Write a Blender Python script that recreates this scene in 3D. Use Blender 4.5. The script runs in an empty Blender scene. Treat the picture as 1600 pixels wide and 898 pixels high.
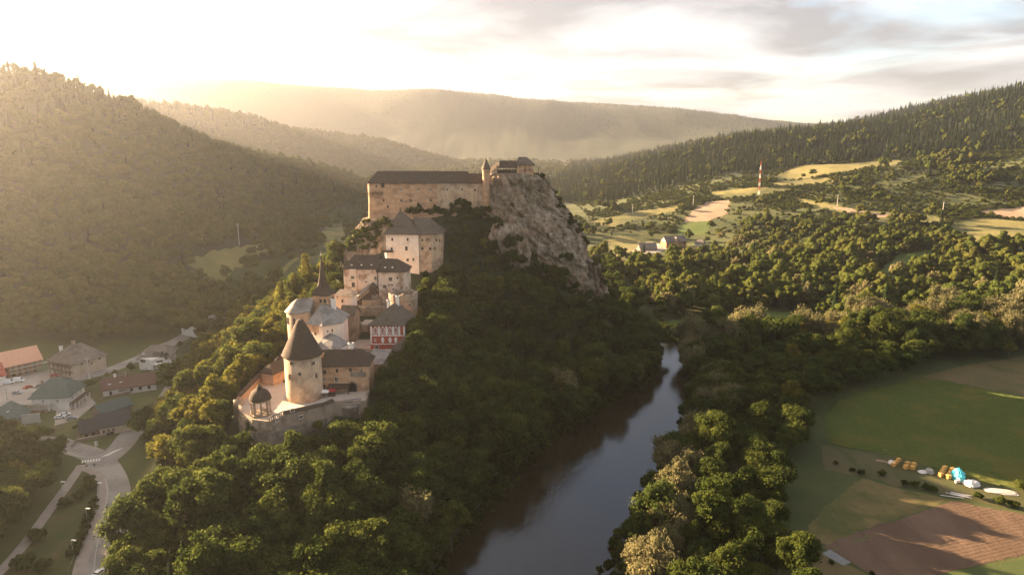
import bpy, bmesh, math, random
import numpy as np
from mathutils import Vector, Matrix

S = bpy.context.scene
COL = S.collection
R = math.radians
rng = np.random.default_rng(7)
random.seed(7)

# ------------------------------------------------------------------ camera
CAM_H, PITCH, FPX = 130.0, R(12.4), 1067.0
cam_d = bpy.data.cameras.new('camera')
cam_d.sensor_width = 36.0
cam_d.lens = 36.0 * FPX / 1600.0
cam_d.clip_start, cam_d.clip_end = 1.0, 60000.0
cam = bpy.data.objects.new('camera', cam_d)
COL.objects.link(cam)
cam.location = (0, 0, CAM_H)
cam.rotation_euler = (math.pi / 2 - PITCH, 0, 0)
S.camera = cam

# ------------------------------------------------------------------ light
SUN_EL, SUN_AZ = R(14.5), R(-62.0)          # azimuth from +Y, negative = to the left
SUN_DIR = Vector((math.sin(SUN_AZ) * math.cos(SUN_EL), math.cos(SUN_AZ) * math.cos(SUN_EL), math.sin(SUN_EL)))
sun_d = bpy.data.lights.new('sun', 'SUN')
sun_d.energy = 5.0
sun_d.angle = R(0.53)
sun_d.color = (1.0, 0.69, 0.40)
sun = bpy.data.objects.new('sun', sun_d)
COL.objects.link(sun)
sun.location = (-300, 200, 400)
sun.rotation_euler = SUN_DIR.to_track_quat('Z', 'Y').to_euler()

W = bpy.data.worlds.new('World')
S.world = W
W.use_nodes = True
def build_world():
    nt = W.node_tree
    N, L = nt.nodes, nt.links
    N.clear()
    out = N.new('ShaderNodeOutputWorld')
    bg = N.new('ShaderNodeBackground')
    bg.inputs['Strength'].default_value = 0.046
    L.new(bg.outputs[0], out.inputs[0])
    sky = N.new('ShaderNodeTexSky')
    sky.sky_type = 'NISHITA'
    sky.sun_disc = False
    sky.sun_elevation = SUN_EL
    sky.sun_rotation = SUN_AZ
    sky.altitude = 500
    sky.air_density = 1.0
    sky.dust_density = 0.8
    sky.ozone_density = 1.5
    tc = N.new('ShaderNodeTexCoord')
    sep = N.new('ShaderNodeSeparateXYZ')
    L.new(tc.outputs['Generated'], sep.inputs[0])
    def m(op, a, b=None, c=None):
        n = N.new('ShaderNodeMath'); n.operation = op
        for i, v in enumerate((a, b, c)):
            if v is None: continue
            if isinstance(v, (int, float)): n.inputs[i].default_value = v
            else: L.new(v, n.inputs[i])
        return n.outputs[0]
    zc = m('ADD', m('MAXIMUM', sep.outputs['Z'], 0.0), 0.10)
    px = m('DIVIDE', sep.outputs['X'], zc)
    py = m('DIVIDE', sep.outputs['Y'], zc)
    com = N.new('ShaderNodeCombineXYZ')
    L.new(px, com.inputs[0]); L.new(py, com.inputs[1])
    def noise(scale, det, rough, loc):
        mp = N.new('ShaderNodeMapping'); mp.inputs['Location'].default_value = loc
        L.new(com.outputs[0], mp.inputs[0])
        n = N.new('ShaderNodeTexNoise')
        n.inputs['Scale'].default_value = scale; n.inputs['Detail'].default_value = det
        n.inputs['Roughness'].default_value = rough
        n.inputs['Distortion'].default_value = 0.4
        L.new(mp.outputs[0], n.inputs['Vector'])
        return n.outputs['Fac']
    def ramp(fac, stops):
        r = N.new('ShaderNodeValToRGB')
        e = r.color_ramp.elements
        e[0].position, e[0].color = stops[0][0], (*stops[0][1], 1)
        e[1].position, e[1].color = stops[-1][0], (*stops[-1][1], 1)
        for p, c in stops[1:-1]:
            k = e.new(p); k.color = (*c, 1)
        L.new(fac, r.inputs[0])
        return r.outputs[0]
    cover = ramp(noise(0.42, 8, 0.58, CLOUD_LOC), [(0.33, (0, 0, 0)), (0.52, (1, 1, 1))])
    body = ramp(noise(0.62, 7, 0.6, (CLOUD_LOC[0] + .15, CLOUD_LOC[1] + 0.28, 0)), [(0.38, (3.1, 2.98, 2.85)), (0.48, (2.1, 2.0, 1.97)), (0.58, (1.2, 1.13, 1.15))])
    mix = N.new('ShaderNodeMix'); mix.data_type = 'RGBA'
    L.new(m('MULTIPLY', cover, 0.92), mix.inputs['Factor'])
    L.new(sky.outputs[0], mix.inputs['A'])
    L.new(body, mix.inputs['B'])
    L.new(mix.outputs['Result'], bg.inputs['Color'])
CLOUD_LOC = (-3.1, 2.2, 0.0)
build_world()

S.view_settings.view_transform = 'Standard'
S.view_settings.look = 'None'
S.view_settings.exposure = 3.12
S.view_settings.gamma = 1.0
S.view_settings.use_curve_mapping = False
S.cycles.use_denoising = True
S.cycles.max_bounces = 6
S.cycles.diffuse_bounces = 3
S.cycles.glossy_bounces = 2
S.cycles.transmission_bounces = 3
S.cycles.transparent_max_bounces = 4
S.cycles.volume_bounces = 0
S.cycles.sample_clamp_indirect = 6.0

# ------------------------------------------------------------------ view helpers (pixel of the 1600 x 898 photograph -> place on the ground)
CP, SP = math.cos(PITCH), math.sin(PITCH)
def ray(px, py):
    a, b = (px - 800.0) / FPX, (449.0 - py) / FPX
    return np.array((a, CP + b * SP, -SP + b * CP))
def atY(px, py, Y):
    d = ray(px, py); t = Y / d[1]
    return np.array((d[0] * t, Y, CAM_H + d[2] * t))
def atZ(px, py, z):
    d = ray(px, py); t = (z - CAM_H) / d[2]
    return np.array((d[0] * t, d[1] * t, z))
def proj(p):
    x, y, z = p[0], p[1], p[2] - CAM_H
    dep = y * CP - z * SP
    return 800 + FPX * x / dep, 449 - FPX * (y * SP + z * CP) / dep, dep

# ------------------------------------------------------------------ noise
_lat = np.random.default_rng(99).random((256, 256))
def vnoise(x, y, s, seed=0):
    x = np.asarray(x, float) / s + seed * 17.3; y = np.asarray(y, float) / s + seed * 31.7
    xi = np.floor(x).astype(int); yi = np.floor(y).astype(int)
    fx = x - xi; fy = y - yi
    fx = fx * fx * (3 - 2 * fx); fy = fy * fy * (3 - 2 * fy)
    g = lambda a, b: _lat[a & 255, b & 255]
    return ((g(xi, yi) * (1 - fx) + g(xi + 1, yi) * fx) * (1 - fy) + (g(xi, yi + 1) * (1 - fx) + g(xi + 1, yi + 1) * fx) * fy) * 2 - 1
def fbm(x, y, s, o=4, seed=0):
    r = 0; a = 1.0; t = 0
    for i in range(o):
        r = r + a * vnoise(x, y, s / 2 ** i, seed + i * 3); t += a; a *= .5
    return r / t
def sstep(a, b, x):
    t = np.clip((x - a) / (b - a), 0, 1); return t * t * (3 - 2 * t)
def inpoly(x, y, poly):
    x = np.asarray(x, float); y = np.asarray(y, float)
    r = np.zeros(x.shape, bool); n = len(poly)
    for i in range(n):
        x0, y0 = poly[i][0], poly[i][1]; x1, y1 = poly[(i + 1) % n][0], poly[(i + 1) % n][1]
        c = ((y0 > y) != (y1 > y)) & (x < (x1 - x0) * (y - y0) / (y1 - y0 + 1e-12) + x0)
        r ^= c
    return r
def dseg(x, y, pl):
    """distance to a polyline"""
    best = np.full(np.shape(x), 1e9)
    for (x0, y0), (x1, y1) in zip(pl[:-1], pl[1:]):
        dx, dy = x1 - x0, y1 - y0
        t = np.clip(((x - x0) * dx + (y - y0) * dy) / (dx * dx + dy * dy), 0, 1)
        best = np.minimum(best, np.hypot(x - x0 - t * dx, y - y0 - t * dy))
    return best

# ------------------------------------------------------------------ materials
def mat(name, c1, c2=None, scale=1.0, rough=0.9, bump=0.0, bscale=None, stretch=(1, 1, 1), c3=None, s3=0.2, t3=(0.5, 0.62), metal=0.0, spec=0.3, rand=0.0, det=6, emit=None, streak=0.0):
    m = bpy.data.materials.new(name); m.use_nodes = True
    N, L = m.node_tree.nodes, m.node_tree.links
    b = N['Principled BSDF']
    b.inputs['Roughness'].default_value = rough; b.inputs['Metallic'].default_value = metal
    b.inputs['Specular IOR Level'].default_value = spec
    b.inputs['Base Color'].default_value = (*c1, 1)
    if c2 is None: return m
    tc = N.new('ShaderNodeTexCoord')
    def nz(sc, d=det, st=stretch):
        mp = N.new('ShaderNodeMapping'); mp.inputs['Scale'].default_value = st
        L.new(tc.outputs['Object'], mp.inputs[0])
        n = N.new('ShaderNodeTexNoise'); n.inputs['Scale'].default_value = sc; n.inputs['Detail'].default_value = d
        n.inputs['Roughness'].default_value = 0.65
        L.new(mp.outputs[0], n.inputs['Vector']); return n.outputs['Fac']
    def mr(f, a, bb):
        r = N.new('ShaderNodeMapRange'); r.inputs[1].default_value = a; r.inputs[2].default_value = bb
        L.new(f, r.inputs[0]); return r.outputs[0]
    def mix(f, A, B):
        x = N.new('ShaderNodeMix'); x.data_type = 'RGBA'
        L.new(f, x.inputs['Factor'])
        for k, v in (('A', A), ('B', B)):
            if isinstance(v, tuple): x.inputs[k].default_value = (*v, 1)
            else: L.new(v, x.inputs[k])
        return x.outputs['Result']
    f = nz(scale)
    col = mix(mr(f, 0.36, 0.64), c1, c2)
    if c3: col = mix(mr(nz(s3, 7), *t3), col, c3)
    if streak:
        d = tuple(v * (1 - streak) for v in c1)
        col = mix(mr(nz(0.9, 5, (1, 1, 0.08)), 0.52, 0.75), col, d)
    if rand:
        oi = N.new('ShaderNodeObjectInfo'); hs = N.new('ShaderNodeHueSaturation')
        hs.inputs['Value'].default_value = 1
        L.new(mr(oi.outputs['Random'], 0, 1), hs.inputs['Value']); 
        r = hs.inputs['Value'].links[0].from_node; r.inputs[3].default_value = 1 - rand; r.inputs[4].default_value = 1 + rand
        L.new(col, hs.inputs['Color']); col = hs.outputs[0]
    L.new(col, b.inputs['Base Color'])
    if bump:
        bp = N.new('ShaderNodeBump'); bp.inputs['Strength'].default_value = bump; bp.inputs['Distance'].default_value = 0.3
        L.new(nz(bscale or scale * 4), bp.inputs['Height']); L.new(bp.outputs[0], b.inputs['Normal'])
    return m

def leaf_mat(name, cols, transl=0.3, dark=0.55, light=1.5):
    m = bpy.data.materials.new(name); m.use_nodes = True
    N, L = m.node_tree.nodes, m.node_tree.links
    N.clear()
    out = N.new('ShaderNodeOutputMaterial')
    oi = N.new('ShaderNodeObjectInfo')
    r = N.new('ShaderNodeValToRGB'); e = r.color_ramp.elements
    n = len(cols)
    e[0].position, e[0].color = 0, (*cols[0], 1); e[1].position, e[1].color = 1, (*cols[-1], 1)
    for i in range(1, n - 1):
        k = e.new(i / (n - 1)); k.color = (*cols[i], 1)
    L.new(oi.outputs['Random'], r.inputs[0])
    at = N.new('ShaderNodeAttribute'); at.attribute_name = 'tint'
    hs = N.new('ShaderNodeHueSaturation')
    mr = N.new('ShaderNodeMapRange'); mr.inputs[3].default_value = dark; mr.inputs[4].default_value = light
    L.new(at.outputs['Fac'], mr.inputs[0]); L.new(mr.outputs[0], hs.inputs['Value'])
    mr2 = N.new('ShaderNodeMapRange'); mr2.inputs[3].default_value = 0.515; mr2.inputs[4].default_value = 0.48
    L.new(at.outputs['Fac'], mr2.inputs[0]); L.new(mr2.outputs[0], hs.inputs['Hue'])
    L.new(r.outputs[0], hs.inputs['Color'])
    d = N.new('ShaderNodeBsdfDiffuse'); t = N.new('ShaderNodeBsdfTranslucent'); ms = N.new('ShaderNodeMixShader')
    hs2 = N.new('ShaderNodeHueSaturation'); hs2.inputs['Hue'].default_value = 0.495; hs2.inputs['Value'].default_value = 1.5
    L.new(hs.outputs[0], hs2.inputs['Color'])
    L.new(hs.outputs[0], d.inputs[0]); L.new(hs2.outputs[0], t.inputs[0])
    ms.inputs[0].default_value = transl
    L.new(d.outputs[0], ms.inputs[1]); L.new(t.outputs[0], ms.inputs[2]); L.new(ms.outputs[0], out.inputs[0])
    return m

# ------------------------------------------------------------------ object helpers
def tag(o, label=None, cat=None, group=None, kind=None):
    if label: o['label'] = label
    if cat: o['category'] = cat
    if group: o['group'] = group
    if kind: o['kind'] = kind
    return o
def thing(name, label, cat, loc=(0, 0, 0), group=None):
    o = bpy.data.objects.new(name, None); COL.objects.link(o)
    o.empty_display_size = 0.5
    o.location = Vector([float(v) for v in loc]); tag(o, label, cat, group); return o
def mesh(name, V, F, mats, fm=None, smooth=False):
    me = bpy.data.meshes.new(name)
    me.from_pydata([tuple(map(float, v)) for v in V], [], F)
    for m in (mats if isinstance(mats, (list, tuple)) else [mats]): me.materials.append(m)
    if fm: me.polygons.foreach_set('material_index', fm)
    if smooth: me.polygons.foreach_set('use_smooth', [True] * len(F))
    me.update(); return me
def obj(name, V, F, mats, parent=None, fm=None, smooth=False, loc=None):
    """V in world coordinates; stored relative to the parent's place"""
    o0 = np.array(parent_loc(parent)) if parent is not None else np.zeros(3)
    if parent is None and loc is not None: o0 = np.array(loc, float)
    V = [np.asarray(v, float) - o0 for v in V]
    o = bpy.data.objects.new(name, mesh(name, V, F, mats, fm, smooth)); COL.objects.link(o)
    if parent is not None: o.parent = parent
    elif loc is not None: o.location = tuple(map(float, o0))
    return o
def parent_loc(p):
    v = Vector((0, 0, 0))
    while p is not None: v = v + p.location; p = p.parent
    return v
def inst(name, me, parent, M):
    """an object sharing a mesh, placed by world matrix M (numpy 4x4)"""
    o = bpy.data.objects.new(name, me); COL.objects.link(o)
    m = Matrix(M.tolist())
    if parent is not None:
        o.parent = parent; m = Matrix.Translation(-parent_loc(parent)) @ m
    o.matrix_local = m; return o
def big_mesh(name, V, quads, mats, smooth=True):
    me = bpy.data.meshes.new(name)
    V = np.ascontiguousarray(V, np.float32); Q = np.ascontiguousarray(quads, np.int32); k = Q.shape[1]
    me.vertices.add(len(V)); me.vertices.foreach_set('co', V.ravel())
    me.loops.add(Q.size); me.loops.foreach_set('vertex_index', Q.ravel())
    me.polygons.add(len(Q)); me.polygons.foreach_set('loop_start', np.arange(len(Q), dtype=np.int32) * k)
    me.polygons.foreach_set('loop_total', np.full(len(Q), k, np.int32))
    if smooth: me.polygons.foreach_set('use_smooth', np.ones(len(Q), bool))
    for m in (mats if isinstance(mats, (list, tuple)) else [mats]): me.materials.append(m)
    me.update(calc_edges=True); me.validate(); return me

class MB:
    """collects shapes of one part"""
    def __init__(s): s.V = []; s.F = []; s.M = []
    def add(s, V, F, m=0):
        k = len(s.V); s.V += [np.asarray(v, float) for v in V]; s.F += [tuple(i + k for i in f) for f in F]; s.M += [m] * len(F); return s
    def prism(s, poly, z0, z1, m=0, top=True, bottom=True):
        n = len(poly); z0 = z0 if np.ndim(z0) else [z0] * n; z1 = z1 if np.ndim(z1) else [z1] * n
        V = [(p[0], p[1], z) for p, z in zip(poly, z0)] + [(p[0], p[1], z) for p, z in zip(poly, z1)]
        F = [(i, (i + 1) % n, n + (i + 1) % n, n + i) for i in range(n)]
        if top: F.append(tuple(range(n, 2 * n)))
        if bottom: F.append(tuple(range(n - 1, -1, -1)))
        return s.add(V, F, m)
    def box(s, c, d, a=0.0, m=0, tilt=None):
        """c centre of base, d sizes, a turn about z"""
        ca, sa = math.cos(a), math.sin(a); V = []
        for z in (0, d[2]):
            for x, y in ((-1, -1), (1, -1), (1, 1), (-1, 1)):
                u, v = x * d[0] / 2, y * d[1] / 2
                V.append((c[0] + u * ca - v * sa, c[1] + u * sa + v * ca, c[2] + z))
        return s.add(V, [(3, 2, 1, 0), (4, 5, 6, 7), (0, 1, 5, 4), (1, 2, 6, 5), (2, 3, 7, 6), (3, 0, 4, 7)], m)
    def bar(s, a, b, w, h=None, m=0):
        a = np.asarray(a, float); b = np.asarray(b, float); h = h or w
        d = b - a; d /= np.linalg.norm(d) + 1e-9
        u = np.cross(d, (0, 0, 1)); 
        if np.linalg.norm(u) < 1e-3: u = np.array((1., 0, 0))
        u /= np.linalg.norm(u); v = np.cross(u, d)
        V = [p + u * sx * w / 2 + v * sy * h / 2 for p in (a, b) for sx, sy in ((-1, -1), (1, -1), (1, 1), (-1, 1))]
        return s.add(V, [(0, 1, 2, 3), (7, 6, 5, 4), (0, 4, 5, 1), (1, 5, 6, 2), (2, 6, 7, 3), (3, 7, 4, 0)], m)
    def lathe(s, c, prof, seg=24, m=0, a0=0.0, a1=2 * math.pi, cap=True):
        full = abs(a1 - a0 - 2 * math.pi) < 1e-6; n = seg if full else seg + 1
        V = []; F = []
        for r, z in prof:
            for i in range(n):
                a = a0 + (a1 - a0) * i / seg; V.append((c[0] + r * math.cos(a), c[1] + r * math.sin(a), c[2] + z))
        for j in range(len(prof) - 1):
            for i in range(seg):
                k = (i + 1) % n; F.append((j * n + i, j * n + k, (j + 1) * n + k, (j + 1) * n + i))
        if cap and full: F.append(tuple(range(n - 1, -1, -1))); F.append(tuple((len(prof) - 1) * n + i for i in range(n)))
        return s.add(V, F, m)
    def build(s, name, mats, parent=None, smooth=False, loc=None):
        return obj(name, s.V, s.F, mats, parent, s.M, smooth, loc)
# ================================================================== TERRAIN
MEAN_Z, FLAT_R, FLAT_L = 0.0, 3.0, 6.0
RIVER = [(-60, -1000), (-58, -600), (-55, -250), (-50, -100), (-44, 0), (-34, 70), (-10, 150), (3, 190), (34, 262), (67, 318), (91, 364), (100, 404), (92, 448), (46, 495), (5, 555), (-50, 620), (-110, 720), (-200, 900), (-260, 1100), (-200, 1400), (0, 1800), (150, 2300)]
RW = 21.5
def drv(x, y): return dseg(x, y, RIVER) + 13.5 * sstep(270, 370, np.asarray(y, float))   # the channel narrows upstream
def cpts():
    P = []
    A = lambda *p: P.append(p)
    def sky(px, py, Y, off): x, y, z = atY(px, py, Y); A(x, y, z - off)
    # --- castle hill: axis and flanks (x, y, z)
    for p in [(-85, 250, 29), (-60, 252, 29), (-100, 250, 28), (-104, 262, 27), (-96, 290, 33), (-75, 292, 35.5), (-60, 300, 35.5), (-45, 305, 33),
              (-108, 300, 28), (-90, 338, 44), (-70, 340, 46), (-54, 340, 46), (-70, 322, 41), (-100, 350, 42), (-72, 376, 57), (-55, 376, 60), (-40, 378, 59), (-86, 398, 70),
              (-60, 400, 83), (-40, 402, 86), (-20, 402, 86), (-84, 412, 72), (-5, 412, 90), (12, 416, 80), (-40, 420, 82), (30, 420, 52),
              (-112, 238, 19), (-96, 228, 17), (-80, 224, 17), (-60, 229, 15), (-46, 240, 15), (-62, 237, 18), (-85, 205, 13), (-60, 205, 12), (-100, 190, 9), (-45, 200, 9), (-70, 165, 6), (-60, 130, 4), (-100, 150, 5.5),
              (-28, 214, 3), (-20, 240, 4.5), (-6, 262, 4.5), (15, 300, 5), (32, 336, 5),  (46, 440, 14), (20, 490, 8), (-20, 540, 6), (-70, 600, 6),
              (-40, 262, 20), (-25, 275, 15), (-35, 300, 27), (-18, 310, 20), (-2, 318, 13), (-38, 340, 38), (-18, 345, 32), (5, 350, 29), (20, 346, 14), (-28, 372, 54), (-10, 376, 62), (2, 375, 58), (15, 373, 52), (28, 374, 45), (40, 376, 38), (50, 380, 31), (58, 388, 24), (67, 396, 9), (20, 362, 36), (38, 366, 24), (54, 374, 12),
              (18, 392, 52), (38, 396, 40), (54, 402, 26), (50, 424, 24), (40, 445, 30), (10, 450, 45), (-30, 450, 55), (-70, 450, 48), (-10, 500, 20), (-70, 510, 18), (40, 500, 14), (60, 460, 18),
              (-128, 250, 15), (-143, 250, 7), (-120, 220, 12), (-135, 200, 6.2), (-118, 170, 6), (-128, 275, 19), (-152, 290, 8), (-122, 300, 24), (-145, 315, 15), (-125, 335, 28), (-160, 340, 10), (-118, 365, 34), (-150, 375, 17), (-172, 390, 8), (-115, 400, 45), (-140, 415, 26), (-178, 430, 8), (-110, 450, 32), (-150, 470, 12), (-105, 500, 15)]: A(*p)
    # --- village floor and valley going back on the left
    for x in (-420, -330, -260, -200):
        for y in (130, 200, 270, 340): 
            if x < -170: A(x, y, 6 if x > -360 else 7)
    for p in [(-160, 200, 6), (-165, 240, 6), (-172, 280, 6), (-215, 400, 7), (-200, 460, 8), (-175, 540, 8), (-250, 420, 8), (-150, 620, 8), (-170, 720, 10), (-240, 640, 14), (-255, 720, 20), (-180, 850, 12), (-250, 860, 22), (-150, 1000, 12), (-180, 1250, 18)]: A(*p)
    # --- left hill: nearer lobe
    for px, py, Y, off in [(0, 520, 395, 0), (60, 512, 410, 2), (130, 505, 425, 3), (230, 480, 460, 3), (300, 470, 500, 4), (0, 420, 455, 12), (0, 330, 540, 12), (60, 310, 580, 12), (150, 335, 590, 12), (250, 380, 590, 12), (330, 420, 590, 12), (370, 450, 570, 10)]: sky(px, py, Y, off)
    # left hill: main ridge and face
    for px, py, Y in [(0, 97, 900), (60, 106, 920), (110, 124, 950), (180, 150, 990), (250, 181, 1030), (320, 214, 1080), (380, 236, 1130), (450, 248, 1200), (520, 264, 1300), (570, 290, 1400), (600, 300, 1500)]: sky(px, py, Y, 14)
    for px, py, Y in [(0, 200, 720), (100, 210, 760), (200, 240, 800), (300, 280, 880), (400, 310, 960), (500, 320, 1080), (90, 280, 650), (250, 310, 760), (380, 345, 830), (470, 345, 940), (540, 335, 1060)]: sky(px, py, Y, 12)
    for px, py, Y in [(0, 160, 1300), (200, 190, 1400), (400, 240, 1600)]: sky(px, py, Y, 60)
    for p in [(-750, 570, 168), (-770, 480, 198), (-780, 400, 204), (-780, 300, 198), (-760, 150, 168), (-740, 0, 155), (-740, -300, 150), (-560, 420, 120), (-560, 300, 110), (-560, 150, 100), (-540, 0, 80), (-450, 330, 40), (-450, 180, 30), (-430, 30, 20), (-950, 300, 140), (-1000, 500, 150), (-1000, 0, 120), (-1300, 600, 180), (-1400, 200, 120), (-460, 420, 62)]: A(*p)  # unseen stretch of the ridge, heights shaped to set where its shadow falls
    # --- ridge behind on the left
    for px, py, Y in [(180, 160, 2100), (250, 164, 2150), (330, 176, 2250), (400, 191, 2350), (440, 200, 2400)]: sky(px, py, Y, 14)
    for px, py, Y in [(380, 195, 3000), (460, 198, 2900), (520, 205, 2950), (600, 221, 3000), (640, 232, 3050), (690, 255, 3100)]: sky(px, py, Y, 14)
    for px, py, Y in [(450, 250, 2300), (550, 275, 2300), (620, 262, 2900), (700, 268, 3000), (760, 268, 3000)]: sky(px, py, Y, 5)
    # --- far mountain
    for px, py, Y in [(-300, 120, 4350), (0, 125, 5120), (110, 118, 5120), (200, 111, 5120), (300, 122, 5120), (380, 121, 5040), (450, 129, 5040), (520, 139, 5040), (570, 143, 5040), (640, 138, 4960), (690, 138, 4960), (760, 150, 4960), (860, 157, 4960), (960, 167, 4880), (1060, 170, 4800), (1140, 176, 4800), (1190, 186, 4800), (1230, 197, 4800), (1300, 200, 4800), (1700, 190, 4800)]: sky(px, py, Y, 12)
    for px, py, Y in [(500, 200, 4350), (700, 205, 4350), (900, 215, 4350), (1050, 215, 4350), (700, 250, 3750), (880, 245, 3800), (900, 262, 3600), (820, 270, 3000)]: sky(px, py, Y, 0)
    for x in (-5000, -2500, 0, 2500, 5000): A(x, 7200, 250); A(x, 9500, 150)
    for p in [(-5500, 5000, 380), (-5500, 2500, 330), (-5500, 0, 250), (-3000, 1500, 300), (-3000, 3000, 350), (-3000, 0, 260), (5500, 5000, 330), (5500, 2500, 330), (5500, 0, 300), (-8500, 0, 300), (-8500, 5000, 300), (8500, 0, 300), (8500, 5000, 300), (-8500, 9500, 300), (8500, 9500, 300)]: A(*p)
    # --- right hill
    for px, py, Y in [(1000, 480, 520), (1100, 470, 540), (1250, 475, 530), (1400, 478, 520), (1600, 480, 510), (1000, 430, 600), (1150, 420, 620), (1350, 420, 600), (1600, 420, 590)]: sky(px, py, Y, 9)
    for px, py, Y in [(930, 420, 690), (950, 380, 820), (960, 350, 920), (1030, 378, 830), (1100, 365, 860), (1100, 330, 960), (1000, 325, 1000), (1200, 340, 900), (1320, 360, 800), (1450, 370, 760), (1600, 370, 740), (1200, 300, 1040), (1330, 310, 960), (1470, 322, 900), (1600, 330, 860), (1190, 285, 1080), (1300, 262, 1150), (1450, 270, 1060), (1600, 280, 1000), (1400, 250, 1200), (1600, 240, 1150)]: sky(px, py, Y, 5)
    for px, py, Y in [(880, 300, 1500), (930, 308, 1250), (1010, 292, 1230), (1100, 268, 1260), (1230, 255, 1280), (1400, 236, 1300), (1600, 225, 1260)]: sky(px, py, Y, 6)
    for px, py, Y in [(860, 280, 1750), (900, 273, 1700), (980, 250, 1650), (1040, 236, 1620), (1110, 217, 1600), (1200, 200, 1600), (1290, 198, 1600), (1350, 190, 1600), (1450, 170, 1600), (1530, 150, 1580), (1600, 130, 1560), (1800, 95, 1550)]: sky(px, py, Y, 17)
    for px, py, Y in [(960, 248, 2600), (1060, 222, 2600), (1150, 208, 2600), (1300, 196, 2700), (1400, 172, 2600), (1530, 144, 2500), (1700, 120, 2500)]: sky(px, py, Y, 16)
    for px, py, Y in [(1100, 240, 2050), (1300, 215, 2050), (1500, 190, 2050)]: sky(px, py, Y, 30)
    for px, py, Y in [(850, 290, 2000), (800, 275, 2400)]: sky(px, py, Y, 0)
    for p in [(900, 800, 75), (900, 600, 35), (1200, 800, 120), (1200, 600, 70), (1300, 300, 40), (900, 450, 5), (900, 200, 4), (2000, 1000, 200), (2500, 300, 200)]: A(*p)
    # --- floodplain right and behind the camera
    for x in (130, 220, 320, 450, 600):
        for y in (-300, 0, 100, 200, 300, 400): A(x, y, FLAT_R)
    for p in [(60, 130, 3), (75, 200, 3), (110, 280, 3), (180, 430, 3), (260, 470, 4), (400, 460, 4), (180, 520, 4), (-250, -200, 6), (-300, 50, 6), (-120, 60, 5), (-400, -600, 30), (500, -700, 10), (0, -900, 5), (60, -200, 3), (40, 60, 3)]: A(*p)
    return np.array(P)
CPT = cpts()
def grow(a, b, lo, hi, st, gr):
    v = list(np.arange(a, b + .1, st)); d = st; x = v[-1]
    while x < hi: d *= gr; x += d; v.append(x)
    d = st; x = a; w = []
    while x > lo: d *= gr; x -= d; w.append(x)
    return np.array(w[::-1] + v)
GX = grow(-300, 420, -9000, 9000, 4.0, 1.03)
GY = grow(120, 620, -1000, 9500, 4.0, 1.03)
def solve():
    C2 = 5.0 ** 2
    n = len(CPT); d = np.sqrt(((CPT[:, None, :2] - CPT[None, :, :2]) ** 2).sum(-1) + C2)
    M = np.zeros((n + 1, n + 1)); M[:n, :n] = d + np.eye(n) * -0.6; M[:n, n] = 1; M[n, :n] = 1
    w = np.linalg.solve(M, np.append(CPT[:, 2], 0))
    X, Y = np.meshgrid(GX, GY); x = X.ravel(); y = Y.ravel(); z = np.full(x.shape, w[n])
    for i in range(n): z += w[i] * np.sqrt((x - CPT[i, 0]) ** 2 + (y - CPT[i, 1]) ** 2 + C2)
    return X, Y, z.reshape(X.shape)
GXX, GYY, GZ = solve()
VILLAGE = [(-520, -200), (-112, -200), (-110, 130), (-118, 205), (-136, 242), (-152, 276), (-168, 306), (-180, 350), (-190, 385), (-260, 385), (-330, 362), (-395, 330), (-420, 200)]
FLOOD = [(45, -400), (60, 140), (78, 220), (105, 290), (150, 380), (200, 440), (300, 455), (700, 440), (800, -400)]
def soft(poly, w):
    d = dseg(GXX, GYY, [p for p in poly] + [poly[0]]); ins = inpoly(GXX, GYY, poly)
    return np.where(ins, 1.0, np.clip(1 - d / w, 0, 1)) if w > 0 else ins.astype(float)
GZ = GZ + fbm(GXX, GYY, 60, 3, 5) * 2.0 * sstep(420, 700, np.hypot(GXX, GYY)) + fbm(GXX, GYY, 500, 5, 9) * 22 * sstep(1600, 3500, np.hypot(GXX, GYY)) + fbm(GXX, GYY, 170, 4, 2) * 7 * sstep(600, 1300, np.hypot(GXX, GYY))
k = soft(VILLAGE, 12); k = k * k * (3 - 2 * k); GZ = GZ * (1 - k) + FLAT_L * k
k = soft(FLOOD, 25); k = k * k * (3 - 2 * k); GZ = GZ * (1 - k) + FLAT_R * k
dr = drv(GXX, GYY)
k = sstep(RW + 12, RW - 3, dr); GZ = GZ * (1 - k) + (-2.2) * k
GZ = np.where(dr > RW + 6, np.maximum(GZ, 1.2), GZ)
GZ = np.maximum(GZ, -2.5)
# level cuts under the castle
CUTS = [([(-112, 240), (-96, 236), (-80, 236), (-52, 240), (-48, 262), (-70, 270), (-106, 270)], 28.6), ([(-108, 276), (-50, 276), (-44, 316), (-104, 316)], 34.0)]
for poly, z in CUTS:
    GZ = np.where(inpoly(GXX, GYY, poly), np.minimum(GZ, z), GZ)
def H(x, y):
    x = np.asarray(x, float); y = np.asarray(y, float)
    i = np.clip(np.searchsorted(GX, x) - 1, 0, len(GX) - 2); j = np.clip(np.searchsorted(GY, y) - 1, 0, len(GY) - 2)
    fx = np.clip((x - GX[i]) / (GX[i + 1] - GX[i]), 0, 1); fy = np.clip((y - GY[j]) / (GY[j + 1] - GY[j]), 0, 1)
    return (GZ[j, i] * (1 - fx) + GZ[j, i + 1] * fx) * (1 - fy) + (GZ[j + 1, i] * (1 - fx) + GZ[j + 1, i + 1] * fx) * fy
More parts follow.
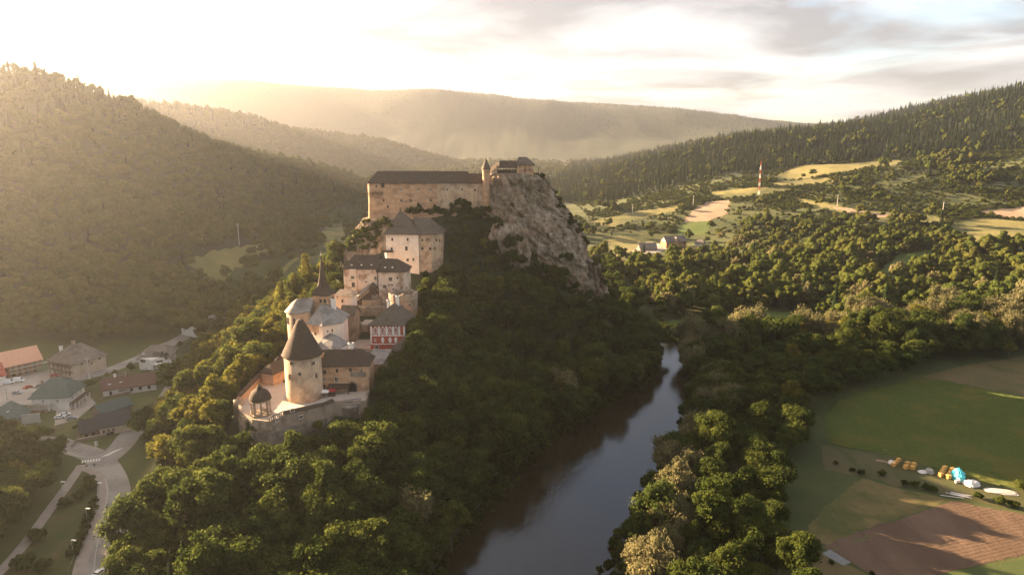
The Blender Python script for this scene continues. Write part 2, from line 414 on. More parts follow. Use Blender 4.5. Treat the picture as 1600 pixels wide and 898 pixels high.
def hit(px, py, far=8000):
    d = ray(px, py); t = 120.0
    while t < far:
        x, y, z = d[0] * t, d[1] * t, CAM_H + d[2] * t
        if z < H(x, y):
            lo, hi = t - max(1.5, t * .006), t
            for _ in range(18):
                m_ = (lo + hi) / 2
                if CAM_H + d[2] * m_ < H(d[0] * m_, d[1] * m_): hi = m_
                else: lo = m_
            return np.array((d[0] * hi, d[1] * hi, float(H(d[0] * hi, d[1] * hi))))
        t += max(1.5, t * .006)
    return np.array((d[0] * far, d[1] * far, 0.0))

# ground colours by land cover (the ground's own colour): grass, forest floor
M_GROUND = mat('ground_grass', (0.058, 0.072, 0.02), (0.082, 0.088, 0.027), 0.05, 0.95, 0.6, 1.2, c3=(0.042, 0.055, 0.016), s3=0.012, t3=(0.45, 0.6))
M_FLOOR = mat('forest_floor', (0.026, 0.038, 0.018), (0.038, 0.046, 0.022), 0.08, 0.95, 0.6, 1.0)
nx, ny = len(GX), len(GY)
idx = np.arange(nx * ny).reshape(ny, nx)
Q = np.stack([idx[:-1, :-1], idx[:-1, 1:], idx[1:, 1:], idx[1:, :-1]], -1).reshape(-1, 4)
gme = big_mesh('ground', np.stack([GXX, GYY, GZ], -1).reshape(-1, 3), Q, [M_GROUND, M_FLOOR])
FX = (GXX[:-1, :-1] + GXX[1:, 1:]).ravel() / 2; FY = (GYY[:-1, :-1] + GYY[1:, 1:]).ravel() / 2; FZ = (GZ[:-1, :-1] + GZ[1:, 1:]).ravel() / 2
gl = ((FX < -60) & (FZ > 15) & (FY > 130)) | (FY > 1500) | ((FX > -200) & (FX < 90) & (FY > 120) & (FY < 650) & ~inpoly(FX, FY, VILLAGE)) | (FX < -330) | ((FY > 1180) & (FX > 0))
gme.polygons.foreach_set('material_index', gl.astype(np.int32))
ground = bpy.data.objects.new('ground', gme); COL.objects.link(ground); tag(ground, kind='structure')
# river
M_WATER = mat('river_water', (0.022, 0.018, 0.010), (0.03, 0.024, 0.014), 0.05, 0.07, 0.28, 0.42, spec=0.42, stretch=(1, 0.5, 1))
def strip(pl, w, zoff=None, z=None, name='road', m=None, step=3.0, kind='structure', cols=2, parent=None):
    P = densify(pl, step); n = len(P); V = []; F = []
    T = np.gradient(P, axis=0); T /= np.linalg.norm(T, axis=1)[:, None] + 1e-9
    Nn = np.stack([-T[:, 1], T[:, 0]], 1)
    for i in range(n):
        for c in range(cols + 1):
            ww = w[i * (len(w) - 1) // max(n - 1, 1)] if np.ndim(w) else w
            q = P[i] + Nn[i] * ww * (c / cols - .5)
            V.append((q[0], q[1], z if z is not None else float(H(q[0], q[1])) + zoff))
    k = cols + 1
    for i in range(n - 1):
        for c in range(cols): F.append((i * k + c + 1, i * k + c, (i + 1) * k + c, (i + 1) * k + c + 1))
    o = obj(name, V, F, m, parent, smooth=True)
    if kind: tag(o, kind=kind)
    return o
def densify(pl, step):
    pl = np.asarray(pl, float)[:, :2]
    # Catmull-Rom through the points
    out = []
    for i in range(len(pl) - 1):
        p0 = pl[max(i - 1, 0)]; p1 = pl[i]; p2 = pl[i + 1]; p3 = pl[min(i + 2, len(pl) - 1)]
        n = max(1, int(np.linalg.norm(p2 - p1) / step))
        for j in range(n):
            t = j / n
            out.append(.5 * (2 * p1 + (p2 - p0) * t + (2 * p0 - 5 * p1 + 4 * p2 - p3) * t * t + (3 * p1 - p0 - 3 * p2 + p3) * t ** 3))
    out.append(pl[-1]); return np.array(out)
strip(RIVER, 2 * (RW + 10), z=0.0, name='river', m=M_WATER, step=12, cols=4)
# ================================================================== BUILDING TOOLS
M_DARK = mat('dark_opening', (0.012, 0.011, 0.011), rough=0.35, spec=0.4)
M_FRAME = mat('pale_surround', (0.55, 0.49, 0.42), (0.45, 0.38, 0.3), 2.0)
M_WHITEFRAME = mat('white_frame', (0.72, 0.71, 0.68))
M_WOOD = mat('dark_timber', (0.05, 0.038, 0.03), (0.085, 0.066, 0.05), 1.2, stretch=(1, 1, .3))
M_SHINGLE = mat('dark_shingle', (0.055, 0.039, 0.028), (0.085, 0.06, 0.044), 0.8, 0.85, 0.8, 3.0, (1, 1, 2.5), c3=(0.11, 0.082, 0.062), s3=0.25, t3=(0.55, 0.75))
M_SHINGLE2 = mat('grey_shingle', (0.1, 0.08, 0.06), (0.14, 0.115, 0.09), 0.7, 0.85, 0.8, 3.0, (1, 1, 2.5), c3=(0.07, 0.055, 0.042), s3=0.25, t3=(0.5, 0.7))
M_GREYROOF = mat('pale_grey_roof', (0.2, 0.185, 0.17), (0.28, 0.262, 0.245), 0.5, 0.7, 0.5, 2.0, c3=(0.15, 0.135, 0.125), s3=0.18)
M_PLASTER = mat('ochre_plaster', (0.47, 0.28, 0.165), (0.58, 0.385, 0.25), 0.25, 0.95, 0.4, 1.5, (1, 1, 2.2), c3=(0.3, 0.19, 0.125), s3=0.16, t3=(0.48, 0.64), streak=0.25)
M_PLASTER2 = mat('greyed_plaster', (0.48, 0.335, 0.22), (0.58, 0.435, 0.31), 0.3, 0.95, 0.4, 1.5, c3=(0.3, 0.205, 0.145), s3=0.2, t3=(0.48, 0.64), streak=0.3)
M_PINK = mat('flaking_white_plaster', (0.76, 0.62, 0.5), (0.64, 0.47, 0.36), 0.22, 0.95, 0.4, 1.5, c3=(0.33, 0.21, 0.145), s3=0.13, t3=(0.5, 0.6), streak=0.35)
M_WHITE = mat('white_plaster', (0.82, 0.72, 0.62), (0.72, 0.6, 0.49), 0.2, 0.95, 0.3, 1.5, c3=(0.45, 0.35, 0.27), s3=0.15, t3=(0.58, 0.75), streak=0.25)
M_CHALK = mat('fresh_white_plaster', (0.78, 0.76, 0.72), (0.7, 0.67, 0.62), 0.5)
M_STONE = mat('grey_stone_wall', (0.2, 0.17, 0.135), (0.3, 0.26, 0.21), 0.5, 0.95, 0.8, 1.2, c3=(0.12, 0.105, 0.085), s3=0.2, t3=(0.5, 0.65), streak=0.35)
M_STONE2 = mat('ruined_stone_wall', (0.36, 0.28, 0.21), (0.27, 0.21, 0.155), 0.4, 0.95, 0.8, 1.2, c3=(0.17, 0.14, 0.1), s3=0.2, t3=(0.5, 0.65), streak=0.35)
M_PAVE = mat('pale_gravel_court', (0.52, 0.44, 0.37), (0.44, 0.36, 0.3), 0.25, 0.95, 0.3, 2.0, c3=(0.5, 0.45, 0.4), s3=0.1)
M_RED = mat('red_facade', (0.44, 0.115, 0.08), (0.38, 0.1, 0.07), 0.6)

def offset(poly, d):
    n = len(poly); out = []
    P = [np.array(p[:2], float) for p in poly]
    for i in range(n):
        a = P[i] - P[i - 1]; b = P[(i + 1) % n] - P[i]
        a /= np.linalg.norm(a); b /= np.linalg.norm(b)
        na = np.array((a[1], -a[0])); nb = np.array((b[1], -b[0])); k = na + nb
        out.append(P[i] + k * d / max(1 + na @ nb, .3))
    return out
WCACHE = {}
def win_mesh(w, h, style):
    k = (round(w, 2), round(h, 2), style)
    if k in WCACHE: return WCACHE[k]
    b = MB(); fw = {'plain': .10, 'pale': .22, 'white': .14, 'thin': .08}[style]
    b.add([(-w / 2, .30, 0), (w / 2, .30, 0), (w / 2, .30, h), (-w / 2, .30, h)], [(0, 1, 2, 3)], 1)     # pane, set back
    y0, y1 = (-.08, .29)
    for x in (-w / 2 + fw / 2, w / 2 - fw / 2): b.box((x, (y0 + y1) / 2, 0), (fw, y1 - y0, h), m=0)
    b.box((0, (y0 + y1) / 2, h - fw), (w - 2 * fw, y1 - y0 - .01, fw), m=0)
    b.box((0, (y0 + y1) / 2 - .05, -.06), (w + .12, y1 - y0 + .1, fw + .05), m=0)
    if w > 1.0: b.box((0, .22, fw), (.09, .08, h - 2 * fw), m=0)
    me = mesh('window', b.V, b.F, [{'plain': M_STONE, 'pale': M_FRAME, 'white': M_WHITEFRAME, 'thin': M_WOOD}[style], M_DARK], b.M)
    WCACHE[k] = me; return me
def edge_uz(A, B, px, py):
    """where the sight line through a pixel meets the vertical plane over A-B"""
    A = np.array(A[:2], float); B = np.array(B[:2], float); d = ray(px, py)
    e = B - A; L = np.linalg.norm(e); e /= L
    M = np.array(((d[0], -e[0]), (d[1], -e[1]))); t, u = np.linalg.solve(M, A)
    return u, CAM_H + d[2] * t, L
def wall_cells(mb, A, B, z0, z1, wins, m=0, depth=.32):
    """one wall plane with recessed openings; wins = (u0, u1, za, zb)"""
    A = np.array(A[:2], float); B = np.array(B[:2], float); e = B - A; L = np.linalg.norm(e); e /= L; n = np.array((e[1], -e[0]))
    us = sorted({0.0, L, *[w[0] for w in wins], *[w[1] for w in wins]}); zs = sorted({z0, z1, *[w[2] for w in wins], *[w[3] for w in wins]})
    P = lambda u, z, d=0: (*(A + e * u - n * d), z)
    for i in range(len(us) - 1):
        for j in range(len(zs) - 1):
            uc, zc = (us[i] + us[i + 1]) / 2, (zs[j] + zs[j + 1]) / 2
            if any(w[0] < uc < w[1] and w[2] < zc < w[3] for w in wins): continue
            mb.add([P(us[i], zs[j]), P(us[i + 1], zs[j]), P(us[i + 1], zs[j + 1]), P(us[i], zs[j + 1])], [(0, 1, 2, 3)], m)
    for a, b, c, d in wins:
        for (p, q) in (((a, c), (b, c)), ((b, c), (b, d)), ((b, d), (a, d)), ((a, d), (a, c))):
            mb.add([P(*p), P(*q), P(*q, depth), P(*p, depth)], [(0, 1, 2, 3)], m)
def solid_roof(perim, extra, faces, th=.28):
    """perim: outline (x,y,z); extra: ridge points; faces index perim then extra"""
    n = len(perim); b = MB(); V = [np.array(p, float) for p in perim] + [np.array(p, float) for p in extra]
    low = [np.array(p, float) - (0, 0, th) for p in perim]
    b.add(V, faces)
    b.add(V[:n] + low, [((i + 1) % n, i, n + i, n + (i + 1) % n) for i in range(n)])
    b.add(low, [tuple(range(n - 1, -1, -1))])
    return b
class Bld:
    def __init__(s, name, label, cat='building', loc=(0, 0, 0), group=None):
        s.t = thing(name, label, cat, loc, group)
    def walls(s, poly, z0, z1, m, wins=(), style='plain', name='wall', cap=True, label=None, wname='window'):
        b = MB(); n = len(poly); spots = []
        z1s = z1 if np.ndim(z1) else [z1] * n
        for i in range(n):
            A, B = poly[i], poly[(i + 1) % n]; ws = []
            for w in wins:
                if w[0] != i: continue
                if len(w) == 5 and isinstance(w[1], tuple): u, z, L = *w[1], np.hypot(B[0] - A[0], B[1] - A[1]); ww, hh = w[2], w[3]
                else:
                    u, zc, L = edge_uz(A, B, w[1], w[2]); ww, hh = w[3], w[4]; z = zc - hh / 2
                if u - ww / 2 < .1 or u + ww / 2 > L - .1 or z < z0 + .05 or z + hh > z1s[i] - .05: 
                    u = min(max(u, ww / 2 + .15), L - ww / 2 - .15); z = min(max(z, z0 + .1), z1s[i] - hh - .1)
                st = w[5] if len(w) > 5 else style
                ws.append((u - ww / 2, u + ww / 2, z, z + hh)); spots.append((A, B, u, z, ww, hh, st))
            wall_cells(b, A, B, z0, z1s[i], ws)
        if cap:
            b.add([(p[0], p[1], z) for p, z in zip(poly, z1s)], [tuple(range(n))])
        o = b.build(name, m, s.t)
        if label: o['label'] = label
        for A, B, u, z, ww, hh, st in spots:
            A = np.array(A[:2], float); B = np.array(B[:2], float); e = (B - A) / np.linalg.norm(B - A); p = A + e * u
            M = np.eye(4); M[:2, 0] = e; M[:2, 1] = (-e[1], e[0]); M[:3, 3] = (*p, z)
            w_ = inst(wname, win_mesh(ww, hh, st), s.t, M)
        return o
    def hip(s, Q, ze, zr, l=0.0, r=0.0, ov=.6, m=None, gm=None, name='roof', th=.28, drop=.35):
        Q = [np.array(q[:2], float) for q in Q]; O = offset(Q, ov)
        M0, M1 = (Q[0] + Q[3]) / 2, (Q[1] + Q[2]) / 2
        O0, O1 = (O[0] + O[3]) / 2, (O[1] + O[2]) / 2
        a = O0 if l == 0 else M0 + (M1 - M0) * l; c = O1 if r == 0 else M1 + (M0 - M1) * r
        z = ze - drop * ov
        per = [(*O[0], z), (*O[1], z), (*O[2], z), (*O[3], z)]; ex = [(*a, zr), (*c, zr)]
        if l == 0 or r == 0:
            # gable ends: keep the roof as two thick slopes
            b = MB()
            F = [(0, 1, 5, 4), (2, 3, 4, 5)]
            if l: F.append((3, 0, 4))
            if r: F.append((1, 2, 5))
            V = [np.array(p) for p in per + ex]; b.add(V, F)
            b.add([v - (0, 0, th) for v in V], [f[::-1] for f in F])
            ring = [0, 1, 2, 3] if (l and r) else ([0, 1, 5, 2, 3] if l else ([0, 1, 2, 3, 4] if r else [0, 1, 5, 2, 3, 4]))
            for i in range(len(ring)):
                p, q = V[ring[i]], V[ring[(i + 1) % len(ring)]]
                b.add([q, p, p - (0, 0, th), q - (0, 0, th)], [(0, 1, 2, 3)])
            o = b.build(name, m, s.t)
            if l == 0: MB().add([(*Q[3], ze), (*Q[0], ze), (*M0, zr - th - .05)], [(0, 1, 2)]).build('gable', gm or m, s.t)
            if r == 0: MB().add([(*Q[1], ze), (*Q[2], ze), (*M1, zr - th - .05)], [(0, 1, 2)]).build('gable', gm or m, s.t)
            return o
        return solid_roof(per, ex, [(0, 1, 5, 4), (1, 2, 5), (2, 3, 4, 5), (3, 0, 4)], th).build(name, m, s.t)
    def pyramid(s, poly, ze, apex, ov=.6, m=None, name='roof', th=.28, drop=.35):
        O = offset(poly, ov); n = len(O)
        return solid_roof([(*p, ze - drop * ov) for p in O], [apex], [(i, (i + 1) % n, n) for i in range(n)], th).build(name, m, s.t)
    def shed(s, Q, zf, zb, ov=.4, m=None, name='roof', th=.22):
        """single slope: Q[0],Q[1] at zf and Q[2],Q[3] at zb"""
        O = offset(Q, ov); P = [(*O[0], zf), (*O[1], zf), (*O[2], zb), (*O[3], zb)]
        return solid_roof(P, [], [(0, 1, 2, 3)], th).build(name, m, s.t)
    def chimney(s, c, w, d, z0, z1, m=None, a=0.0, label=None):
        b = MB().box((c[0], c[1], z0), (w, d, z1 - z0), a).box((c[0], c[1], z1), (w + .3, d + .3, .25), a).box((c[0], c[1], z1 + .25), (w * .55, d * .55, .3), a, 1)
        o = b.build('chimney', [m or M_CHALK, M_DARK], s.t)
        if label: o['label'] = label
        return o
def wmesh_at(parent, name, p, nrm, w, h, style):
    n = np.array(nrm[:2], float); n /= np.linalg.norm(n)
    M = np.eye(4); M[:2, 0] = (-n[1], n[0]); M[:2, 1] = -n; M[:3, 3] = p; M[:2, 3] += n * .34
    return inst(name, win_mesh(w, h, style), parent, M)
# ================================================================== CASTLE
def xy(px, py, z): return tuple(atZ(px, py, z)[:2])
def px2x(px, Y, z): return (px - 800) / FPX * (Y * CP - (z - CAM_H) * SP)

def rock_mesh(levels, seed, seg=110, rows=70, amp=3.0):
    """levels: (z, xl, xr, yf, yb) cross sections; cracked, ledged surface"""
    Lv = np.array(levels, float); order = np.argsort(Lv[:, 0]); Lv = Lv[order]
    zz = np.linspace(Lv[0, 0], Lv[-1, 0], rows); a = np.linspace(0, 2 * np.pi, seg, endpoint=False)
    A, Z = np.meshgrid(a, zz)
    g = lambda k: np.interp(Z, Lv[:, 0], Lv[:, k])
    xl, xr, yf, yb = g(1), g(2), g(3), g(4); cx, cy, rx, ry = (xl + xr) / 2, (yf + yb) / 2, (xr - xl) / 2, (yb - yf) / 2
    p = 2.8; c, s_ = np.cos(A), np.sin(A); k = (np.abs(c) ** p + np.abs(s_) ** p) ** (-1 / p)
    per = A * 22.0
    # vertical ribs and clefts, ledges, fine chips
    def seam(f): return f(A) * (1 - A / (2 * np.pi)) + f(A - 2 * np.pi) * (A / (2 * np.pi))
    rib = seam(lambda t: np.abs(fbm(t * 22 + Z * .35, Z * .22, 9, 3, seed)))
    led = seam(lambda t: fbm(t * 9 + Z * .5, Z * 1.3 + t * 3, 7, 3, seed + 5))
    chip = seam(lambda t: fbm(t * 34, Z * 1.4, 3.2, 3, seed + 9))
    blk = seam(lambda t: np.round(fbm(t * 14, Z * .9, 11, 2, seed + 2) * 4) / 4)
    crk = seam(lambda t: np.abs(fbm(t * 30 + Z * .5, Z * .5, 7, 2, seed + 13)))
    d = -amp * 2.0 * (0.35 - rib).clip(0, 1) * 1.3 + amp * .6 * led + amp * .6 * chip + amp * .95 * blk - amp * 2.6 * (.12 - crk).clip(0, 1) * 3
    taper = sstep(Lv[-1, 0] + .5, Lv[-1, 0] - 6, Z) * .75 + .25
    rr = 1 + d * taper / np.maximum(np.minimum(rx, ry) * 1.2, 6)
    X = cx + rx * c * k * rr; Y = cy + ry * s_ * k * rr
    Zd = Z + (led * 1.2 + chip * .6) * sstep(Lv[0, 0], Lv[0, 0] + 5, Z) * (taper)
    V = np.stack([X, Y, Zd], -1).reshape(-1, 3); n = seg
    q = []
    ii = np.arange(seg); jj = (ii + 1) % seg
    for r in range(rows - 1): q.append(np.stack([r * n + ii, r * n + jj, (r + 1) * n + jj, (r + 1) * n + ii], 1))
    Qd = np.concatenate(q)
    ct = V[-n:].mean(0); ct[2] += .6; V = np.vstack([V, ct]); base = (rows - 1) * n
    cap = np.stack([base + ii, base + jj, np.full(seg, len(V) - 1), np.full(seg, len(V) - 1)], 1)
    F = [tuple(x) for x in Qd.tolist()] + [tuple(x[:3]) for x in cap.tolist()]
    return V, F
def rock_mat():
    m = bpy.data.materials.new('limestone'); m.use_nodes = True
    N, L = m.node_tree.nodes, m.node_tree.links; b = N['Principled BSDF']; b.inputs['Roughness'].default_value = .95; b.inputs['Specular IOR Level'].default_value = .15
    tc = N.new('ShaderNodeTexCoord')
    def nz(sc, st, det=8, ro=.65):
        mp = N.new('ShaderNodeMapping'); mp.inputs['Scale'].default_value = st; L.new(tc.outputs['Object'], mp.inputs[0])
        n = N.new('ShaderNodeTexNoise'); n.inputs['Scale'].default_value = sc; n.inputs['Detail'].default_value = det; n.inputs['Roughness'].default_value = ro
        L.new(mp.outputs[0], n.inputs['Vector']); return n.outputs['Fac']
    def ramp(f, st):
        r = N.new('ShaderNodeValToRGB'); e = r.color_ramp.elements
        e[0].position, e[0].color = st[0][0], (*st[0][1], 1); e[1].position, e[1].color = st[-1][0], (*st[-1][1], 1)
        for p, c in st[1:-1]: k = e.new(p); k.color = (*c, 1)
        L.new(f, r.inputs[0]); return r.outputs[0]
    def mix(f, A, B):
        x = N.new('ShaderNodeMix'); x.data_type = 'RGBA'; L.new(f, x.inputs['Factor'])
        for k, v in (('A', A), ('B', B)):
            if isinstance(v, tuple): x.inputs[k].default_value = (*v, 1)
            else: L.new(v, x.inputs[k])
        return x.outputs['Result']
    base = ramp(nz(.22, (1, 1, .6)), [(.35, (.11, .085, .06)), (.46, (.28, .222, .165)), (.60, (.46, .385, .305))])
    dark = ramp(nz(.5, (1, 1, .22)), [(.48, (0, 0, 0)), (.62, (1, 1, 1))])
    moss = ramp(nz(.09, (1, 1, .5)), [(.5, (0, 0, 0)), (.64, (1, 1, 1))])
    och = ramp(nz(.07, (1, 1, 1)), [(.5, (0, 0, 0)), (.68, (1, 1, 1))])
    c = mix(och, base, (.34, .23, .15)); 
    ml = N.new('ShaderNodeMath'); ml.operation = 'MULTIPLY'; ml.inputs[1].default_value = .75; L.new(dark, ml.inputs[0]); c = mix(ml.outputs[0], c, (.13, .11, .085))
    m2 = N.new('ShaderNodeMath'); m2.operation = 'MULTIPLY'; m2.inputs[1].default_value = .6; L.new(moss, m2.inputs[0]); c = mix(m2.outputs[0], c, (.12, .11, .06))
    L.new(c, b.inputs['Base Color'])
    bp = N.new('ShaderNodeBump'); bp.inputs['Strength'].default_value = 1.0; bp.inputs['Distance'].default_value = 1.8
    L.new(nz(.8, (1, 1, .6), 8, .7), bp.inputs['Height']); L.new(bp.outputs[0], b.inputs['Normal'])
    return m
M_ROCK = rock_mat()
ROCKS = []
def rock(name, levels, seed, amp=3.0, seg=110, rows=70):
    V, F = rock_mesh(levels, seed, seg, rows, amp)
    o = bpy.data.objects.new(name, mesh(name, V, F, M_ROCK)); COL.objects.link(o); tag(o, kind='structure'); ROCKS.append(levels); return o
rock('cliff_rock', [(109.3, -14.5, 17, 399, 420), (106.5, -16, 21, 396, 424), (99, -17, 25, 394, 430), (90, -17, 30, 391, 434), (84, -16, 38, 388, 436), (74, -10, 44, 385, 438), (65, -4, 46, 383, 438), (53, 6, 50, 381, 436), (42, 20, 52, 380, 434), (30, 26, 53, 380, 430)], 3, 3.4, 170, 110)
rock('cliff_rock', [(83, -88, -69, 396, 412), (75, -93, -62, 390, 416), (65, -98, -59, 384, 420), (52, -102, -57, 379, 424)], 21, 2.4, 100, 50)
rock('cliff_rock', [(82, -11, 4, 383, 396), (78, -14, 8, 380, 398), (68, -14, 10, 378, 398), (58, -12, 14, 376, 398)], 33, 2.0, 80, 36)
rock('cliff_rock', [(59, 46, 51, 388, 404), (50, 45, 55, 385, 408), (40, 45, 58, 382, 412), (28, 44, 60, 380, 414)], 41, 2.4, 80, 40)

# ---------------------------------------------------------------- upper castle palace on the rock
def palace():
    B = Bld('palace', 'long ochre upper palace with dark ridged roof on top of the cliff', 'palace', (-50, 407, 86))
    xs = [-83.2, -43.5, -16.0]
    P1 = [(-83.2, 400), (-43.6, 400), (-43.6, 414), (-83.2, 414)]
    W1 = [(0, 598, 290.0, 2.0, 2.2, 'thin')] + [(0, x, 296, 1.25, 1.6, 'pale') for x in (627, 654, 673)] + [(0, x, y, 1.1, 1.4) for x, y in ((599.5, 313), (627, 313), (642, 313), (673, 313), (606, 323), (588, 291))]
    W1 += [(0, x, 287, .6, .7) for x in (612, 640, 664)]
    B.walls(P1, 74, 104.3, M_PLASTER, W1)
    P2 = [(-43.6, 400.5), (-16, 401.2), (-16, 413.4), (-43.6, 413.4)]
    B.walls(P2, 76, 104.2, M_PLASTER2, [(0, x, 296, 1.3, 1.7, 'pale') for x in (699, 722)] + [(0, 742, 297, 1.0, 1.3), (0, 724.5, 318, .8, 1.2), (0, 735, 287, .6, .6)], label='greyer right end of the palace wall')
    B.hip(P1, 104.3, 110.6, .10, 0, .8, M_SHINGLE, M_PLASTER)
    Q2 = [(-42.7, 400.5), (-26.5, 401), (-26.5, 413.4), (-42.7, 413.4)]
    B.hip(Q2, 104.3, 110.5, 0, 0, .75, M_SHINGLE, M_PLASTER2)
    Q3 = [(-25.7, 401), (-16.6, 401.2), (-16.6, 413.4), (-25.7, 413.4)]
    B.hip(Q3, 104.2, 109.2, 0, 0, .7, M_SHINGLE, M_PLASTER2)
    # flared buttress at the left corner
    b = MB().lathe((-82.2, 401.6, 0), [(3.6, 70), (3.1, 80), (2.2, 86), (1.9, 92), (1.9, 103.9)], 18)
    b.build('corner_buttress', M_PLASTER, B.t, True)
    # wooden gallery on the left corner
    g = MB().box((-79.5, 399.2, 98.2), (9.5, 1.7, .25)).bar((-84, 398.45, 99.3), (-75, 398.45, 99.3), .12)
    for x in np.linspace(-84, -75, 7): g.bar((x, 398.45, 98.3), (x, 398.45, 99.3), .1)
    for x in np.linspace(-83.5, -75.5, 4): g.bar((x, 400, 97), (x, 398.6, 98.2), .18)
    g.build('wooden_gallery', M_WOOD, B.t)
    # tall blind arch by the stair turret
    u0 = px2x(752.5, 401, 98)
    a = MB(); n = 9; pts = []
    for i in range(n + 1):
        t = math.pi * i / n; pts.append((u0 - 2.0 * math.cos(t), 101.05, 99.5 + 3.0 * math.sin(t) ** .8))
    for (p, q) in zip(pts[:-1], pts[1:]): a.bar((p[0], 401.05, p[2]), (q[0], 401.05, q[2]), .35, .4)
    for s_ in (-2, 2): a.bar((u0 + s_, 401.05, 87), (u0 + s_, 401.05, 99.6), .35, .4)
    a.build('blind_arch', M_STONE2, B.t)
palace()
def turret():
    B = Bld('stair_turret', 'slim round turret with pointed cone roof at the right end of the palace', 'turret', (-15, 399.6, 86))
    MB().lathe((-15, 399.6, 0), [(2.3, 76), (2.1, 100), (2.0, 106), (2.3, 111.7), (2.3, 112.2)], 20).build('wall', M_PLASTER, B.t, True)
    MB().lathe((-15, 399.6, 0), [(2.8, 111.9), (2.75, 112.2), (1.5, 115.0), (.5, 117.4), (.08, 118.3)], 18).build('roof', M_SHINGLE2, B.t, True)
    wmesh_at(B.t, 'window', (-15.2, 397.4, 108.8), (-.1, -1), .8, 1.0, 'pale')
    MB().lathe((-15, 399.6, 118.2), [(.07, 0), (.2, .25), (.05, .5), (.05, 1.2)], 8).build('finial', M_WOOD, B.t)
turret()
def citadel():
    B = Bld('citadel_house', 'small brick tower house with open timber loggia on the summit of the cliff', 'house', (4, 405, 110))
    T = [(3.0, 400.6), (12.4, 400.4), (12.6, 411), (3.2, 411)]
    B.walls(T, 102, 114.9, M_PLASTER, [(0, 812.5, 259.5, .8, 1.1), (0, 820, 266, 1.1, 1.3), (0, 828, 265.5, .7, 1.3)])
    B.hip(T, 114.9, 118.7, .06, .42, .9, M_SHINGLE2, M_PLASTER)
    MB().box((7.6, 400.38, 106), (.35, .3, 8.4)).build('drainpipe', M_WOOD, B.t)
    L = [(-8.4, 401.5), (2.6, 401.2), (2.6, 409), (-8.4, 409)]
    B.walls(L, 104, 109.6, M_PLASTER2, name='wall')
    g = MB().prism(offset(L, .15), 109.6, 111.4, bottom=False).build('loggia_parapet', M_WOOD, B.t)
    for x in np.linspace(-8.2, 2.2, 7):
        for y in (401.4, 408.9):
            MB().box((x, y, 111.4), (.3, .3, 1.9)).build('post', M_WOOD, B.t)
    B.hip(L, 113.1, 116.6, .12, 0, .8, M_SHINGLE, M_WOOD, name='loggia_roof')
    # covered stair climbing from the palace
    q = [np.array(p) for p in ((-13.0, 401.6, 0), (-8.3, 401.6, 0), (-8.3, 407.5, 0), (-13.0, 407.5, 0))]
    b = MB().prism([p[:2] for p in q], [101] * 4, [108.2, 112.0, 112.0, 108.2]); b.build('stair_wall', M_PLASTER2, B.t)
    b = MB()
    Vt = [(-13.4, 401.1, 109.6), (-7.4, 401.1, 113.8), (-7.4, 408, 113.8), (-13.4, 408, 109.6), (-13.2, 404.5, 112.4), (-7.4, 404.5, 116.4)]
    b.add(Vt, [(0, 1, 5, 4), (2, 3, 4, 5), (3, 0, 4), (1, 2, 5)]); b.add([(x, y, z - .3) for x, y, z in Vt], [(4, 5, 1, 0), (5, 4, 3, 2)])
    b.build('stair_roof', M_SHINGLE, B.t)
    # look-out balcony on the right
    b = MB().box((14.1, 404, 108.6), (3.0, 5, .3)).box((15.55, 404, 108.9), (.12, 5, 1.1)).box((14.1, 401.5, 108.9), (3, .12, 1.1)); b.build('balcony', M_WOOD, B.t)
    for y in (401.6, 404, 406.4): MB().box((15.5, y, 110.0), (.22, .22, 2.6)).build('post', M_WOOD, B.t)
    solid_roof([(12.4, 401.1, 114.4), (16.1, 401.1, 112.5), (16.1, 407, 112.5), (12.4, 407, 114.4)], [], [(0, 1, 2, 3)], .2).build('balcony_roof', M_SHINGLE2, B.t)
citadel()
def bastion_house():
    B = Bld('bastion_house', 'tall white many sided castle house with steep grey shingle roof below the palace', 'house', (-56, 380, 60))
    P = [(-69.3, 372.2), (-51.3, 371), (-51.3, 389), (-69.3, 389)]
    W = [(0, x, 374, 1.1, 1.5) for x in (613, 637)] + [(0, 635, 388, 1.4, 2.3), (0, 612, 389, 1.0, 2.0), (0, 637, 406, 1.3, 1.7), (0, 646, 405, 1.1, 1.6), (0, 636, 415, 1.1, 1.5)]
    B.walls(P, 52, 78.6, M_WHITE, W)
    B.pyramid(P, 78.6, (-62.2, 380.5, 90.4), 1.1, M_SHINGLE2)
    P2 = [(-51.2, 372.6), (-44.6, 373.6), (-38.8, 379), (-38.8, 389), (-51.2, 389)]
    W2 = [(0, 660, 375, 1.0, 1.3), (0, 668, 374, .9, 1.2), (0, 660, 388, 1.3, 1.6), (0, 672, 388.5, 1.2, 1.5), (1, 682, 375, 1.2, 1.6), (1, 679, 388, 1.1, 1.5), (1, 687, 376, 1, 1.3)]
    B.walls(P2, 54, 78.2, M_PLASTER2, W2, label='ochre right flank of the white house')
    O = offset(P2, 1.0); z = 77.9
    per = [(*p, z) for p in O]; ex = [(-55, 381, 86.6), (-45.6, 381.8, 85.8)]
    solid_roof(per, ex, [(0, 1, 6, 5), (1, 2, 6), (2, 3, 6), (3, 4, 5, 6), (4, 0, 5)]).build('roof', M_SHINGLE2, B.t)
    MB().lathe((-62.2, 380.5, 90.2), [(.35, 0), (.5, .6), (.15, 1.0), (.25, 1.5), (.05, 2.0)], 8).build('finial', M_WOOD, B.t)
    MB().box((-68.5, 371.2, 68.2), (6.5, 2.2, .3)).box((-68.5, 370.2, 68.5), (6.5, .15, 1.1)).build('balcony', M_WOOD, B.t)
    MB().lathe((-67.8, 373.4, 0), [(1.6, 56), (2.6, 66.5), (2.6, 68.2)], 12).build('corbel', M_WHITE, B.t)
bastion_house()
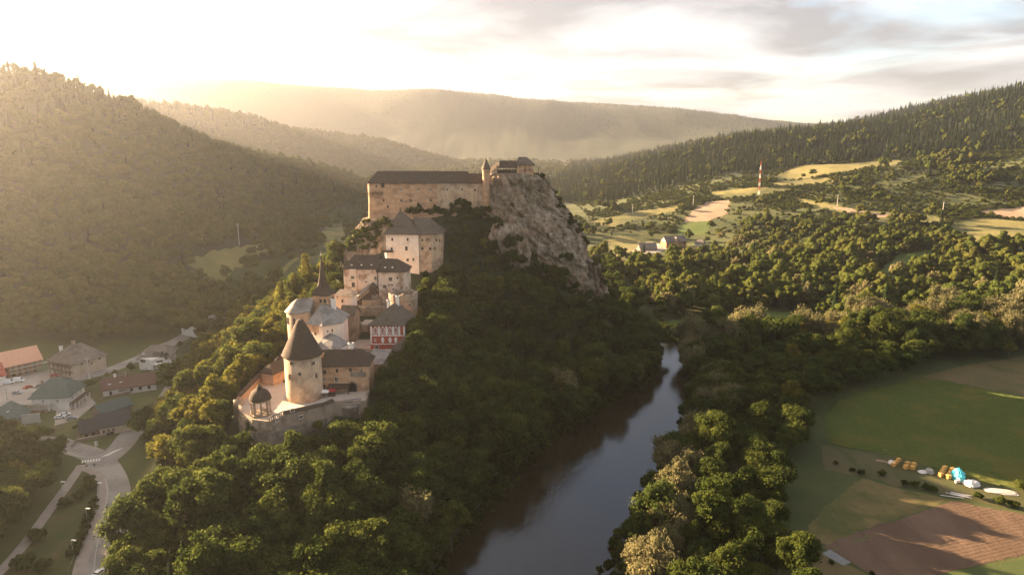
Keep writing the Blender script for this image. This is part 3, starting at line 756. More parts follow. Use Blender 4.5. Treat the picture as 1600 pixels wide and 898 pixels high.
def middle_palace():
    B = Bld('middle_palace', 'flaking white middle palace with dark hipped roof, dormers and a covered outside stair', 'palace', (-70, 345, 47))
    P = [(-85.2, 338.5), (-67.8, 338), (-67.8, 352), (-85.2, 352)]
    W = [(0, 549, 434, 1.9, 1.7, 'pale'), (0, 550, 446.5, 1.6, 2.4), (0, 586.5, 434.5, 1.4, 2.0, 'pale'), (0, 541, 460, .9, 1.2), (0, 572, 440, .7, .9), (0, 549, 468, 1.0, 1.8)]
    B.walls(P, 40, 65.5, M_PINK, W)
    B.hip(P, 65.5, 71.2, .26, 0, .8, M_SHINGLE, M_PINK)
    P2 = [(-67.8, 337.6), (-55.2, 337.6), (-53.2, 340.2), (-53.2, 351.5), (-67.8, 351.5)]
    W2 = [(0, 610, 436, 2.0, 2.2, 'pale'), (0, 621, 434, .9, 1.1), (0, 601, 447.5, 1.9, 1.9, 'pale'), (0, 608, 445, .8, .9), (0, 612.5, 445, .8, .9), (0, 614.5, 452, .9, 1.0), (0, 627, 449.5, .7, .9)]
    B.walls(P2, 40, 64.3, M_PINK, W2, label='right end of the palace with bare brick patches')
    O = offset(P2, .8)
    solid_roof([(*p, 63.9) for p in O], [(-66.4, 344.5, 69.7), (-58.5, 344.8, 69.2)], [(0, 1, 6, 5), (1, 2, 6), (2, 3, 6), (3, 4, 5, 6), (4, 0, 5)]).build('roof', M_SHINGLE, B.t)
    for px, py in ((549, 415.5), (564.5, 416), (580, 416.5)):
        x = px2x(px, 339, 67); y = 339.6; d = MB().box((x, y + .6, 66.2), (.9, 1.6, 1.25)).add([(x - .65, y - .4, 67.4), (x + .65, y - .4, 67.4), (x, y - .4, 68.1), (x - .65, y + 2, 67.4), (x + .65, y + 2, 67.4), (x, y + 2, 68.1)], [(0, 1, 2), (0, 2, 5, 3), (1, 4, 5, 2), (3, 5, 4), (0, 3, 4, 1)], 1)
        d.build('dormer', [M_CHALK, M_SHINGLE], B.t)
    for px, py in ((601.5, 418), (613, 419)):
        x = px2x(px, 339, 66); y = 339.4; d = MB().box((x, y + .6, 65), (.9, 1.8, 1.4)).add([(x - .65, y - .4, 66.3), (x + .65, y - .4, 66.3), (x, y - .4, 67.0), (x - .65, y + 2, 66.3), (x + .65, y + 2, 66.3), (x, y + 2, 67.0)], [(0, 1, 2), (0, 2, 5, 3), (1, 4, 5, 2), (3, 5, 4), (0, 3, 4, 1)], 1)
        d.build('dormer', [M_CHALK, M_SHINGLE], B.t)
    MB().box((-80.3, 337.9, 52), (3.6, 1.6, 13.2)).build('bay', M_PINK, B.t); 
    wmesh_at(B.t, 'window', (-80.3, 337.08, 60.3), (0, -1), 1.8, 1.6, 'pale'); wmesh_at(B.t, 'window', (-80.1, 337.08, 56.2), (0, -1), 1.5, 2.3, 'plain')
    MB().bar((-67.75, 337.3, 42), (-67.75, 337.3, 64), .35).build('drainpipe', M_WOOD, B.t)
    # covered stair against the front
    b = MB(); x0, x1, za, zb = -81.3, -71.6, 47.4, 54.6
    y0, y1 = 334.0, 337.0
    b.prism([(x0, y0), (x1, y0), (x1, y1), (x0, y1)], [44.5, 50.5, 50.5, 44.5], [za - .6, zb - .6, zb - .6, za - .6]); b.prism([(x1, y0), (x1 + 3.2, y0), (x1 + 3.2, y1), (x1, y1)], 52.6, zb - .6)
    b.build('stair_flight', M_WOOD, B.t)
    for t in np.linspace(0, 1, 7):
        x, z = x0 + (x1 - x0) * t, za + (zb - za) * t; MB().box((x, y0 + .12, z - .7), (.22, .22, 2.5)).build('post', M_WOOD, B.t)
    MB().bar((x0, y0 + .1, za + .4), (x1, y0 + .1, zb + .4), .1, .9).build('stair_rail', M_STONE2, B.t)
    r = MB(); V = [(x0 - .5, y0 - .5, za + 1.7), (x1, y0 - .5, zb + 1.7), (x1 + .2, y1, zb + 3.3), (x0 - .5, y1, za + 3.0)]
    r.add(V, [(0, 1, 2, 3)]); r.add([(p[0], p[1], p[2] - .25) for p in V], [(3, 2, 1, 0)]); r.add(V + [(p[0], p[1], p[2] - .25) for p in V], [(1, 0, 4, 5), (2, 1, 5, 6), (0, 3, 7, 4)])
    r.build('stair_roof', M_GREYROOF, B.t)
    solid_roof([(x1 - .6, y0 - .6, zb + 1.6), (x1 + 3.8, y0 - .6, zb + 1.6), (x1 + 3.8, y1, zb + 1.6), (x1 - .6, y1, zb + 1.6)], [(x1 + 1.4, y1, zb + 4.2), (x1 + 1.4, y0 + .6, zb + 3.6)], [(0, 1, 5), (1, 2, 4, 5), (3, 0, 5, 4), (2, 3, 4)], .2).build('porch_roof', M_SHINGLE, B.t)
    MB().prism([(x1 + .2, y0 + .2), (x1 + 3.0, y0 + .2), (x1 + 3.0, y1), (x1 + .2, y1)], zb - .6, zb + 1.5).build('porch', M_WOOD, B.t)
middle_palace()
def round_bastion():
    B = Bld('round_bastion', 'roofless round stone bastion with a ragged top behind the red house', 'bastion', (-53, 328, 40))
    seg = 26; b = MB(); r = np.random.default_rng(4); ro, ri = 6.8, 5.7; c = (-53.2, 326)
    tops = 55.4 + r.random(seg) * .5 + np.where((np.arange(seg) % 5) == 0, .9, 0)
    V = []
    for i in range(seg):
        a = 2 * math.pi * i / seg
        for rr, z in ((ro, 34), (ro + .05, 52.4), (ro + .35, 53), (ro + .35, tops[i]), (ri, tops[i]), (ri, 50)): V.append((c[0] + rr * math.cos(a), c[1] + rr * math.sin(a), z))
    F = [(i * 6 + j, ((i + 1) % seg) * 6 + j, ((i + 1) % seg) * 6 + j + 1, i * 6 + j + 1) for i in range(seg) for j in range(5)]
    F.append(tuple(i * 6 + 5 for i in range(seg)))
    b.add(V, F).build('wall', M_STONE2, B.t)
    for a in (-2.2, -1.5, -1.0): wmesh_at(B.t, 'window', (c[0] + 6.85 * math.cos(a), c[1] + 6.85 * math.sin(a), 50.4), (math.cos(a), math.sin(a)), .8, .9, 'plain')
round_bastion()
def red_house():
    B = Bld('red_house', 'red painted castle house with white window surrounds and grey pyramid roof', 'house', (-56, 304, 36))
    FL, FR, BR, BL = (-64.4, 298), (-49.2, 298), (-46.6, 315), (-61.8, 315)
    P = [FL, FR, BR, BL]
    XS = [586.5, 598, 609.5, 618.5]
    W = [(0, x, 517, .9, 1.5, 'white') for x in XS] + [(0, 586.5, 531, .7, 1.2, 'white'), (0, 588.6, 542.3, 1.7, 1.9, 'white')]
    B.walls(P, 33, 47.4, M_RED, W)
    B.hip([FR, BR, BL, FL], 47.4, 54.6, .42, .2, .9, M_SHINGLE2, M_RED)
    Y = 297.88
    def bx(px0, px1, py0, py1, name, mm, t=.16):
        a = atY(px0, py1, 298); c = atY(px1, py0, 298)
        return MB().box(((a[0] + c[0]) / 2, 298 - t / 2 - .01, a[2]), (c[0] - a[0], t, c[2] - a[2])).build(name, mm, B.t)
    for p in (580.2, 592.3, 604, 614.3, 624, 631.6): bx(p - 1.1, p + 1.1, 509, 523.2, 'pilaster', M_CHALK, .2)
    bx(579.4, 632.4, 523.4, 524.8, 'string_course', M_CHALK, .22); bx(579.4, 632.4, 536.6, 537.8, 'string_course', M_CHALK, .22); bx(579.2, 580.8, 524.9, 536.5, 'pilaster', M_CHALK, .2); bx(631, 632.4, 524.9, 536.5, 'pilaster', M_CHALK, .2)
    bx(579.4, 632.4, 507.6, 508.9, 'cornice', M_CHALK, .26)
    for x in XS:
        # oval plaster frame round each upper window
        a = atY(x, 517, 298); b = MB(); n = 18; pr = []
        for i in range(n):
            t = 2 * math.pi * i / n; pr.append((a[0] + 1.05 * math.cos(t), 297.9, a[2] + 1.75 * math.sin(t)))
        for i in range(n): b.bar(pr[i], pr[(i + 1) % n], .2, .26)
        b.build('window_surround', M_CHALK, B.t)
        bx(x - 1.3, x + 1.3, 510, 511.6, 'window_hood', M_CHALK, .2)
    for x in (598, 609.5, 618.5):
        a = atY(x, 531, 298); b = MB().lathe((0, 0, 0), [(.55, 0), (.72, .06), (.6, .12)], 14)
        V = [(a[0] + p[0], 297.98 - p[2], a[2] + p[1] * 2.0) for p in b.V]
        obj('niche', V, b.F, M_CHALK, B.t)
    B.chimney((-57.2, 307.5), 1.5, 1.5, 50.5, 56.2); B.chimney((-53.6, 311), 1.4, 1.4, 50.0, 57.4)
    b = MB(); c = atY(604.5, 499, 299.5)
    b.box((c[0], 300.3, c[2] - .5), (1.5, 2.0, .7)).build('dormer', M_SHINGLE, B.t)
    # covered wall running off the right corner
    q = [np.array(xy(612, 548, 35)), np.array(xy(634, 529, 40))]
    b = MB(); a0, a1 = (-55.2, 291.5), (-47.3, 297.4)
    b.prism([a0, a1, (a1[0] + 1.6, a1[1] - 1.2), (a0[0] + 1.6, a0[1] - 1.2)], 28, [37.0, 42.6, 42.6, 37.0]); b.build('lean_to_wall', M_STONE2, B.t)
    V = [(a0[0] - 1.2, a0[1] - .5, 36.4), (a1[0] - 1, a1[1] - .2, 42.2), (a1[0] + 2.2, a1[1] - 1.4, 44.0), (a0[0] + 2.0, a0[1] - 1.4, 38.2), (a1[0] + 4.4, a1[1] - 2.6, 42.4), (a0[0] + 4.2, a0[1] - 2.8, 36.6)]
    b = MB().add(V, [(1, 0, 3, 2), (2, 3, 5, 4)]).add([(p[0], p[1], p[2] - .25) for p in V], [(0, 1, 2, 3), (3, 2, 4, 5)]); b.build('lean_to_roof', M_SHINGLE2, B.t)
red_house()
def chapel():
    B = Bld('chapel', 'castle chapel with pale grey roofs and a timber topped bell tower with a needle spire', 'chapel', (-86, 300, 36))
    Tq = [(-90.3, 301.2), (-83.0, 300.6), (-82.4, 308), (-89.8, 308.6)]
    B.walls(Tq, 36, 60.6, M_PLASTER, [(0, 501, 470, 1.2, 1.7), (0, 507.5, 470, 1.2, 1.7), (1, 515, 470, 1.1, 1.6)], name='tower_wall')
    B.pyramid(Tq, 60.6, (-86.3, 304.6, 66.6), .7, M_SHINGLE, name='spire_skirt')
    MB().lathe((-86.3, 304.6, 0), [(2.95, 62.6), (2.0, 65.6), (1.35, 69), (.75, 73), (.2, 77), (.05, 78)], 8).build('spire', M_SHINGLE, B.t)
    MB().lathe((-86.3, 304.6, 77.6), [(.12, 0), (.45, .5), (.12, 1.0), (.05, 2.2)], 8).build('finial', M_FRAME, B.t)
    A = [(-89.6, 290.2), (-82.2, 286), (-75.6, 291.5), (-75.6, 304), (-90.5, 302)]
    b = MB(); O = offset(A, .9)
    B.walls(A, 33, 50.6, M_WHITE, [(1, 519, 516, .6, 1.2, 'thin'), (1, 512, 517, .5, .9)], name='nave_wall')
    wmesh_at(B.t, 'window', (-86.0, 288.0, 45.5), (-.45, -.85), 1.0, 1.8, 'plain')
    b = MB().prism([(-89.63, 290.1), (-84.4, 287.13), (-84.5, 286.95), (-89.7, 289.92)], 46.4, 50.1); b.build('brick_band', M_PLASTER, B.t)
    solid_roof([(*p, 50.2) for p in O], [(-85.8, 295.2, 56.6), (-84.2, 303.5, 56.6)], [(0, 1, 5), (1, 2, 5), (2, 3, 6, 5), (3, 4, 6), (4, 0, 5, 6)]).build('nave_roof', M_GREYROOF, B.t)
    # round apse on the left
    MB().lathe((-96.4, 298.5, 0), [(5.2, 26), (5.1, 54.0)], 26).build('apse_wall', M_PLASTER2, B.t, True)
    for a in (-2.35, -1.65, -.95): wmesh_at(B.t, 'window', (-96.4 + 5.12 * math.cos(a), 298.5 + 5.12 * math.sin(a), 48.5), (math.cos(a), math.sin(a)), 1.0, 3.0, 'plain')
    MB().lathe((-96.4, 298.5, 0), [(5.9, 53.6), (5.8, 53.9), (2.4, 57.6), (.1, 59.4)], 26).build('apse_roof', M_GREYROOF, B.t, True)
    solid_roof([(-97, 292.8, 54.0), (-89.9, 294.5, 54.4), (-89.9, 308, 54.4), (-97, 305, 54)], [(-96.4, 299, 59.0), (-89.9, 302.5, 59.0)], [(0, 1, 5, 4), (1, 2, 5), (2, 3, 4, 5), (3, 0, 4)]).build('apse_roof', M_GREYROOF, B.t)
    MB().prism([(-96.5, 293.4), (-90, 295), (-90, 307.5), (-96.5, 304.5)], 34, 53.8).build('apse_wall', M_PLASTER2, B.t)
    B.chimney((-80.9, 300.5), 1.9, 1.7, 46, 58.6)
    # low sacristy in front
    Sq = [(-84.4, 277.0), (-76.8, 275.6), (-72.2, 286.5), (-80.4, 289)]
    B.walls(Sq, 32, [41.2, 41.2, 41.6, 44.0], M_CHALK, [(1, 523.5, 541, .8, 1.0)], name='sacristy_wall', cap=False)
    O = offset(Sq, .7)
    solid_roof([(*O[0], 41.3), (*O[1], 41.0), (*O[2], 42.2), (*O[3], 46.6)], [(-77.4, 285.4, 45.6)], [(0, 1, 4), (1, 2, 4), (2, 3, 4), (3, 0, 4)]).build('sacristy_roof', M_GREYROOF, B.t)
    MB().box((-88.2, 284.5, 33), (3.2, 2.6, 10.6)).build('buttress', M_CHALK, B.t)
chapel()
def yard_houses():
    B = Bld('yard_house', 'small white and brick house tucked behind the bell tower', 'house', (-79, 320, 44))
    P = [(-85.0, 318.5), (-76.2, 318), (-75.8, 325), (-84.6, 325.5)]
    B.walls(P, 40, 56.2, M_WHITE, [(0, 527, 463, .8, 1.0), (0, 535, 470, .9, 1.6)])
    B.hip(P, 56.2, 58.4, .2, .2, .6, M_PLASTER2, M_WHITE)
    B = Bld('gate_lodge', 'low stone lodge with brown roof between the bell tower and the covered stair', 'house', (-76, 312, 40))
    P = [(-80.4, 310.5), (-74.0, 309.5), (-72.8, 316), (-79.4, 317)]
    B.walls(P, 36, 49.0, M_STONE2, [(0, 530, 487, 1.0, 1.4), (0, 537, 490, 1.3, 2.2)])
    B.hip(P, 49.0, 52.6, 0, 0, .6, M_SHINGLE2, M_STONE2)
yard_houses()
def yard_walls():
    B = Bld('retaining_wall', 'dark stone retaining wall with arched doorway below the middle palace', 'wall', (-68, 329, 38))
    P = [(-86, 329.5), (-53.0, 328.5), (-53, 337.4), (-86, 338)]
    B.walls(P, 36, 47.6, M_STONE, [(0, 559, 491, 1.7, 2.9), (0, 536, 478, 1.6, 2.4), (0, 545, 482, 1.2, 2.2), (0, 572, 492, .7, .8)], wname='doorway')
    MB().box((-70.5, 334.2, 47.6), (9, 4, 2.6)).build('ruined_footing', M_STONE2, B.t)
    B2 = Bld('terrace_wall', 'lower stone terrace wall with an arch and central ramp above the court', 'wall', (-73, 317, 36))
    P = [(-80, 316.5), (-60.5, 316), (-60.5, 329), (-80, 329)]
    B2.walls(P, 34, 41.6, M_STONE2, [(0, 543, 519, 1.9, 3.0), (0, 579, 519, 1.2, 2.0)], wname='arch')
    MB().box((-70.6, 316.1, 35.5), (2.9, 1.2, 5.6)).build('ramp', M_STONE2, B2.t)
    MB().box((-70.6, 322, 41.62), (4.2, 9, .5)).build('ramp_deck', M_PAVE, B2.t)
    for s_ in (-1, 1): MB().box((-70.6 + s_ * 2.0, 316, 35.5), (.7, 1.9, 7.2)).build('pier', M_STONE, B2.t)
yard_walls()

# ---------------------------------------------------------------- lower castle: gate house, round tower, terrace
def gate_house():
    B = Bld('gate_house', 'ochre gate house with dark ridged roof and arched gateway beside the round tower', 'gatehouse', (-67, 265, 30))
    P = [(-77.5, 259.2), (-57.6, 260.2), (-57.6, 271.5), (-77.5, 271)]
    W = [(0, 507.5, 580.5, 1.1, 1.5), (0, 526.5, 578.5, 1.1, 1.5), (0, 547.5, 577.5, 1.1, 1.5), (0, 565, 579, .7, .9), (0, 525.5, 592.5, 1.6, 2.1, 'pale'), (0, 507, 592.5, .9, 1.4, 'pale')]
    B.walls(P, 26, 41.2, M_PLASTER, W)
    B.hip(P, 41.2, 46.0, 0, .18, .7, M_SHINGLE, M_PLASTER)
    x = px2x(551, 259.8, 31.5); z0 = 29.6
    b = MB(); n = 10; pts = [(x - 1.9, z0)] + [(x - 1.9 * math.cos(math.pi * i / n), z0 + 2.6 + 1.9 * math.sin(math.pi * i / n)) for i in range(n + 1)] + [(x + 1.9, z0)]
    b.add([(p[0], 259.62, p[1]) for p in pts], [tuple(range(len(pts)))], 1)
    for p, q in zip(pts[:-1], pts[1:]): b.bar((p[0], 259.6, p[1]), (q[0], 259.6, q[1]), .5, .45, 0)
    b.build('gateway_arch', [M_STONE2, M_DARK], B.t)
    MB().box((-61.6, 259.6, 36.5), (6.0, .5, 1.7)).build('hoarding', M_STONE, B.t)
    B.chimney((px2x(548, 268, 46), 268.0), 1.9, 1.6, 43.5, 47.6)
    B.chimney((-76.3, 262.5), .9, .9, 42, 45.0, M_PLASTER)
    B = Bld('roofed_passage', 'pale grey lean-to roof over a passage behind the gate house', 'passage', (-58, 280, 36))
    P = [(-63.5, 274), (-54.8, 275), (-53.0, 284.5), (-60.5, 285)]
    B.walls(P, 30, [36.6, 36.6, 39.6, 39.6], M_STONE2, cap=False)
    O = offset(P, .5); solid_roof([(*O[0], 36.5), (*O[1], 36.6), (*O[2], 39.8), (*O[3], 39.8)], [], [(0, 1, 2, 3)]).build('roof', M_GREYROOF, B.t)
gate_house()
def round_tower():
    c = (-81.6, 254.0)
    B = Bld('round_tower', 'big round ochre tower with tall dark cone roof on the front terrace', 'tower', (*c, 30))
    MB().lathe((*c, 0), [(7.15, 27), (7.0, 33.5), (7.02, 34), (6.95, 48.2)], 40).build('wall', M_PLASTER2, B.t, True)
    MB().lathe((*c, 0), [(7.0, 47.9), (7.75, 47.8), (7.7, 48.15), (6.6, 50.4), (4.3, 55.0), (2.3, 59.3), (1.15, 61.4), (.1, 61.6)], 40).build('roof', M_SHINGLE, B.t, True)
    MB().bar((c[0] + 1.1, c[1] - .4, 61.5), (c[0] + 7.6, c[1] - 1.2, 48.3), .18).build('ridge_batten', M_WOOD, B.t)
    for px, py, w, h in ((456, 567, 1.2, 1.1), (489, 567, 1.2, 1.1), (468.5, 583.5, 1.0, 1.1), (468.8, 597.5, 1.2, .9), (453.5, 588, .9, 2.2), (493.5, 586, .7, 2.0), (482, 574, .5, .6)):
        # meet the sight line with the cylinder
        d = ray(px, py); ox, oy = -c[0], -c[1]; a = d[0] ** 2 + d[1] ** 2; bb = 2 * (ox * d[0] + oy * d[1]); cc = ox * ox + oy * oy - 6.93 ** 2
        t = (-bb - math.sqrt(max(bb * bb - 4 * a * cc, 0))) / (2 * a); p = (d[0] * t, d[1] * t, CAM_H + d[2] * t - h / 2)
        wmesh_at(B.t, 'window', p, (p[0] - c[0], p[1] - c[1]), w, h, 'pale' if h < 1.0 else 'plain')
round_tower()
TER = [xy(*p, 30.6) for p in ((373, 630), (378, 645), (395, 656), (421, 659), (443, 649), (506, 635), (520, 629), (571, 627), (577, 607))] + [(-57, 272), (-76, 272)] + [xy(*p, 30.6) for p in ((447, 574), (429, 575))]
def terrace():
    b = MB().prism(TER, 26, 30.0); o = b.build('courtyard', M_PAVE); tag(o, kind='structure')
    U = [xy(*p, 36) for p in ((502, 540), (636, 546))] + [(-44, 316.5), (-80, 317), (-98, 308), (-104, 285)]
    o = MB().prism(U, 31, 35.8).build('courtyard', M_PAVE); tag(o, kind='structure')
    B = Bld('terrace_bastion', 'high curved stone wall carrying the front terrace of the castle', 'wall', (-80, 238, 20))
    out = offset(TER, .9)
    lo = offset(TER, 1.8)
    b = MB(); k = 8
    V = []
    for i in range(0, k + 1):
        for pp, z in ((lo[i], 9), (out[i], 26.2), (TER[i], 26.6)): V.append((*pp[:2], z))
    F = [(i * 3 + j, (i + 1) * 3 + j, (i + 1) * 3 + j + 1, i * 3 + j + 1) for i in range(k) for j in range(2)]
    b.add(V, F).build('base_wall', M_STONE, B.t)
    up = MB(); mid = offset(TER, .35); inn = offset(TER, -.45)
    hs = [31.2, 31.2, 31.0, 31.0, 31.0, 31.4, 31.4, 31.0, 31.2]
    V = []
    for i in range(k + 1):
        h = hs[i]; V += [(*mid[i], 26.5), (*mid[i], h), (*inn[i], h), (*inn[i], 29.6)]
    F = [(i * 4 + j, (i + 1) * 4 + j, (i + 1) * 4 + j + 1, i * 4 + j + 1) for i in range(k) for j in range(3)]
    up.add(V, F).build('parapet', M_STONE2, B.t)
    st = MB(); cr = offset(TER, .6)
    for i in range(0, k): st.bar((*cr[i], 26.5), (*cr[i + 1], 26.5), .4, .4)
    st.build('string_course', M_STONE2, B.t)
    # shingled coping on the front parapet
    a, c = np.array(TER[4]), np.array(TER[5])
    for (p, q) in ((TER[4], TER[5]), (TER[5], TER[6])):
        p = np.array(p); q = np.array(q); e = (q - p) / np.linalg.norm(q - p); n = np.array((e[1], -e[0]))
        V = [(*(p + n * .9), 31.5), (*(q + n * .9), 31.5), (*(q - n * .1), 32.4), (*(p - n * .1), 32.4), (*(q - n * 1.3), 31.6), (*(p - n * 1.3), 31.6)]
        MB().add(V, [(0, 1, 2, 3), (3, 2, 4, 5)]).add([(x, y, z - .2) for x, y, z in V], [(3, 2, 1, 0), (5, 4, 2, 3)]).add(V + [(x, y, z - .2) for x, y, z in V], [(1, 0, 6, 7), (4, 5, 11, 10)]).build('coping_roof', M_SHINGLE, B.t)
    for px, py in ((432, 657), (456.5, 641.5), (470, 652)):
        u, z, L = edge_uz(mid[3] if px < 443 else mid[4], mid[4] if px < 443 else mid[5], px, py)
        A, Bq = (mid[3], mid[4]) if px < 443 else (mid[4], mid[5]); e = (Bq - A) / L; p = A + e * u
        wmesh_at(B.t, 'window', (*p, z - .4), (e[1], -e[0]), 1.6, 1.4, 'pale')
    # corner bastion at the right
    c = xy(548, 632, 29); MB().lathe((c[0], c[1], 0), [(4.0, 12), (3.6, 28.4), (3.9, 28.8), (3.9, 29.6)], 18).build('corner_bastion', M_STONE, B.t, True)
    solid_roof([(c[0] - 3.6, c[1] - 2.6, 29.8), (c[0] + 4.2, c[1] - 1.8, 30.3), (c[0] + 3.8, c[1] + 1.6, 31.2), (c[0] - 3.2, c[1] + .8, 30.8)], [], [(0, 1, 2, 3)], .2).build('bastion_roof', M_GREYROOF, B.t)
    MB().lathe((*TER[0], 0), [(2.2, 12), (1.9, 30), (1.9, 32.2)], 16).build('corner_turret', M_STONE2, B.t, True)
    # left wall walk with its roof
    w = [np.array(TER[-1]), np.array(xy(405, 595, 31)), np.array(TER[0])]
    for p, q in zip(w[:-1], w[1:]):
        e = (q - p) / np.linalg.norm(q - p); n = np.array((-e[1], e[0]))           # n points inwards (to the court)
        if n @ (np.array(TER[4]) - p) < 0: n = -n
        MB().prism([tuple(v) for v in (p - n * .5, q - n * .5, q + n * .5, p + n * .5)], 14, 33.4).build('wall_walk', M_PLASTER, B.t)
        V = [(*(p - n * 1.0), 33.3), (*(q - n * 1.0), 33.3), (*q, 34.6), (*p, 34.6), (*(q + n * 1.1), 33.4), (*(p + n * 1.1), 33.4)]
        MB().add(V, [(0, 1, 2, 3), (3, 2, 4, 5)]).add([(x, y, z - .2) for x, y, z in V], [(3, 2, 1, 0), (5, 4, 2, 3)]).add(V + [(x, y, z - .2) for x, y, z in V], [(4, 5, 11, 10), (1, 0, 6, 7)]).build('wall_walk_roof', M_SHINGLE, B.t)
    # railing with balusters near the pavilion
    p, q = np.array(TER[3]), np.array(TER[4]); r = MB()
    r.bar((*p, 32.3), (*q, 32.3), .3)
    for t in np.linspace(0, 1, 8): v = p + (q - p) * t; r.box((*v, 31), (.3, .3, 1.2))
    r.build('railing', M_STONE2, B.t)
terrace()
def pavilion():
    c = xy(408.5, 646, 30.2)
    B = Bld('garden_pavilion', 'small open stone pavilion with dark domed roof at the terrace corner', 'pavilion', (*c, 30))
    rp = 3.2
    MB().lathe((*c, 0), [(3.9, 29.8), (3.9, 30.6)], 8, a0=.39, a1=.39 + 2 * math.pi).build('plinth', M_STONE2, B.t)
    for i in range(8):
        a = .39 + math.pi / 4 * i; x, y = c[0] + rp * math.cos(a), c[1] + rp * math.sin(a)
        MB().box((x, y, 30.6), (.62, .62, 5.0), a).build('pillar', M_STONE2, B.t)
        a2 = a + math.pi / 4; p = np.array((x, y, 31.5)); q = np.array((c[0] + rp * math.cos(a2), c[1] + rp * math.sin(a2), 31.5))
        if i not in (5,):
            m = MB().bar(p, q, .18)
            for t in (.25, .5, .75): v = p + (q - p) * t; m.box((v[0], v[1], 30.6), (.14, .14, .9), a)
            m.build('railing', M_STONE2, B.t)
    MB().lathe((*c, 0), [(3.5, 35.4), (3.9, 35.5), (3.9, 36.2), (3.4, 36.3)], 8, a0=.39, a1=.39 + 2 * math.pi).build('entablature', M_STONE2, B.t)
    MB().lathe((*c, 0), [(4.1, 36.2), (3.9, 36.6), (3.7, 37.6), (3.0, 38.9), (1.9, 39.7), (1.1, 40.0), (1.05, 40.6), (.6, 41.0), (.2, 41.8), (.05, 42.8)], 16).build('dome', M_SHINGLE, B.t, True)
pavilion()
def sheds():
    c = xy(441, 577, 30)
    B = Bld('terrace_shed', 'open shed with dark roof at the back left of the terrace', 'shed', (*c, 30))
    Q = [(c[0] - 3.8, c[1] - 1.5), (c[0] + 2.6, c[1] - 1.8), (c[0] + 2.6, c[1] + 3), (c[0] - 3.8, c[1] + 3)]
    for q in Q: MB().box((*q, 30), (.3, .3, 3.4)).build('post', M_WOOD, B.t)
    MB().prism([Q[3], (Q[3][0] + .01, Q[3][1] + .4), (Q[2][0], Q[2][1] + .4), Q[2]][::-1], 30, 33.4).build('back_wall', M_PLASTER, B.t)
    MB().box((c[0] - .6, c[1] - .2, 30), (4.8, 1.2, 1.1)).build('counter', M_PLASTER, B.t)
    B.hip(Q, 33.4, 36.4, .2, .2, 1.0, M_SHINGLE, M_WOOD)
    c = (-100.5, 268)
    B = Bld('gate_ramp_house', 'narrow roofed gate passage with white chimney left of the round tower', 'house', (*c, 27))
    Q = [(-104.0, 268.5), (-98.2, 266.2), (-92.5, 279), (-98.5, 282)]
    B.walls(Q, 22, 35.4, M_PLASTER)
    B.hip([Q[1], Q[2], Q[3], Q[0]], 35.4, 38.6, .15, .1, .7, M_SHINGLE, M_PLASTER)
    B.chimney((-94.2, 277.5), 1.3, 1.3, 36, 41.2)
    # market things in front of the gate
    c = xy(507, 620, 30)
    p = thing('parasol', 'white square parasol open beside the round tower', 'parasol', (*c, 30))
    MB().lathe((*c, 30), [(.05, 0), (.05, 2.7)], 8).build('pole', M_WOOD, p)
    solid_roof([(c[0] - 1.9, c[1] - 1.6, 32.4), (c[0] + 1.9, c[1] - 1.6, 32.4), (c[0] + 1.9, c[1] + 1.6, 32.4), (c[0] - 1.9, c[1] + 1.6, 32.4)], [(c[0], c[1], 33.2)], [(0, 1, 4), (1, 2, 4), (2, 3, 4), (3, 0, 4)], .08).build('canopy', M_CHALK, p)
    c = xy(519, 618, 30)
    p = thing('market_stall', 'small red canvas stall next to the white parasol', 'stall', (*c, 30))
    MB().box((c[0], c[1], 30), (2.4, 1.2, 1.0)).build('counter', M_WOOD, p)
    for sx in (-1.1, 1.1):
        for sy in (-.8, .8): MB().box((c[0] + sx, c[1] + sy, 30), (.08, .08, 2.3)).build('post', M_WOOD, p)
    solid_roof([(c[0] - 1.5, c[1] - 1.2, 32.2), (c[0] + 1.5, c[1] - 1.2, 32.2), (c[0] + 1.5, c[1] + 1.2, 32.2), (c[0] - 1.5, c[1] + 1.2, 32.2)], [(c[0] - 1.3, c[1], 33), (c[0] + 1.3, c[1], 33)], [(0, 1, 5, 4), (1, 2, 5), (2, 3, 4, 5), (3, 0, 4)], .08).build('canopy', mat('red_canvas', (.35, .04, .04)), p)
    B = Bld('lean_to_shelter', 'dark roofed lean-to against the gate house wall beside the archway', 'shelter', (-70, 258, 30))
    Q = [(-73.2, 256.6), (-65.2, 257.0), (-65.2, 259.1), (-73.2, 258.9)]
    for q in Q[:2]: MB().box((*q, 29.8), (.25, .25, 2.6)).build('post', M_WOOD, B.t)
    B.shed(Q, 32.4, 33.6, .35, M_SHINGLE)
    MB().box((-76.0, 258.3, 30), (2.2, 1.5, 3.2)).build('booth', M_WOOD, B.t)
sheds()
# ================================================================== ROADS, VILLAGE
M_ASPH = mat('asphalt', (0.2, 0.185, 0.168), (0.26, 0.24, 0.22), 0.12, 0.9, 0.2, 4.0, c3=(0.3, 0.28, 0.25), s3=0.06)
M_PATH = mat('pale_path', (0.26, 0.22, 0.19), (0.33, 0.28, 0.24), 0.3, 0.9, 0.2, 3.0)
M_YARD = mat('dusty_yard', (0.34, 0.3, 0.26), (0.27, 0.23, 0.19), 0.12, 0.95, 0.2, 2.0, c3=(0.4, 0.36, 0.31), s3=0.06)
M_PAINT = mat('road_paint', (0.7, 0.68, 0.64), (0.5, 0.47, 0.43), 1.5)
M_KERB = mat('kerb_stone', (0.42, 0.39, 0.35), (0.34, 0.31, 0.28), 1.0)
M_LAWN = mat('verge_grass', (0.045, 0.058, 0.015), (0.07, 0.07, 0.02), 0.15, 0.95, 0.6, 3.0, c3=(0.085, 0.075, 0.028), s3=0.08)
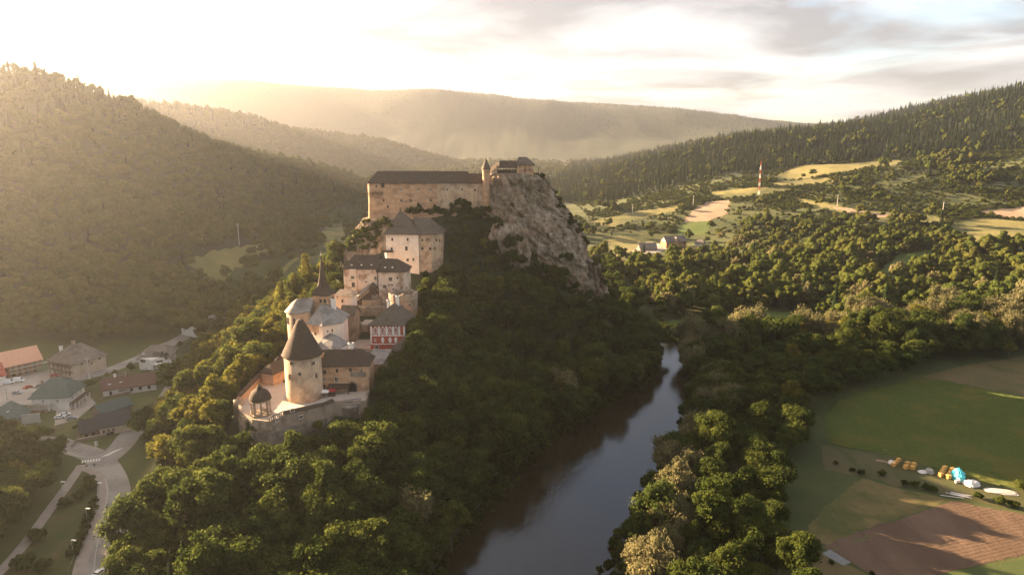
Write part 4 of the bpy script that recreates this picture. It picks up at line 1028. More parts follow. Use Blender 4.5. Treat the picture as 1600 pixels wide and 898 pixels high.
def W6(*pts, z=FLAT_L): return [xy(px, py, z) for px, py in pts]
ROAD = W6((140, 1000), (152, 940), (160, 898), (168, 850), (177, 800), (181, 772), (176, 748), (160, 722), (140, 708), (112, 700), (80, 690), (30, 690))
strip(ROAD, 9.4, z=FLAT_L + .10, name='road', m=M_ASPH)
ROAD2 = W6((160, 722), (178, 706), (196, 690), (214, 672)) + [(-164, 300), (-176, 345)] 
ROAD2 = [ROAD[7], xy(178, 708, 6), xy(192, 694, 6), xy(206, 676, 6), (-163, 290), (-172, 330), (-182, 360)]
strip(ROAD2, 9.5, z=FLAT_L + .104, name='road', m=M_ASPH)
def on_ground(pts): return [tuple(hit(*p)[:2]) for p in pts]
ROAD3 = on_ground([(60, 600), (120, 592), (168, 579), (210, 563), (246, 546), (275, 533), (300, 518)]) 
strip(ROAD3, 9.0, zoff=.16, name='road', m=M_ASPH, cols=3)
strip(W6((112, 985), (118, 930), (127, 880), (141, 838), (154, 795), (161, 768), (157, 748), (146, 736), (131, 731)), 3.6, z=FLAT_L + .13, name='pavement', m=M_PATH)
strip(W6((144, 925), (149, 870), (157, 825), (166, 785), (168, 765), (164, 748)), .35, z=FLAT_L + .2, name='kerb', m=M_KERB, cols=1)
strip(W6((-70, 960), (0, 893), (40, 848), (75, 800), (103, 762), (128, 726)), 3.4, z=FLAT_L + .108, name='footpath', m=M_PATH)
strip(W6((204, 905), (197, 868), (195, 850), (200, 822)), .5, z=FLAT_L + .1, name='kerb', m=M_KERB, cols=1)
strip(W6((176, 898), (184, 850), (191, 815)), .4, z=FLAT_L + .16, name='kerb', m=M_KERB, cols=1)
strip(W6((106, 706), (130, 714), (158, 711), (180, 698)), .4, z=FLAT_L + .16, name='kerb', m=M_KERB, cols=1)
def flat(name, pts, z, m, kind='structure'):
    if name == 'field':                                             # ragged margins
        r = np.random.default_rng(len(pts) * 7 + int(abs(pts[0][0]) * 10)); q = []
        for a, b in zip(pts, list(pts[1:]) + [pts[0]]):
            a, b = np.array(a), np.array(b); n = max(1, int(np.linalg.norm(b - a) / 2.5))
            q += [tuple(a + (b - a) * i / n + r.normal(0, .45, 2)) for i in range(n)]
        pts = q
    o = obj(name, [(*p, z) for p in pts], [tuple(range(len(pts)))], m); 
    if kind: tag(o, kind=kind)
    return o
flat('verge', W6((0, 900), (52, 832), (82, 790), (110, 752), (126, 733), (146, 738), (152, 752), (156, 768), (148, 795), (134, 838), (120, 880), (108, 930), (-20, 930)), FLAT_L + .05, M_LAWN)
flat('yard', W6((-60, 640), (-60, 585), (20, 578), (80, 572), (110, 590), (70, 600), (60, 612), (20, 640)), FLAT_L + .06, M_YARD)
flat('yard', W6((85, 665), (88, 640), (110, 628), (140, 618), (150, 630), (120, 655)), FLAT_L + .055, M_YARD)
# crossing stripes
for i in range(7):
    a = np.array(W6((129 + i * 4.4, 721 - i * .5))[0]); MB().box((a[0], a[1], FLAT_L + .108), (.55, 2.6, .006), .5).build('crossing_stripe', M_PAINT).__setitem__('kind', 'structure')
for i in range(6):
    a = np.array(W6((165 + i * 4.0, 712 - i * 2.0))[0]); MB().box((a[0], a[1], FLAT_L + .112), (.55, 2.8, .006), -.9).build('crossing_stripe', M_PAINT).__setitem__('kind', 'structure')

M_CREAM = mat('cream_render', (0.56, 0.47, 0.38), (0.47, 0.38, 0.3), 0.3, c3=(0.36, 0.28, 0.21), s3=0.2, t3=(.56, .7))
M_VWHITE = mat('white_render', (0.7, 0.68, 0.64), (0.62, 0.59, 0.55), 0.3)
M_VBASE = mat('stone_base', (0.27, 0.21, 0.16), (0.2, 0.155, 0.12), 1.2, bump=.5)
M_SLATE = mat('old_grey_tiles', (0.145, 0.12, 0.105), (0.19, 0.16, 0.14), 0.5, .85, .6, 3.0, (1, 1, 2), c3=(0.11, .095, .08), s3=.15)
M_GREEN = mat('green_roof_tiles', (0.055, 0.085, 0.08), (0.075, 0.11, 0.10), 0.6, .7, .5, 3.0, (1, 1, 2))
M_BLUE = mat('blue_black_roof', (0.03, 0.036, 0.045), (0.045, 0.052, 0.062), 0.6, .7, .5, 3.0, (1, 1, 2))
M_BROWN = mat('brown_roof_tiles', (0.105, 0.058, 0.045), (0.14, 0.08, 0.062), 0.6, .8, .5, 3.0, (1, 1, 2))
M_ORANGE = mat('new_orange_tiles', (0.62, 0.32, 0.2), (0.68, 0.37, 0.25), 0.7, .8, .4, 3.0, (1, 1, 2))
M_TILERED = mat('red_roof_tiles', (0.33, 0.07, 0.05), (0.4, 0.1, 0.07), 0.7, .8, .4, 3.0)
M_GREYFLAT = mat('grey_flat_roof', (0.3, 0.28, 0.25), (0.36, 0.33, 0.3), 0.4)
M_BRICK = mat('bare_brick', (0.3, 0.16, 0.105), (0.24, 0.12, 0.08), 0.6, bump=.4)
M_TARP = mat('green_netting', (0.22, 0.27, 0.16), (0.17, 0.22, 0.13), 0.6)
M_STEEL = mat('grey_metal', (0.35, 0.36, 0.37), rough=.45, metal=.3)
M_GLASS = mat('roof_glass', (0.5, 0.55, 0.6), rough=.15, spec=.6)
def gquad(c, L, Wd, ang):
    """footprint front-left, front-right, back-right, back-left; ang turns about z"""
    ca, sa = math.cos(ang), math.sin(ang); 
    return [(c[0] + u * ca - v * sa, c[1] + u * sa + v * ca) for u, v in ((-L / 2, -Wd / 2), (L / 2, -Wd / 2), (L / 2, Wd / 2), (-L / 2, Wd / 2))]
def par(FL, FR, depth):
    """rectangle behind the front edge"""
    FL, FR = np.array(FL), np.array(FR); e = FR - FL; n = np.array((-e[1], e[0])) / np.linalg.norm(e)
    return [tuple(FL), tuple(FR), tuple(FR + n * depth), tuple(FL + n * depth)]
def row(Q, e, n, z, w, h, st='white', f0=.1, f1=.9):
    """n evenly spaced windows along edge e"""
    A, Bq = np.array(Q[e]), np.array(Q[(e + 1) % 4]); L = np.linalg.norm(Bq - A)
    return [(e, (L * (f0 + (f1 - f0) * (i + .5) / n), z), w, h, 0, st) for i in range(n)]
# windows given as (edge, (u, z), w, h, 0, style) -> adapt to walls()
_old_walls = Bld.walls
def _walls(s, poly, z0, z1, m, wins=(), **k):
    b = []
    for w in wins:
        if isinstance(w[1], tuple):
            A, Bq = np.array(poly[w[0]][:2], float), np.array(poly[(w[0] + 1) % len(poly)][:2], float); e = (Bq - A) / np.linalg.norm(Bq - A)
            p = A + e * w[1][0]; q = proj((*p, w[1][1] + w[3] / 2)); b.append((w[0], q[0], q[1], w[2], w[3], w[5]))
        else: b.append(w)
    return _old_walls(s, poly, z0, z1, m, b, **k)
Bld.walls = _walls
def skylight(B, p, s=1.0):
    MB().box((p[0], p[1], p[2]), (s, s * 1.2, .15)).build('skylight', M_GLASS, B.t)
def v_old():
    FR = xy(113, 568, 14); BR = xy(164.5, 554, 13.5); Q0 = par(FR, BR, 19)   # long right wall is edge 0
    B = Bld('old_manor', 'big old cream manor with worn grey hipped roof beside the upper road', 'house', (*Q0[0], 6))
    B.walls(Q0, 4, 13.8, M_CREAM, [(0, x, y, 1.2, 1.7, 'plain') for x, y in ((127, 563.5), (137, 561), (155, 557))] + [(0, 143, 567, 1.0, 1.3, 'plain')] + row(Q0, 3, 5, 10.2, 1.3, 1.8, 'plain') + row(Q0, 3, 5, 7.0, 1.3, 1.8, 'plain'))
    B.hip(Q0, 13.8, 21.2, .3, .34, 1.0, M_SLATE, M_CREAM, drop=.3)
    e = (np.array(Q0[3]) - np.array(Q0[0])); u = e / np.linalg.norm(e); n = np.array((Q0[0][0] - Q0[1][0], Q0[0][1] - Q0[1][1])); n /= np.linalg.norm(n)
    for zz in (9.2, 12.2):
        g = MB(); a = np.array(Q0[0]) + n * 1.0; b = a + e * .9; g.bar((*a, zz), (*b, zz), 1.6, .2); 
        for t in np.linspace(0, 1, 6): p = a + (b - a) * t + n * .7; g.box((*p, 6.0 if zz < 10 else 9.2), (.18, .18, 3.2))
        g.bar((*(a + n * .7), zz + .8), (*(b + n * .7), zz + .8), .12, .5); g.build('timber_gallery', M_WOOD if zz > 10 else M_VBASE, B.t)
    c = (np.array(Q0[3]) * .75 + np.array(Q0[0]) * .25); B.chimney(c - n * 4, 1.2, 1.2, 15, 20.5)
    B.chimney((np.array(Q0[1]) + np.array(Q0[3])) / 2 + u * 2, 1.3, 1.3, 19, 22.4, M_STONE2)
v_old()
def v_orange():
    FL = xy(-18, 578, 12.5); FR = xy(64, 560, 12.5); Q = par(FL, FR, 13)
    B = Bld('half_built_house', 'house under repair with new orange roof and scaffolding along its front', 'house', (*Q[1], 6))
    B.walls(Q, 4, 12.5, M_BRICK, row(Q, 0, 6, 9.2, 1.6, 1.9, 'thin') + row(Q, 0, 6, 6.4, 1.6, 2.0, 'thin') + row(Q, 1, 2, 9, 1.3, 1.6, 'plain'))
    B.hip(Q, 12.5, 18.8, 0, 0, .9, M_ORANGE, M_BRICK)
    e = np.array(Q[1]) - np.array(Q[0]); u = e / np.linalg.norm(e); n = np.array((u[1], -u[0])); L = np.linalg.norm(e)
    for k, t in enumerate(np.arange(.38, 1.12, .105)):
        for d in (.7, 2.0):
            p = np.array(Q[0]) + e * t + n * d; MB().box((*p, 6), (.12, .12, 6.2)).build('scaffold_pole', M_STEEL, B.t)
    for z in (8.0, 10.2):
        p = np.array(Q[0]) + e * .36 + n * 1.35; q = np.array(Q[0]) + e * 1.1 + n * 1.35
        MB().bar((*p, z), (*q, z), 1.5, .12).build('scaffold_deck', M_FRAME, B.t)
        p, q = p + n * .7, q + n * .7; MB().bar((*p, z + .9), (*q, z + .9), .1, .2).build('scaffold_rail', M_FRAME, B.t)
    p = np.array(Q[0]) + e * .86 + n * 2.1; q = np.array(Q[0]) + e * 1.08 + n * 2.1; MB().bar((*p, 7.6), (*q, 7.6), .06, 2.4).build('netting', M_TARP, B.t)
v_orange()
def v_far_left():
    Q = par(xy(-45, 600, 10), xy(9, 588, 10), 12)
    B = Bld('white_house', 'white house with steep red roof cut off by the left edge of the picture', 'house', (*Q[1], 6))
    B.walls(Q, 4, 11, M_VWHITE, row(Q, 0, 4, 8, 1.1, 1.5) + row(Q, 1, 2, 8, 1.1, 1.5)); B.hip(Q, 11, 16.5, 0, 0, .6, M_TILERED, M_VWHITE)
v_far_left()
def v_hotel():
    B = Bld('hotel', 'white guest house with big dark green roof, columned terrace and balcony', 'guest house', (*xy(95, 640, 6), 6))
    A = [xy(54, 613, 13), xy(91, 614, 13), xy(121, 592, 13), xy(84, 590, 13)]
    A = par(A[0], A[1], 15)
    B.walls(A, 5, 13, M_VWHITE, row(A, 0, 3, 10.4, 1.1, 1.4, 'white') + row(A, 1, 3, 10.2, 1.2, 1.5))
    B.hip(A, 13, 18.2, .32, .2, .9, M_GREEN, M_VWHITE)
    C = [xy(106, 618, 13), xy(131, 600, 13)]; Q = par(C[0], C[1], 16)
    B.walls(Q, 5, 13, M_VWHITE, row(Q, 0, 3, 9.8, 1.4, 1.9) + row(Q, 3, 2, 9.8, 1.2, 1.6) + row(Q, 0, 3, 6.6, 1.2, 1.8, 'thin'))
    B.hip([Q[1], Q[2], Q[3], Q[0]], 13, 18.6, .25, .3, 1.0, M_GREEN, M_VWHITE)
    # terrace in front of the left wing
    e = np.array(A[1]) - np.array(A[0]); u = e / np.linalg.norm(e); n = np.array((u[1], -u[0])); L = np.linalg.norm(e)
    a = np.array(A[0]) - u * 3.0; T = [tuple(a + n * 6.4), tuple(a + u * (L + 2.6) + n * 6.4), tuple(a + u * (L + 2.6)), tuple(a)]
    MB().prism(T, 4, 6.8).build('terrace_base', M_VBASE, B.t)
    ap = np.array(T[0]) + (np.array(T[1]) - np.array(T[0])) * .78
    b = MB(); pts = [(-1.6, 0)] + [(-1.6 * math.cos(math.pi * i / 8), 1.0 + 1.3 * math.sin(math.pi * i / 8)) for i in range(9)] + [(1.6, 0)]
    b.add([(*(ap + u * p[0] + n * .05), 4.6 + p[1]) for p in pts], [tuple(range(len(pts)))], 1)
    for p, q in zip(pts[1:-2], pts[2:-1]): b.bar((*(ap + u * p[0] + n * .06), 4.6 + p[1]), (*(ap + u * q[0] + n * .06), 4.6 + q[1]), .3, .3)
    b.build('cellar_arch', [M_STONE2, M_DARK], B.t)
    for t in (.05, .35, .65, .97):
        p = np.array(T[0]) + (np.array(T[1]) - np.array(T[0])) * t - n * .4; MB().box((*p, 6.8), (.45, .45, 2.7), math.atan2(u[1], u[0])).build('column', M_VWHITE, B.t)
    O = offset(T, .5); solid_roof([(*O[0], 9.7), (*O[1], 9.7), (*O[2], 10.3), (*O[3], 10.3)], [], [(0, 1, 2, 3)], .25).build('terrace_roof', M_GREYFLAT, B.t)
    MB().bar((*np.array(A[0]), 7.9), (*np.array(A[1]), 7.9), .1, 1.6).build('shade_wall', M_WOOD, B.t)
    # balcony on the right wing
    e = np.array(Q[1]) - np.array(Q[0]); u = e / np.linalg.norm(e); n = np.array((u[1], -u[0])); L = np.linalg.norm(e)
    a = np.array(Q[0]) + n * 1.2; b2 = np.array(Q[1]) + n * 1.2
    MB().bar((*a, 9.1), (*b2, 9.1), 2.3, .25).bar((*(a + n * 1.1), 9.9), (*(b2 + n * 1.1), 9.9), .15, 1.0).build('balcony', M_WOOD, B.t)
    for t in (.03, .27, .5, .74, .97): MB().box((*(a + (b2 - a) * t + n * 1.0), 6), (.4, .4, 3.0)).build('column', M_VWHITE, B.t)
    B.chimney(xy(66, 601, 15), .8, .8, 13.5, 16.6, M_STONE2)
v_hotel()
def v_left_green():
    Q = par(xy(-30, 688, 9), xy(44, 641, 9), 15)
    B = Bld('low_green_house', 'low house with broad dark green roof at the left edge of the picture', 'house', (*Q[1], 6))
    B.walls(Q, 4, 9.2, M_CREAM, row(Q, 1, 3, 6.6, 1.2, 1.6) + row(Q, 0, 5, 6.4, 1.2, 1.6)); B.hip(Q, 9.2, 13.6, 0, 0, 1.3, M_GREEN, M_CREAM)
    skylight(B, (*xy(10.5, 643, 11.6), 11.6), 1.2)
v_left_green()
def v_brown():
    Q = par(xy(160, 608, 10), xy(243, 598, 9.6), 9)
    B = Bld('brown_roof_house', 'long low white house with brown tiled roof and two chimneys', 'house', (*Q[0], 6))
    B.walls(Q, 4, 9.8, M_VWHITE, [(0, 173, 614, 1.1, 1.6, 'thin')] + row(Q, 0, 3, 7.2, 1.3, 1.5, 'thin', .45, .95) + row(Q, 3, 2, 7, 1, 1.3)); B.hip(Q, 9.8, 14.2, 0, 0, .9, M_BROWN, M_VWHITE)
    m = (np.array(Q[0]) + np.array(Q[3])) / 2; e = np.array(Q[1]) - np.array(Q[0]); e /= np.linalg.norm(e)
    B.chimney(m + e * 5.5, .8, .8, 13, 15.4); B.chimney(m + e * 10, .8, .8, 13, 15.6, M_STONE2)
    for px, py in ((171, 600.5), (189, 597)): skylight(B, (*xy(px, py, 12.2), 12.25), 1.1)
    x = par(xy(186, 610, 8.5), xy(206, 606, 8.5), 3)
    b = MB().prism(x, 8.0, 8.3).build('porch_roof', M_BROWN, B.t)
v_brown()
def v_villa():
    Q = par(xy(216, 559.5, 12), xy(238, 562, 12), 17); Q2 = par(xy(238, 561, 12), xy(266, 556, 12), 16)
    B = Bld('white_villa', 'white villa with dark grey hipped roof and pillared porch above the brown roof', 'house', (*Q[0], 6))
    B.walls(Q, 4, 12, M_VWHITE, [(0, 223.5, 563.5, 3.4, 1.5, 'thin')] + row(Q, 3, 3, 9.3, 1.2, 1.4)); B.walls(Q2, 4, 11.6, M_VWHITE, [(0, 248, 565, 4.0, 1.3, 'thin'), (0, 246, 572, 1.2, 1.9, 'thin')])
    QQ = par(Q[0], tuple(np.array(Q2[1])), 17); B.hip(QQ, 12, 16.6, .3, .3, 1.0, M_SLATE, M_VWHITE)
    skylight(B, (*xy(224, 553, 13.6), 13.7), 1.2); c = xy(247, 551, 14.2); MB().box((*c, 13.4), (4.2, 2.4, 1.7)).build('dormer', M_SLATE, B.t)
    e = np.array(Q2[1]) - np.array(Q2[0]); u = e / np.linalg.norm(e); n = np.array((u[1], -u[0]))
    for t in (.15, .5, .85): MB().box((*(np.array(Q2[0]) + e * t + n * 2.6), 6), (.4, .4, 3.2)).build('column', M_VWHITE, B.t)
    T = [tuple(np.array(Q2[0]) + n * 3), tuple(np.array(Q2[1]) + n * 3), Q2[1], Q2[0]]; MB().prism(T, 9.2, 9.6).build('porch_roof', M_VWHITE, B.t)
v_villa()
def v_blue():
    Q = par(xy(155, 668, 10), xy(204, 658, 10), 9)
    B = Bld('blue_roof_house', 'cream house with blue black roof and two skylights next to the road junction', 'house', (*Q[0], 6))
    B.walls(Q, 4, 10, M_CREAM, row(Q, 0, 3, 7.2, .9, 1.3, 'thin', .05, .5) + row(Q, 0, 1, 4.6, 3.6, 2.9, 'white', .1, .5)); B.hip(Q, 10, 14.8, 0, 0, .7, M_BLUE, M_CREAM)
    for px, py in ((159, 651), (171, 649)): skylight(B, (*xy(px, py, 12.8), 12.95), 1.1)
    Q2 = par(xy(126, 676, 8.5), xy(153, 670, 8.5), 8)
    B.walls(Q2, 4, 8.4, M_VBASE, row(Q2, 0, 2, 6.2, 1.0, 1.2, 'thin')); B.hip(Q2, 8.4, 12.6, 0, 0, .6, M_BLUE, M_VBASE, name='roof')
    Q = par(xy(158, 645, 10), xy(206, 630, 10), 9)
    B = Bld('barn', 'long shed with grey green roof behind the blue roofed house', 'barn', (*Q[0], 6))
    B.walls(Q, 4, 9.8, M_VBASE, row(Q, 3, 1, 6, 1.5, 1.6, 'thin')); B.hip(Q, 9.8, 12.8, 0, 0, .6, M_GREEN, M_VBASE)
    # panel and boundary wall
    c = xy(50, 664, 6); p = thing('billboard', 'large pale grey panel standing on posts below the guest house', 'billboard', (*c, 6)); a = .35
    for s_ in (-2.6, 2.6): MB().box((c[0] + s_ * math.cos(a), c[1] + s_ * math.sin(a), 6), (.25, .25, 4.8), a).build('post', M_STEEL, p)
    MB().box((*c, 7.2), (7.0, .3, 3.9), a).build('panel', mat('pale_panel', (.42, .41, .38), (.46, .45, .42), .5), p)
    MB().box((c[0], c[1], 7.05), (7.3, .4, .15), a).box((c[0], c[1], 11.1), (7.3, .4, .15), a).build('frame', M_STEEL, p)
    a, b = np.array(xy(122, 690, 6)), np.array(xy(168, 681, 6)); w = Bld('garden_wall', 'low stone garden wall in front of the blue roofed house', 'wall', (*a, 6))
    MB().bar((*a, 6.5), (*b, 6.5), .5, 1.4).build('wall', M_VBASE, w.t); MB().bar((*a, 7.28), (*b, 7.28), .65, .14).build('coping', M_KERB, w.t)
    p = xy(151, 697, 6); t = thing('utility_cabinet', 'small white utility cabinet on the kerb of the junction', 'cabinet', (*p, 6)); MB().box((*p, 6.1), (1.0, .6, 1.9)).build('cabinet_body', M_VWHITE, t); MB().box((*p, 8.0), (1.15, .75, .12)).build('cabinet_roof', M_STEEL, t); MB().box((p[0], p[1] - .31, 6.3), (.03, .02, 1.5)).build('door_seam', M_DARK, t)
v_blue()
def v_long():
    a = hit(305, 529); Q = par(xy(306, 512, a[2] + 6.5), xy(372, 492, a[2] + 6.5), 13)
    B = Bld('long_hall', 'long pale hall with white gable and light grey roof partly behind golden trees', 'hall', (*Q[0], a[2]))
    B.walls(Q, a[2] - 4, a[2] + 6.5, M_VWHITE, row(Q, 0, 6, a[2] + 3, 1.6, 1.5)); B.hip(Q, a[2] + 6.5, a[2] + 9.6, 0, 0, .7, M_GREYROOF, M_VWHITE)
    MB().box((*((np.array(Q[0]) * .7 + np.array(Q[2]) * .3)), a[2] + 8.5), (.8, .8, 1.6)).build('roof_vent', M_STEEL, B.t)
    a = hit(398, 470)
    Q = par(xy(385, 466, a[2] + 4), xy(420, 463, a[2] + 4), 13); B = Bld('valley_house', 'small house with faded brown roof beyond the golden trees', 'house', (*Q[0], a[2]))
    B.walls(Q, a[2] - 3, a[2] + 4, M_CREAM, row(Q, 0, 4, a[2] + 1.4, 1.2, 1.4)); B.hip(Q, a[2] + 4, a[2] + 10, 0, 0, 1, M_BROWN, M_CREAM)
    B.chimney((np.array(Q[0]) + np.array(Q[2])) / 2 + np.array((-5, 3)), .9, .9, a[2] + 9, a[2] + 12); B.chimney((np.array(Q[0]) + np.array(Q[2])) / 2 + np.array((-1, 4)), .9, .9, a[2] + 9, a[2] + 12)
    a = hit(417, 456); Q = par(xy(411, 456, a[2] + 3), xy(424, 453.5, a[2] + 3), 7); B = Bld('red_shed', 'little shed with bright red roof behind the faded brown roof', 'shed', (*Q[0], a[2]))
    B.walls(Q, a[2] - 3, a[2] + 3, M_WOOD, row(Q, 0, 1, a[2] + .5, 1.6, 2.0, 'thin')); B.hip(Q, a[2] + 3, a[2] + 5.4, 0, 0, .5, M_TILERED, M_WOOD)
v_long()

# ---------------------------------------------------------------- cars
M_TYRE = mat('tyre', (0.02, 0.02, 0.02)); M_CARGLASS = mat('car_glass', (0.02, 0.025, 0.03), rough=.08, spec=.6); M_LAMPG = mat('headlight_glass', (.7, .7, .68), rough=.1)
def car(p, ang, paint, label, van=False, group='parked cars'):
    t = thing('parked_car' if not van else 'parked_van', label, 'car' if not van else 'van', p, group); t.rotation_euler = (0, 0, ang)
    L, Wd = (4.4, 1.8) if not van else (5.4, 2.0)
    prof = [(-L / 2, .35), (-L / 2, .85), (-L / 2 + .15, 1.0), (-L / 2 + .9, 1.08), (L / 2 - .9, .98), (L / 2 - .1, .8), (L / 2, .4)] if not van else [(-L / 2, .35), (-L / 2, 2.1), (-L / 2 + .15, 2.25), (L / 2 - 1.7, 2.25), (L / 2 - .9, 1.25), (L / 2 - .05, 1.05), (L / 2, .4)]
    def slab(pr, w0, w1, zsplit):
        b = MB(); n = len(pr); V = []
        for s_ in (-1, 1):
            for x, z in pr: V.append((x, s_ * (w0 if z < zsplit else w1) / 2, z))
        F = [(i, (i + 1) % n, n + (i + 1) % n, n + i) for i in range(n)] + [tuple(range(n))[::-1], tuple(range(n, 2 * n))]
        return b.add(V, [f[::-1] for f in F])
    def part(name, b, m):
        o = bpy.data.objects.new(name, mesh(name, b.V, b.F, m, b.M)); COL.objects.link(o); o.parent = t; return o
    part('body', slab(prof, Wd, Wd - .12, .9), paint)
    if not van:
        part('cabin_glass', slab([(-L / 2 + .55, 1.02), (-L / 2 + 1.0, 1.42), (.35, 1.42), (1.05, .98)], Wd - .14, Wd - .42, 1.2), M_CARGLASS)
        part('roof', slab([(-L / 2 + .95, 1.4), (-L / 2 + 1.05, 1.48), (.3, 1.48), (.42, 1.4)], Wd - .36, Wd - .44, 1.44), paint)
    else:
        part('windscreen', slab([(L / 2 - 1.66, 2.1), (L / 2 - 1.6, 2.14), (L / 2 - .92, 1.32), (L / 2 - 1.0, 1.3)], Wd - .2, Wd - .2, 1), M_CARGLASS)
    for sx in (-L / 2 + .85, L / 2 - .85):
        for sy in (-1, 1):
            b = MB(); n = 10
            V = [(sx + .33 * math.cos(2 * math.pi * i / n), sy * (Wd / 2 - .2 + k * .22), .33 + .33 * math.sin(2 * math.pi * i / n)) for k in (0, 1) for i in range(n)]
            b.add(V, [(i, (i + 1) % n, n + (i + 1) % n, n + i) for i in range(n)] + [tuple(range(n)), tuple(range(n, 2 * n))]); part('wheel', b, M_TYRE)
    for sy in (-.6, .6): part('headlight', MB().box((L / 2 - .08, sy, .62), (.12, .35, .16)), M_LAMPG)
    return t
P_WHITE = mat('white_car_paint', (.75, .75, .74), rough=.25, spec=.5); P_SILV = mat('silver_car_paint', (.22, .24, .27), rough=.25, spec=.5); P_RED = mat('red_car_paint', (.4, .04, .03), rough=.3, spec=.5)
Z6 = FLAT_L + .07
car((*xy(156, 897, 6), FLAT_L + .1), 1.35, P_WHITE, 'white car driving on the road at the bottom edge', group='cars on the road')
car((*xy(27, 615, 6), Z6), .15, P_SILV, 'silver grey car parked alone in the dusty yard')
car((*xy(94, 653, 6), Z6), .5, P_WHITE, 'white car parked nearest to the panel below the guest house')
car((*xy(102, 649, 6), Z6), .5, P_WHITE, 'white car parked second from the panel, by the guest house columns')
car((*xy(86, 588, 6), Z6), .2, P_RED, 'red car parked in front of the old manor')
car((*xy(14, 599, 6), Z6), .3, P_WHITE, 'white van parked left of the container van in the yard', True)
car((*xy(30, 596, 6), Z6), .1, P_WHITE, 'white van parked beneath the scaffolding', True)
car((*xy(60, 604, 6), Z6), 1.1, P_SILV, 'silver grey car parked against the hedge behind the green hotel roof')
car((*xy(44, 606, 6), Z6), 1.2, P_RED, 'red car parked between the yard pole and the hotel roof')
car((*xy(112, 655, 6), Z6), .55, P_SILV, 'silver grey car at the right end of the small row by the hotel')
car((*xy(228, 578, 6), Z6), .1, P_WHITE, 'white car under the porch of the white villa')
M_FENCE = mat('weathered_fence_board', (.2, .16, .12), (.26, .21, .16), 1.0)
def fence(pts, label, h=1.3):
    P = [np.array(xy(*p, 6)) for p in pts]; t = thing('garden_fence', label, 'fence', (*P[0], FLAT_L))
    for p, q in zip(P[:-1], P[1:]):
        L = np.linalg.norm(q - p); n = max(1, int(L / 2.6))
        for i in range(n + 1): v = p + (q - p) * i / n; MB().box((*v, FLAT_L), (.14, .14, h + .1)).build('post', M_FENCE, t)
        for k in range(4): MB().bar((*p, FLAT_L + .25 + k * .3), (*q, FLAT_L + .25 + k * .3), .05, .22).build('board', M_FENCE, t)
fence(((150, 626), (205, 614)), 'weathered board fence in front of the long brown roofed house'); fence(((112, 700), (124, 684), (126, 672)), 'board fence at the corner of the junction left of the blue roofed house'); fence(((60, 676), (100, 668)), 'board fence behind the grove below the parked white cars'); fence(((176, 590), (206, 583)), 'board fence between the upper road and the brown roofed house')
# ---------------------------------------------------------------- street lamps, poles, signs
M_LAMP = mat('white_lamp_head', (.8, .78, .72), rough=.4)
def lamp(px, py, h, label):
    p = xy(px, py, FLAT_L); t = thing('street_lamp', label, 'street lamp', (*p, FLAT_L), 'street lamps on the verge')
    MB().lathe((*p, FLAT_L), [(.11, 0), (.06, h)], 8).build('pole', M_STEEL, t)
    MB().bar((*p, FLAT_L + h - .1), (p[0] + .7, p[1] - .2, FLAT_L + h + .1), .08).build('arm', M_STEEL, t)
    MB().box((p[0] + .9, p[1] - .25, FLAT_L + h), (1.5, .5, .22), -.2).build('lamp_head', M_LAMP, t)
lamp(98, 772, 5.0, 'street lamp beside the footpath, farthest left of the four'); lamp(155, 774, 5.0, 'street lamp standing inside the bend of the road'); lamp(137, 816, 5.2, 'street lamp rising out of the middle of the hedge'); lamp(115, 868, 5.4, 'street lamp at the low end of the hedge nearest the camera')
p = xy(149, 735, 6); t = thing('road_sign', 'dark road sign on a pole at the tip of the verge', 'road sign', (*p, 6)); MB().lathe((*p, 6), [(.06, 0), (.06, 3.2)], 8).build('pole', M_STEEL, t); MB().box((p[0], p[1] - .08, 8.0), (.75, .06, 1.1)).build('sign_plate', M_SLATE, t)
a, b = W6((106, 897), (129, 840)); a, b = np.array(a), np.array(b)
t = thing('guard_rail', 'low green metal rail between the pavement and the hedge', 'railing', (*a, 6)); M_RAIL = mat('green_rail', (.1, .13, .08), rough=.6)
MB().bar((*a, 7.0), (*b, 7.0), .1, .18).build('rail', M_RAIL, t)
MB().bar((*a, 6.55), (*b, 6.55), .06, .1).build('rail', M_RAIL, t)
for k in np.linspace(0, 1, 9): q = a + (b - a) * k; MB().box((*q, 6), (.1, .1, 1.05)).build('post', M_RAIL, t)
M_POLE = mat('concrete_pole', (.55, .52, .48), (.48, .45, .41), .5)
def pole(px, py, h, label):
    p = hit(px, py); t = thing('power_pole', label, 'power pole', tuple(p), 'power line poles')
    MB().lathe(tuple(p), [(.42, -1), (.24, h)], 8).build('pole', M_POLE, t)
    MB().box((p[0], p[1], p[2] + h - 1.2), (2.6, .22, .22)).build('crossarm', M_STEEL, t)
    for s_ in (-1.1, 0, 1.1): MB().lathe((p[0] + s_, p[1], p[2] + h - 1), [(.1, 0), (.14, .25), (.05, .5)], 6).build('insulator', M_VWHITE, t)
pole(374, 383, 22, 'tall pale power pole in the meadow on the left valley side'); pole(317, 388, 13, 'short power pole at the wood edge on the left valley side')
pole(988, 335, 15, 'power pole in the pale meadow left of the harvested field'); pole(1083, 320, 14, 'power pole at the top corner of the harvested field')
pole(1308, 322, 15, 'thin power pole above the dark wood in the middle of the right hill'); pole(1473, 331, 13, 'white power pole left of the pinkish field on the right hill'); pole(140, 592, 12, 'slim pole beside the old manor'); pole(14, 640, 11, 'slim pole at the edge of the dusty yard')
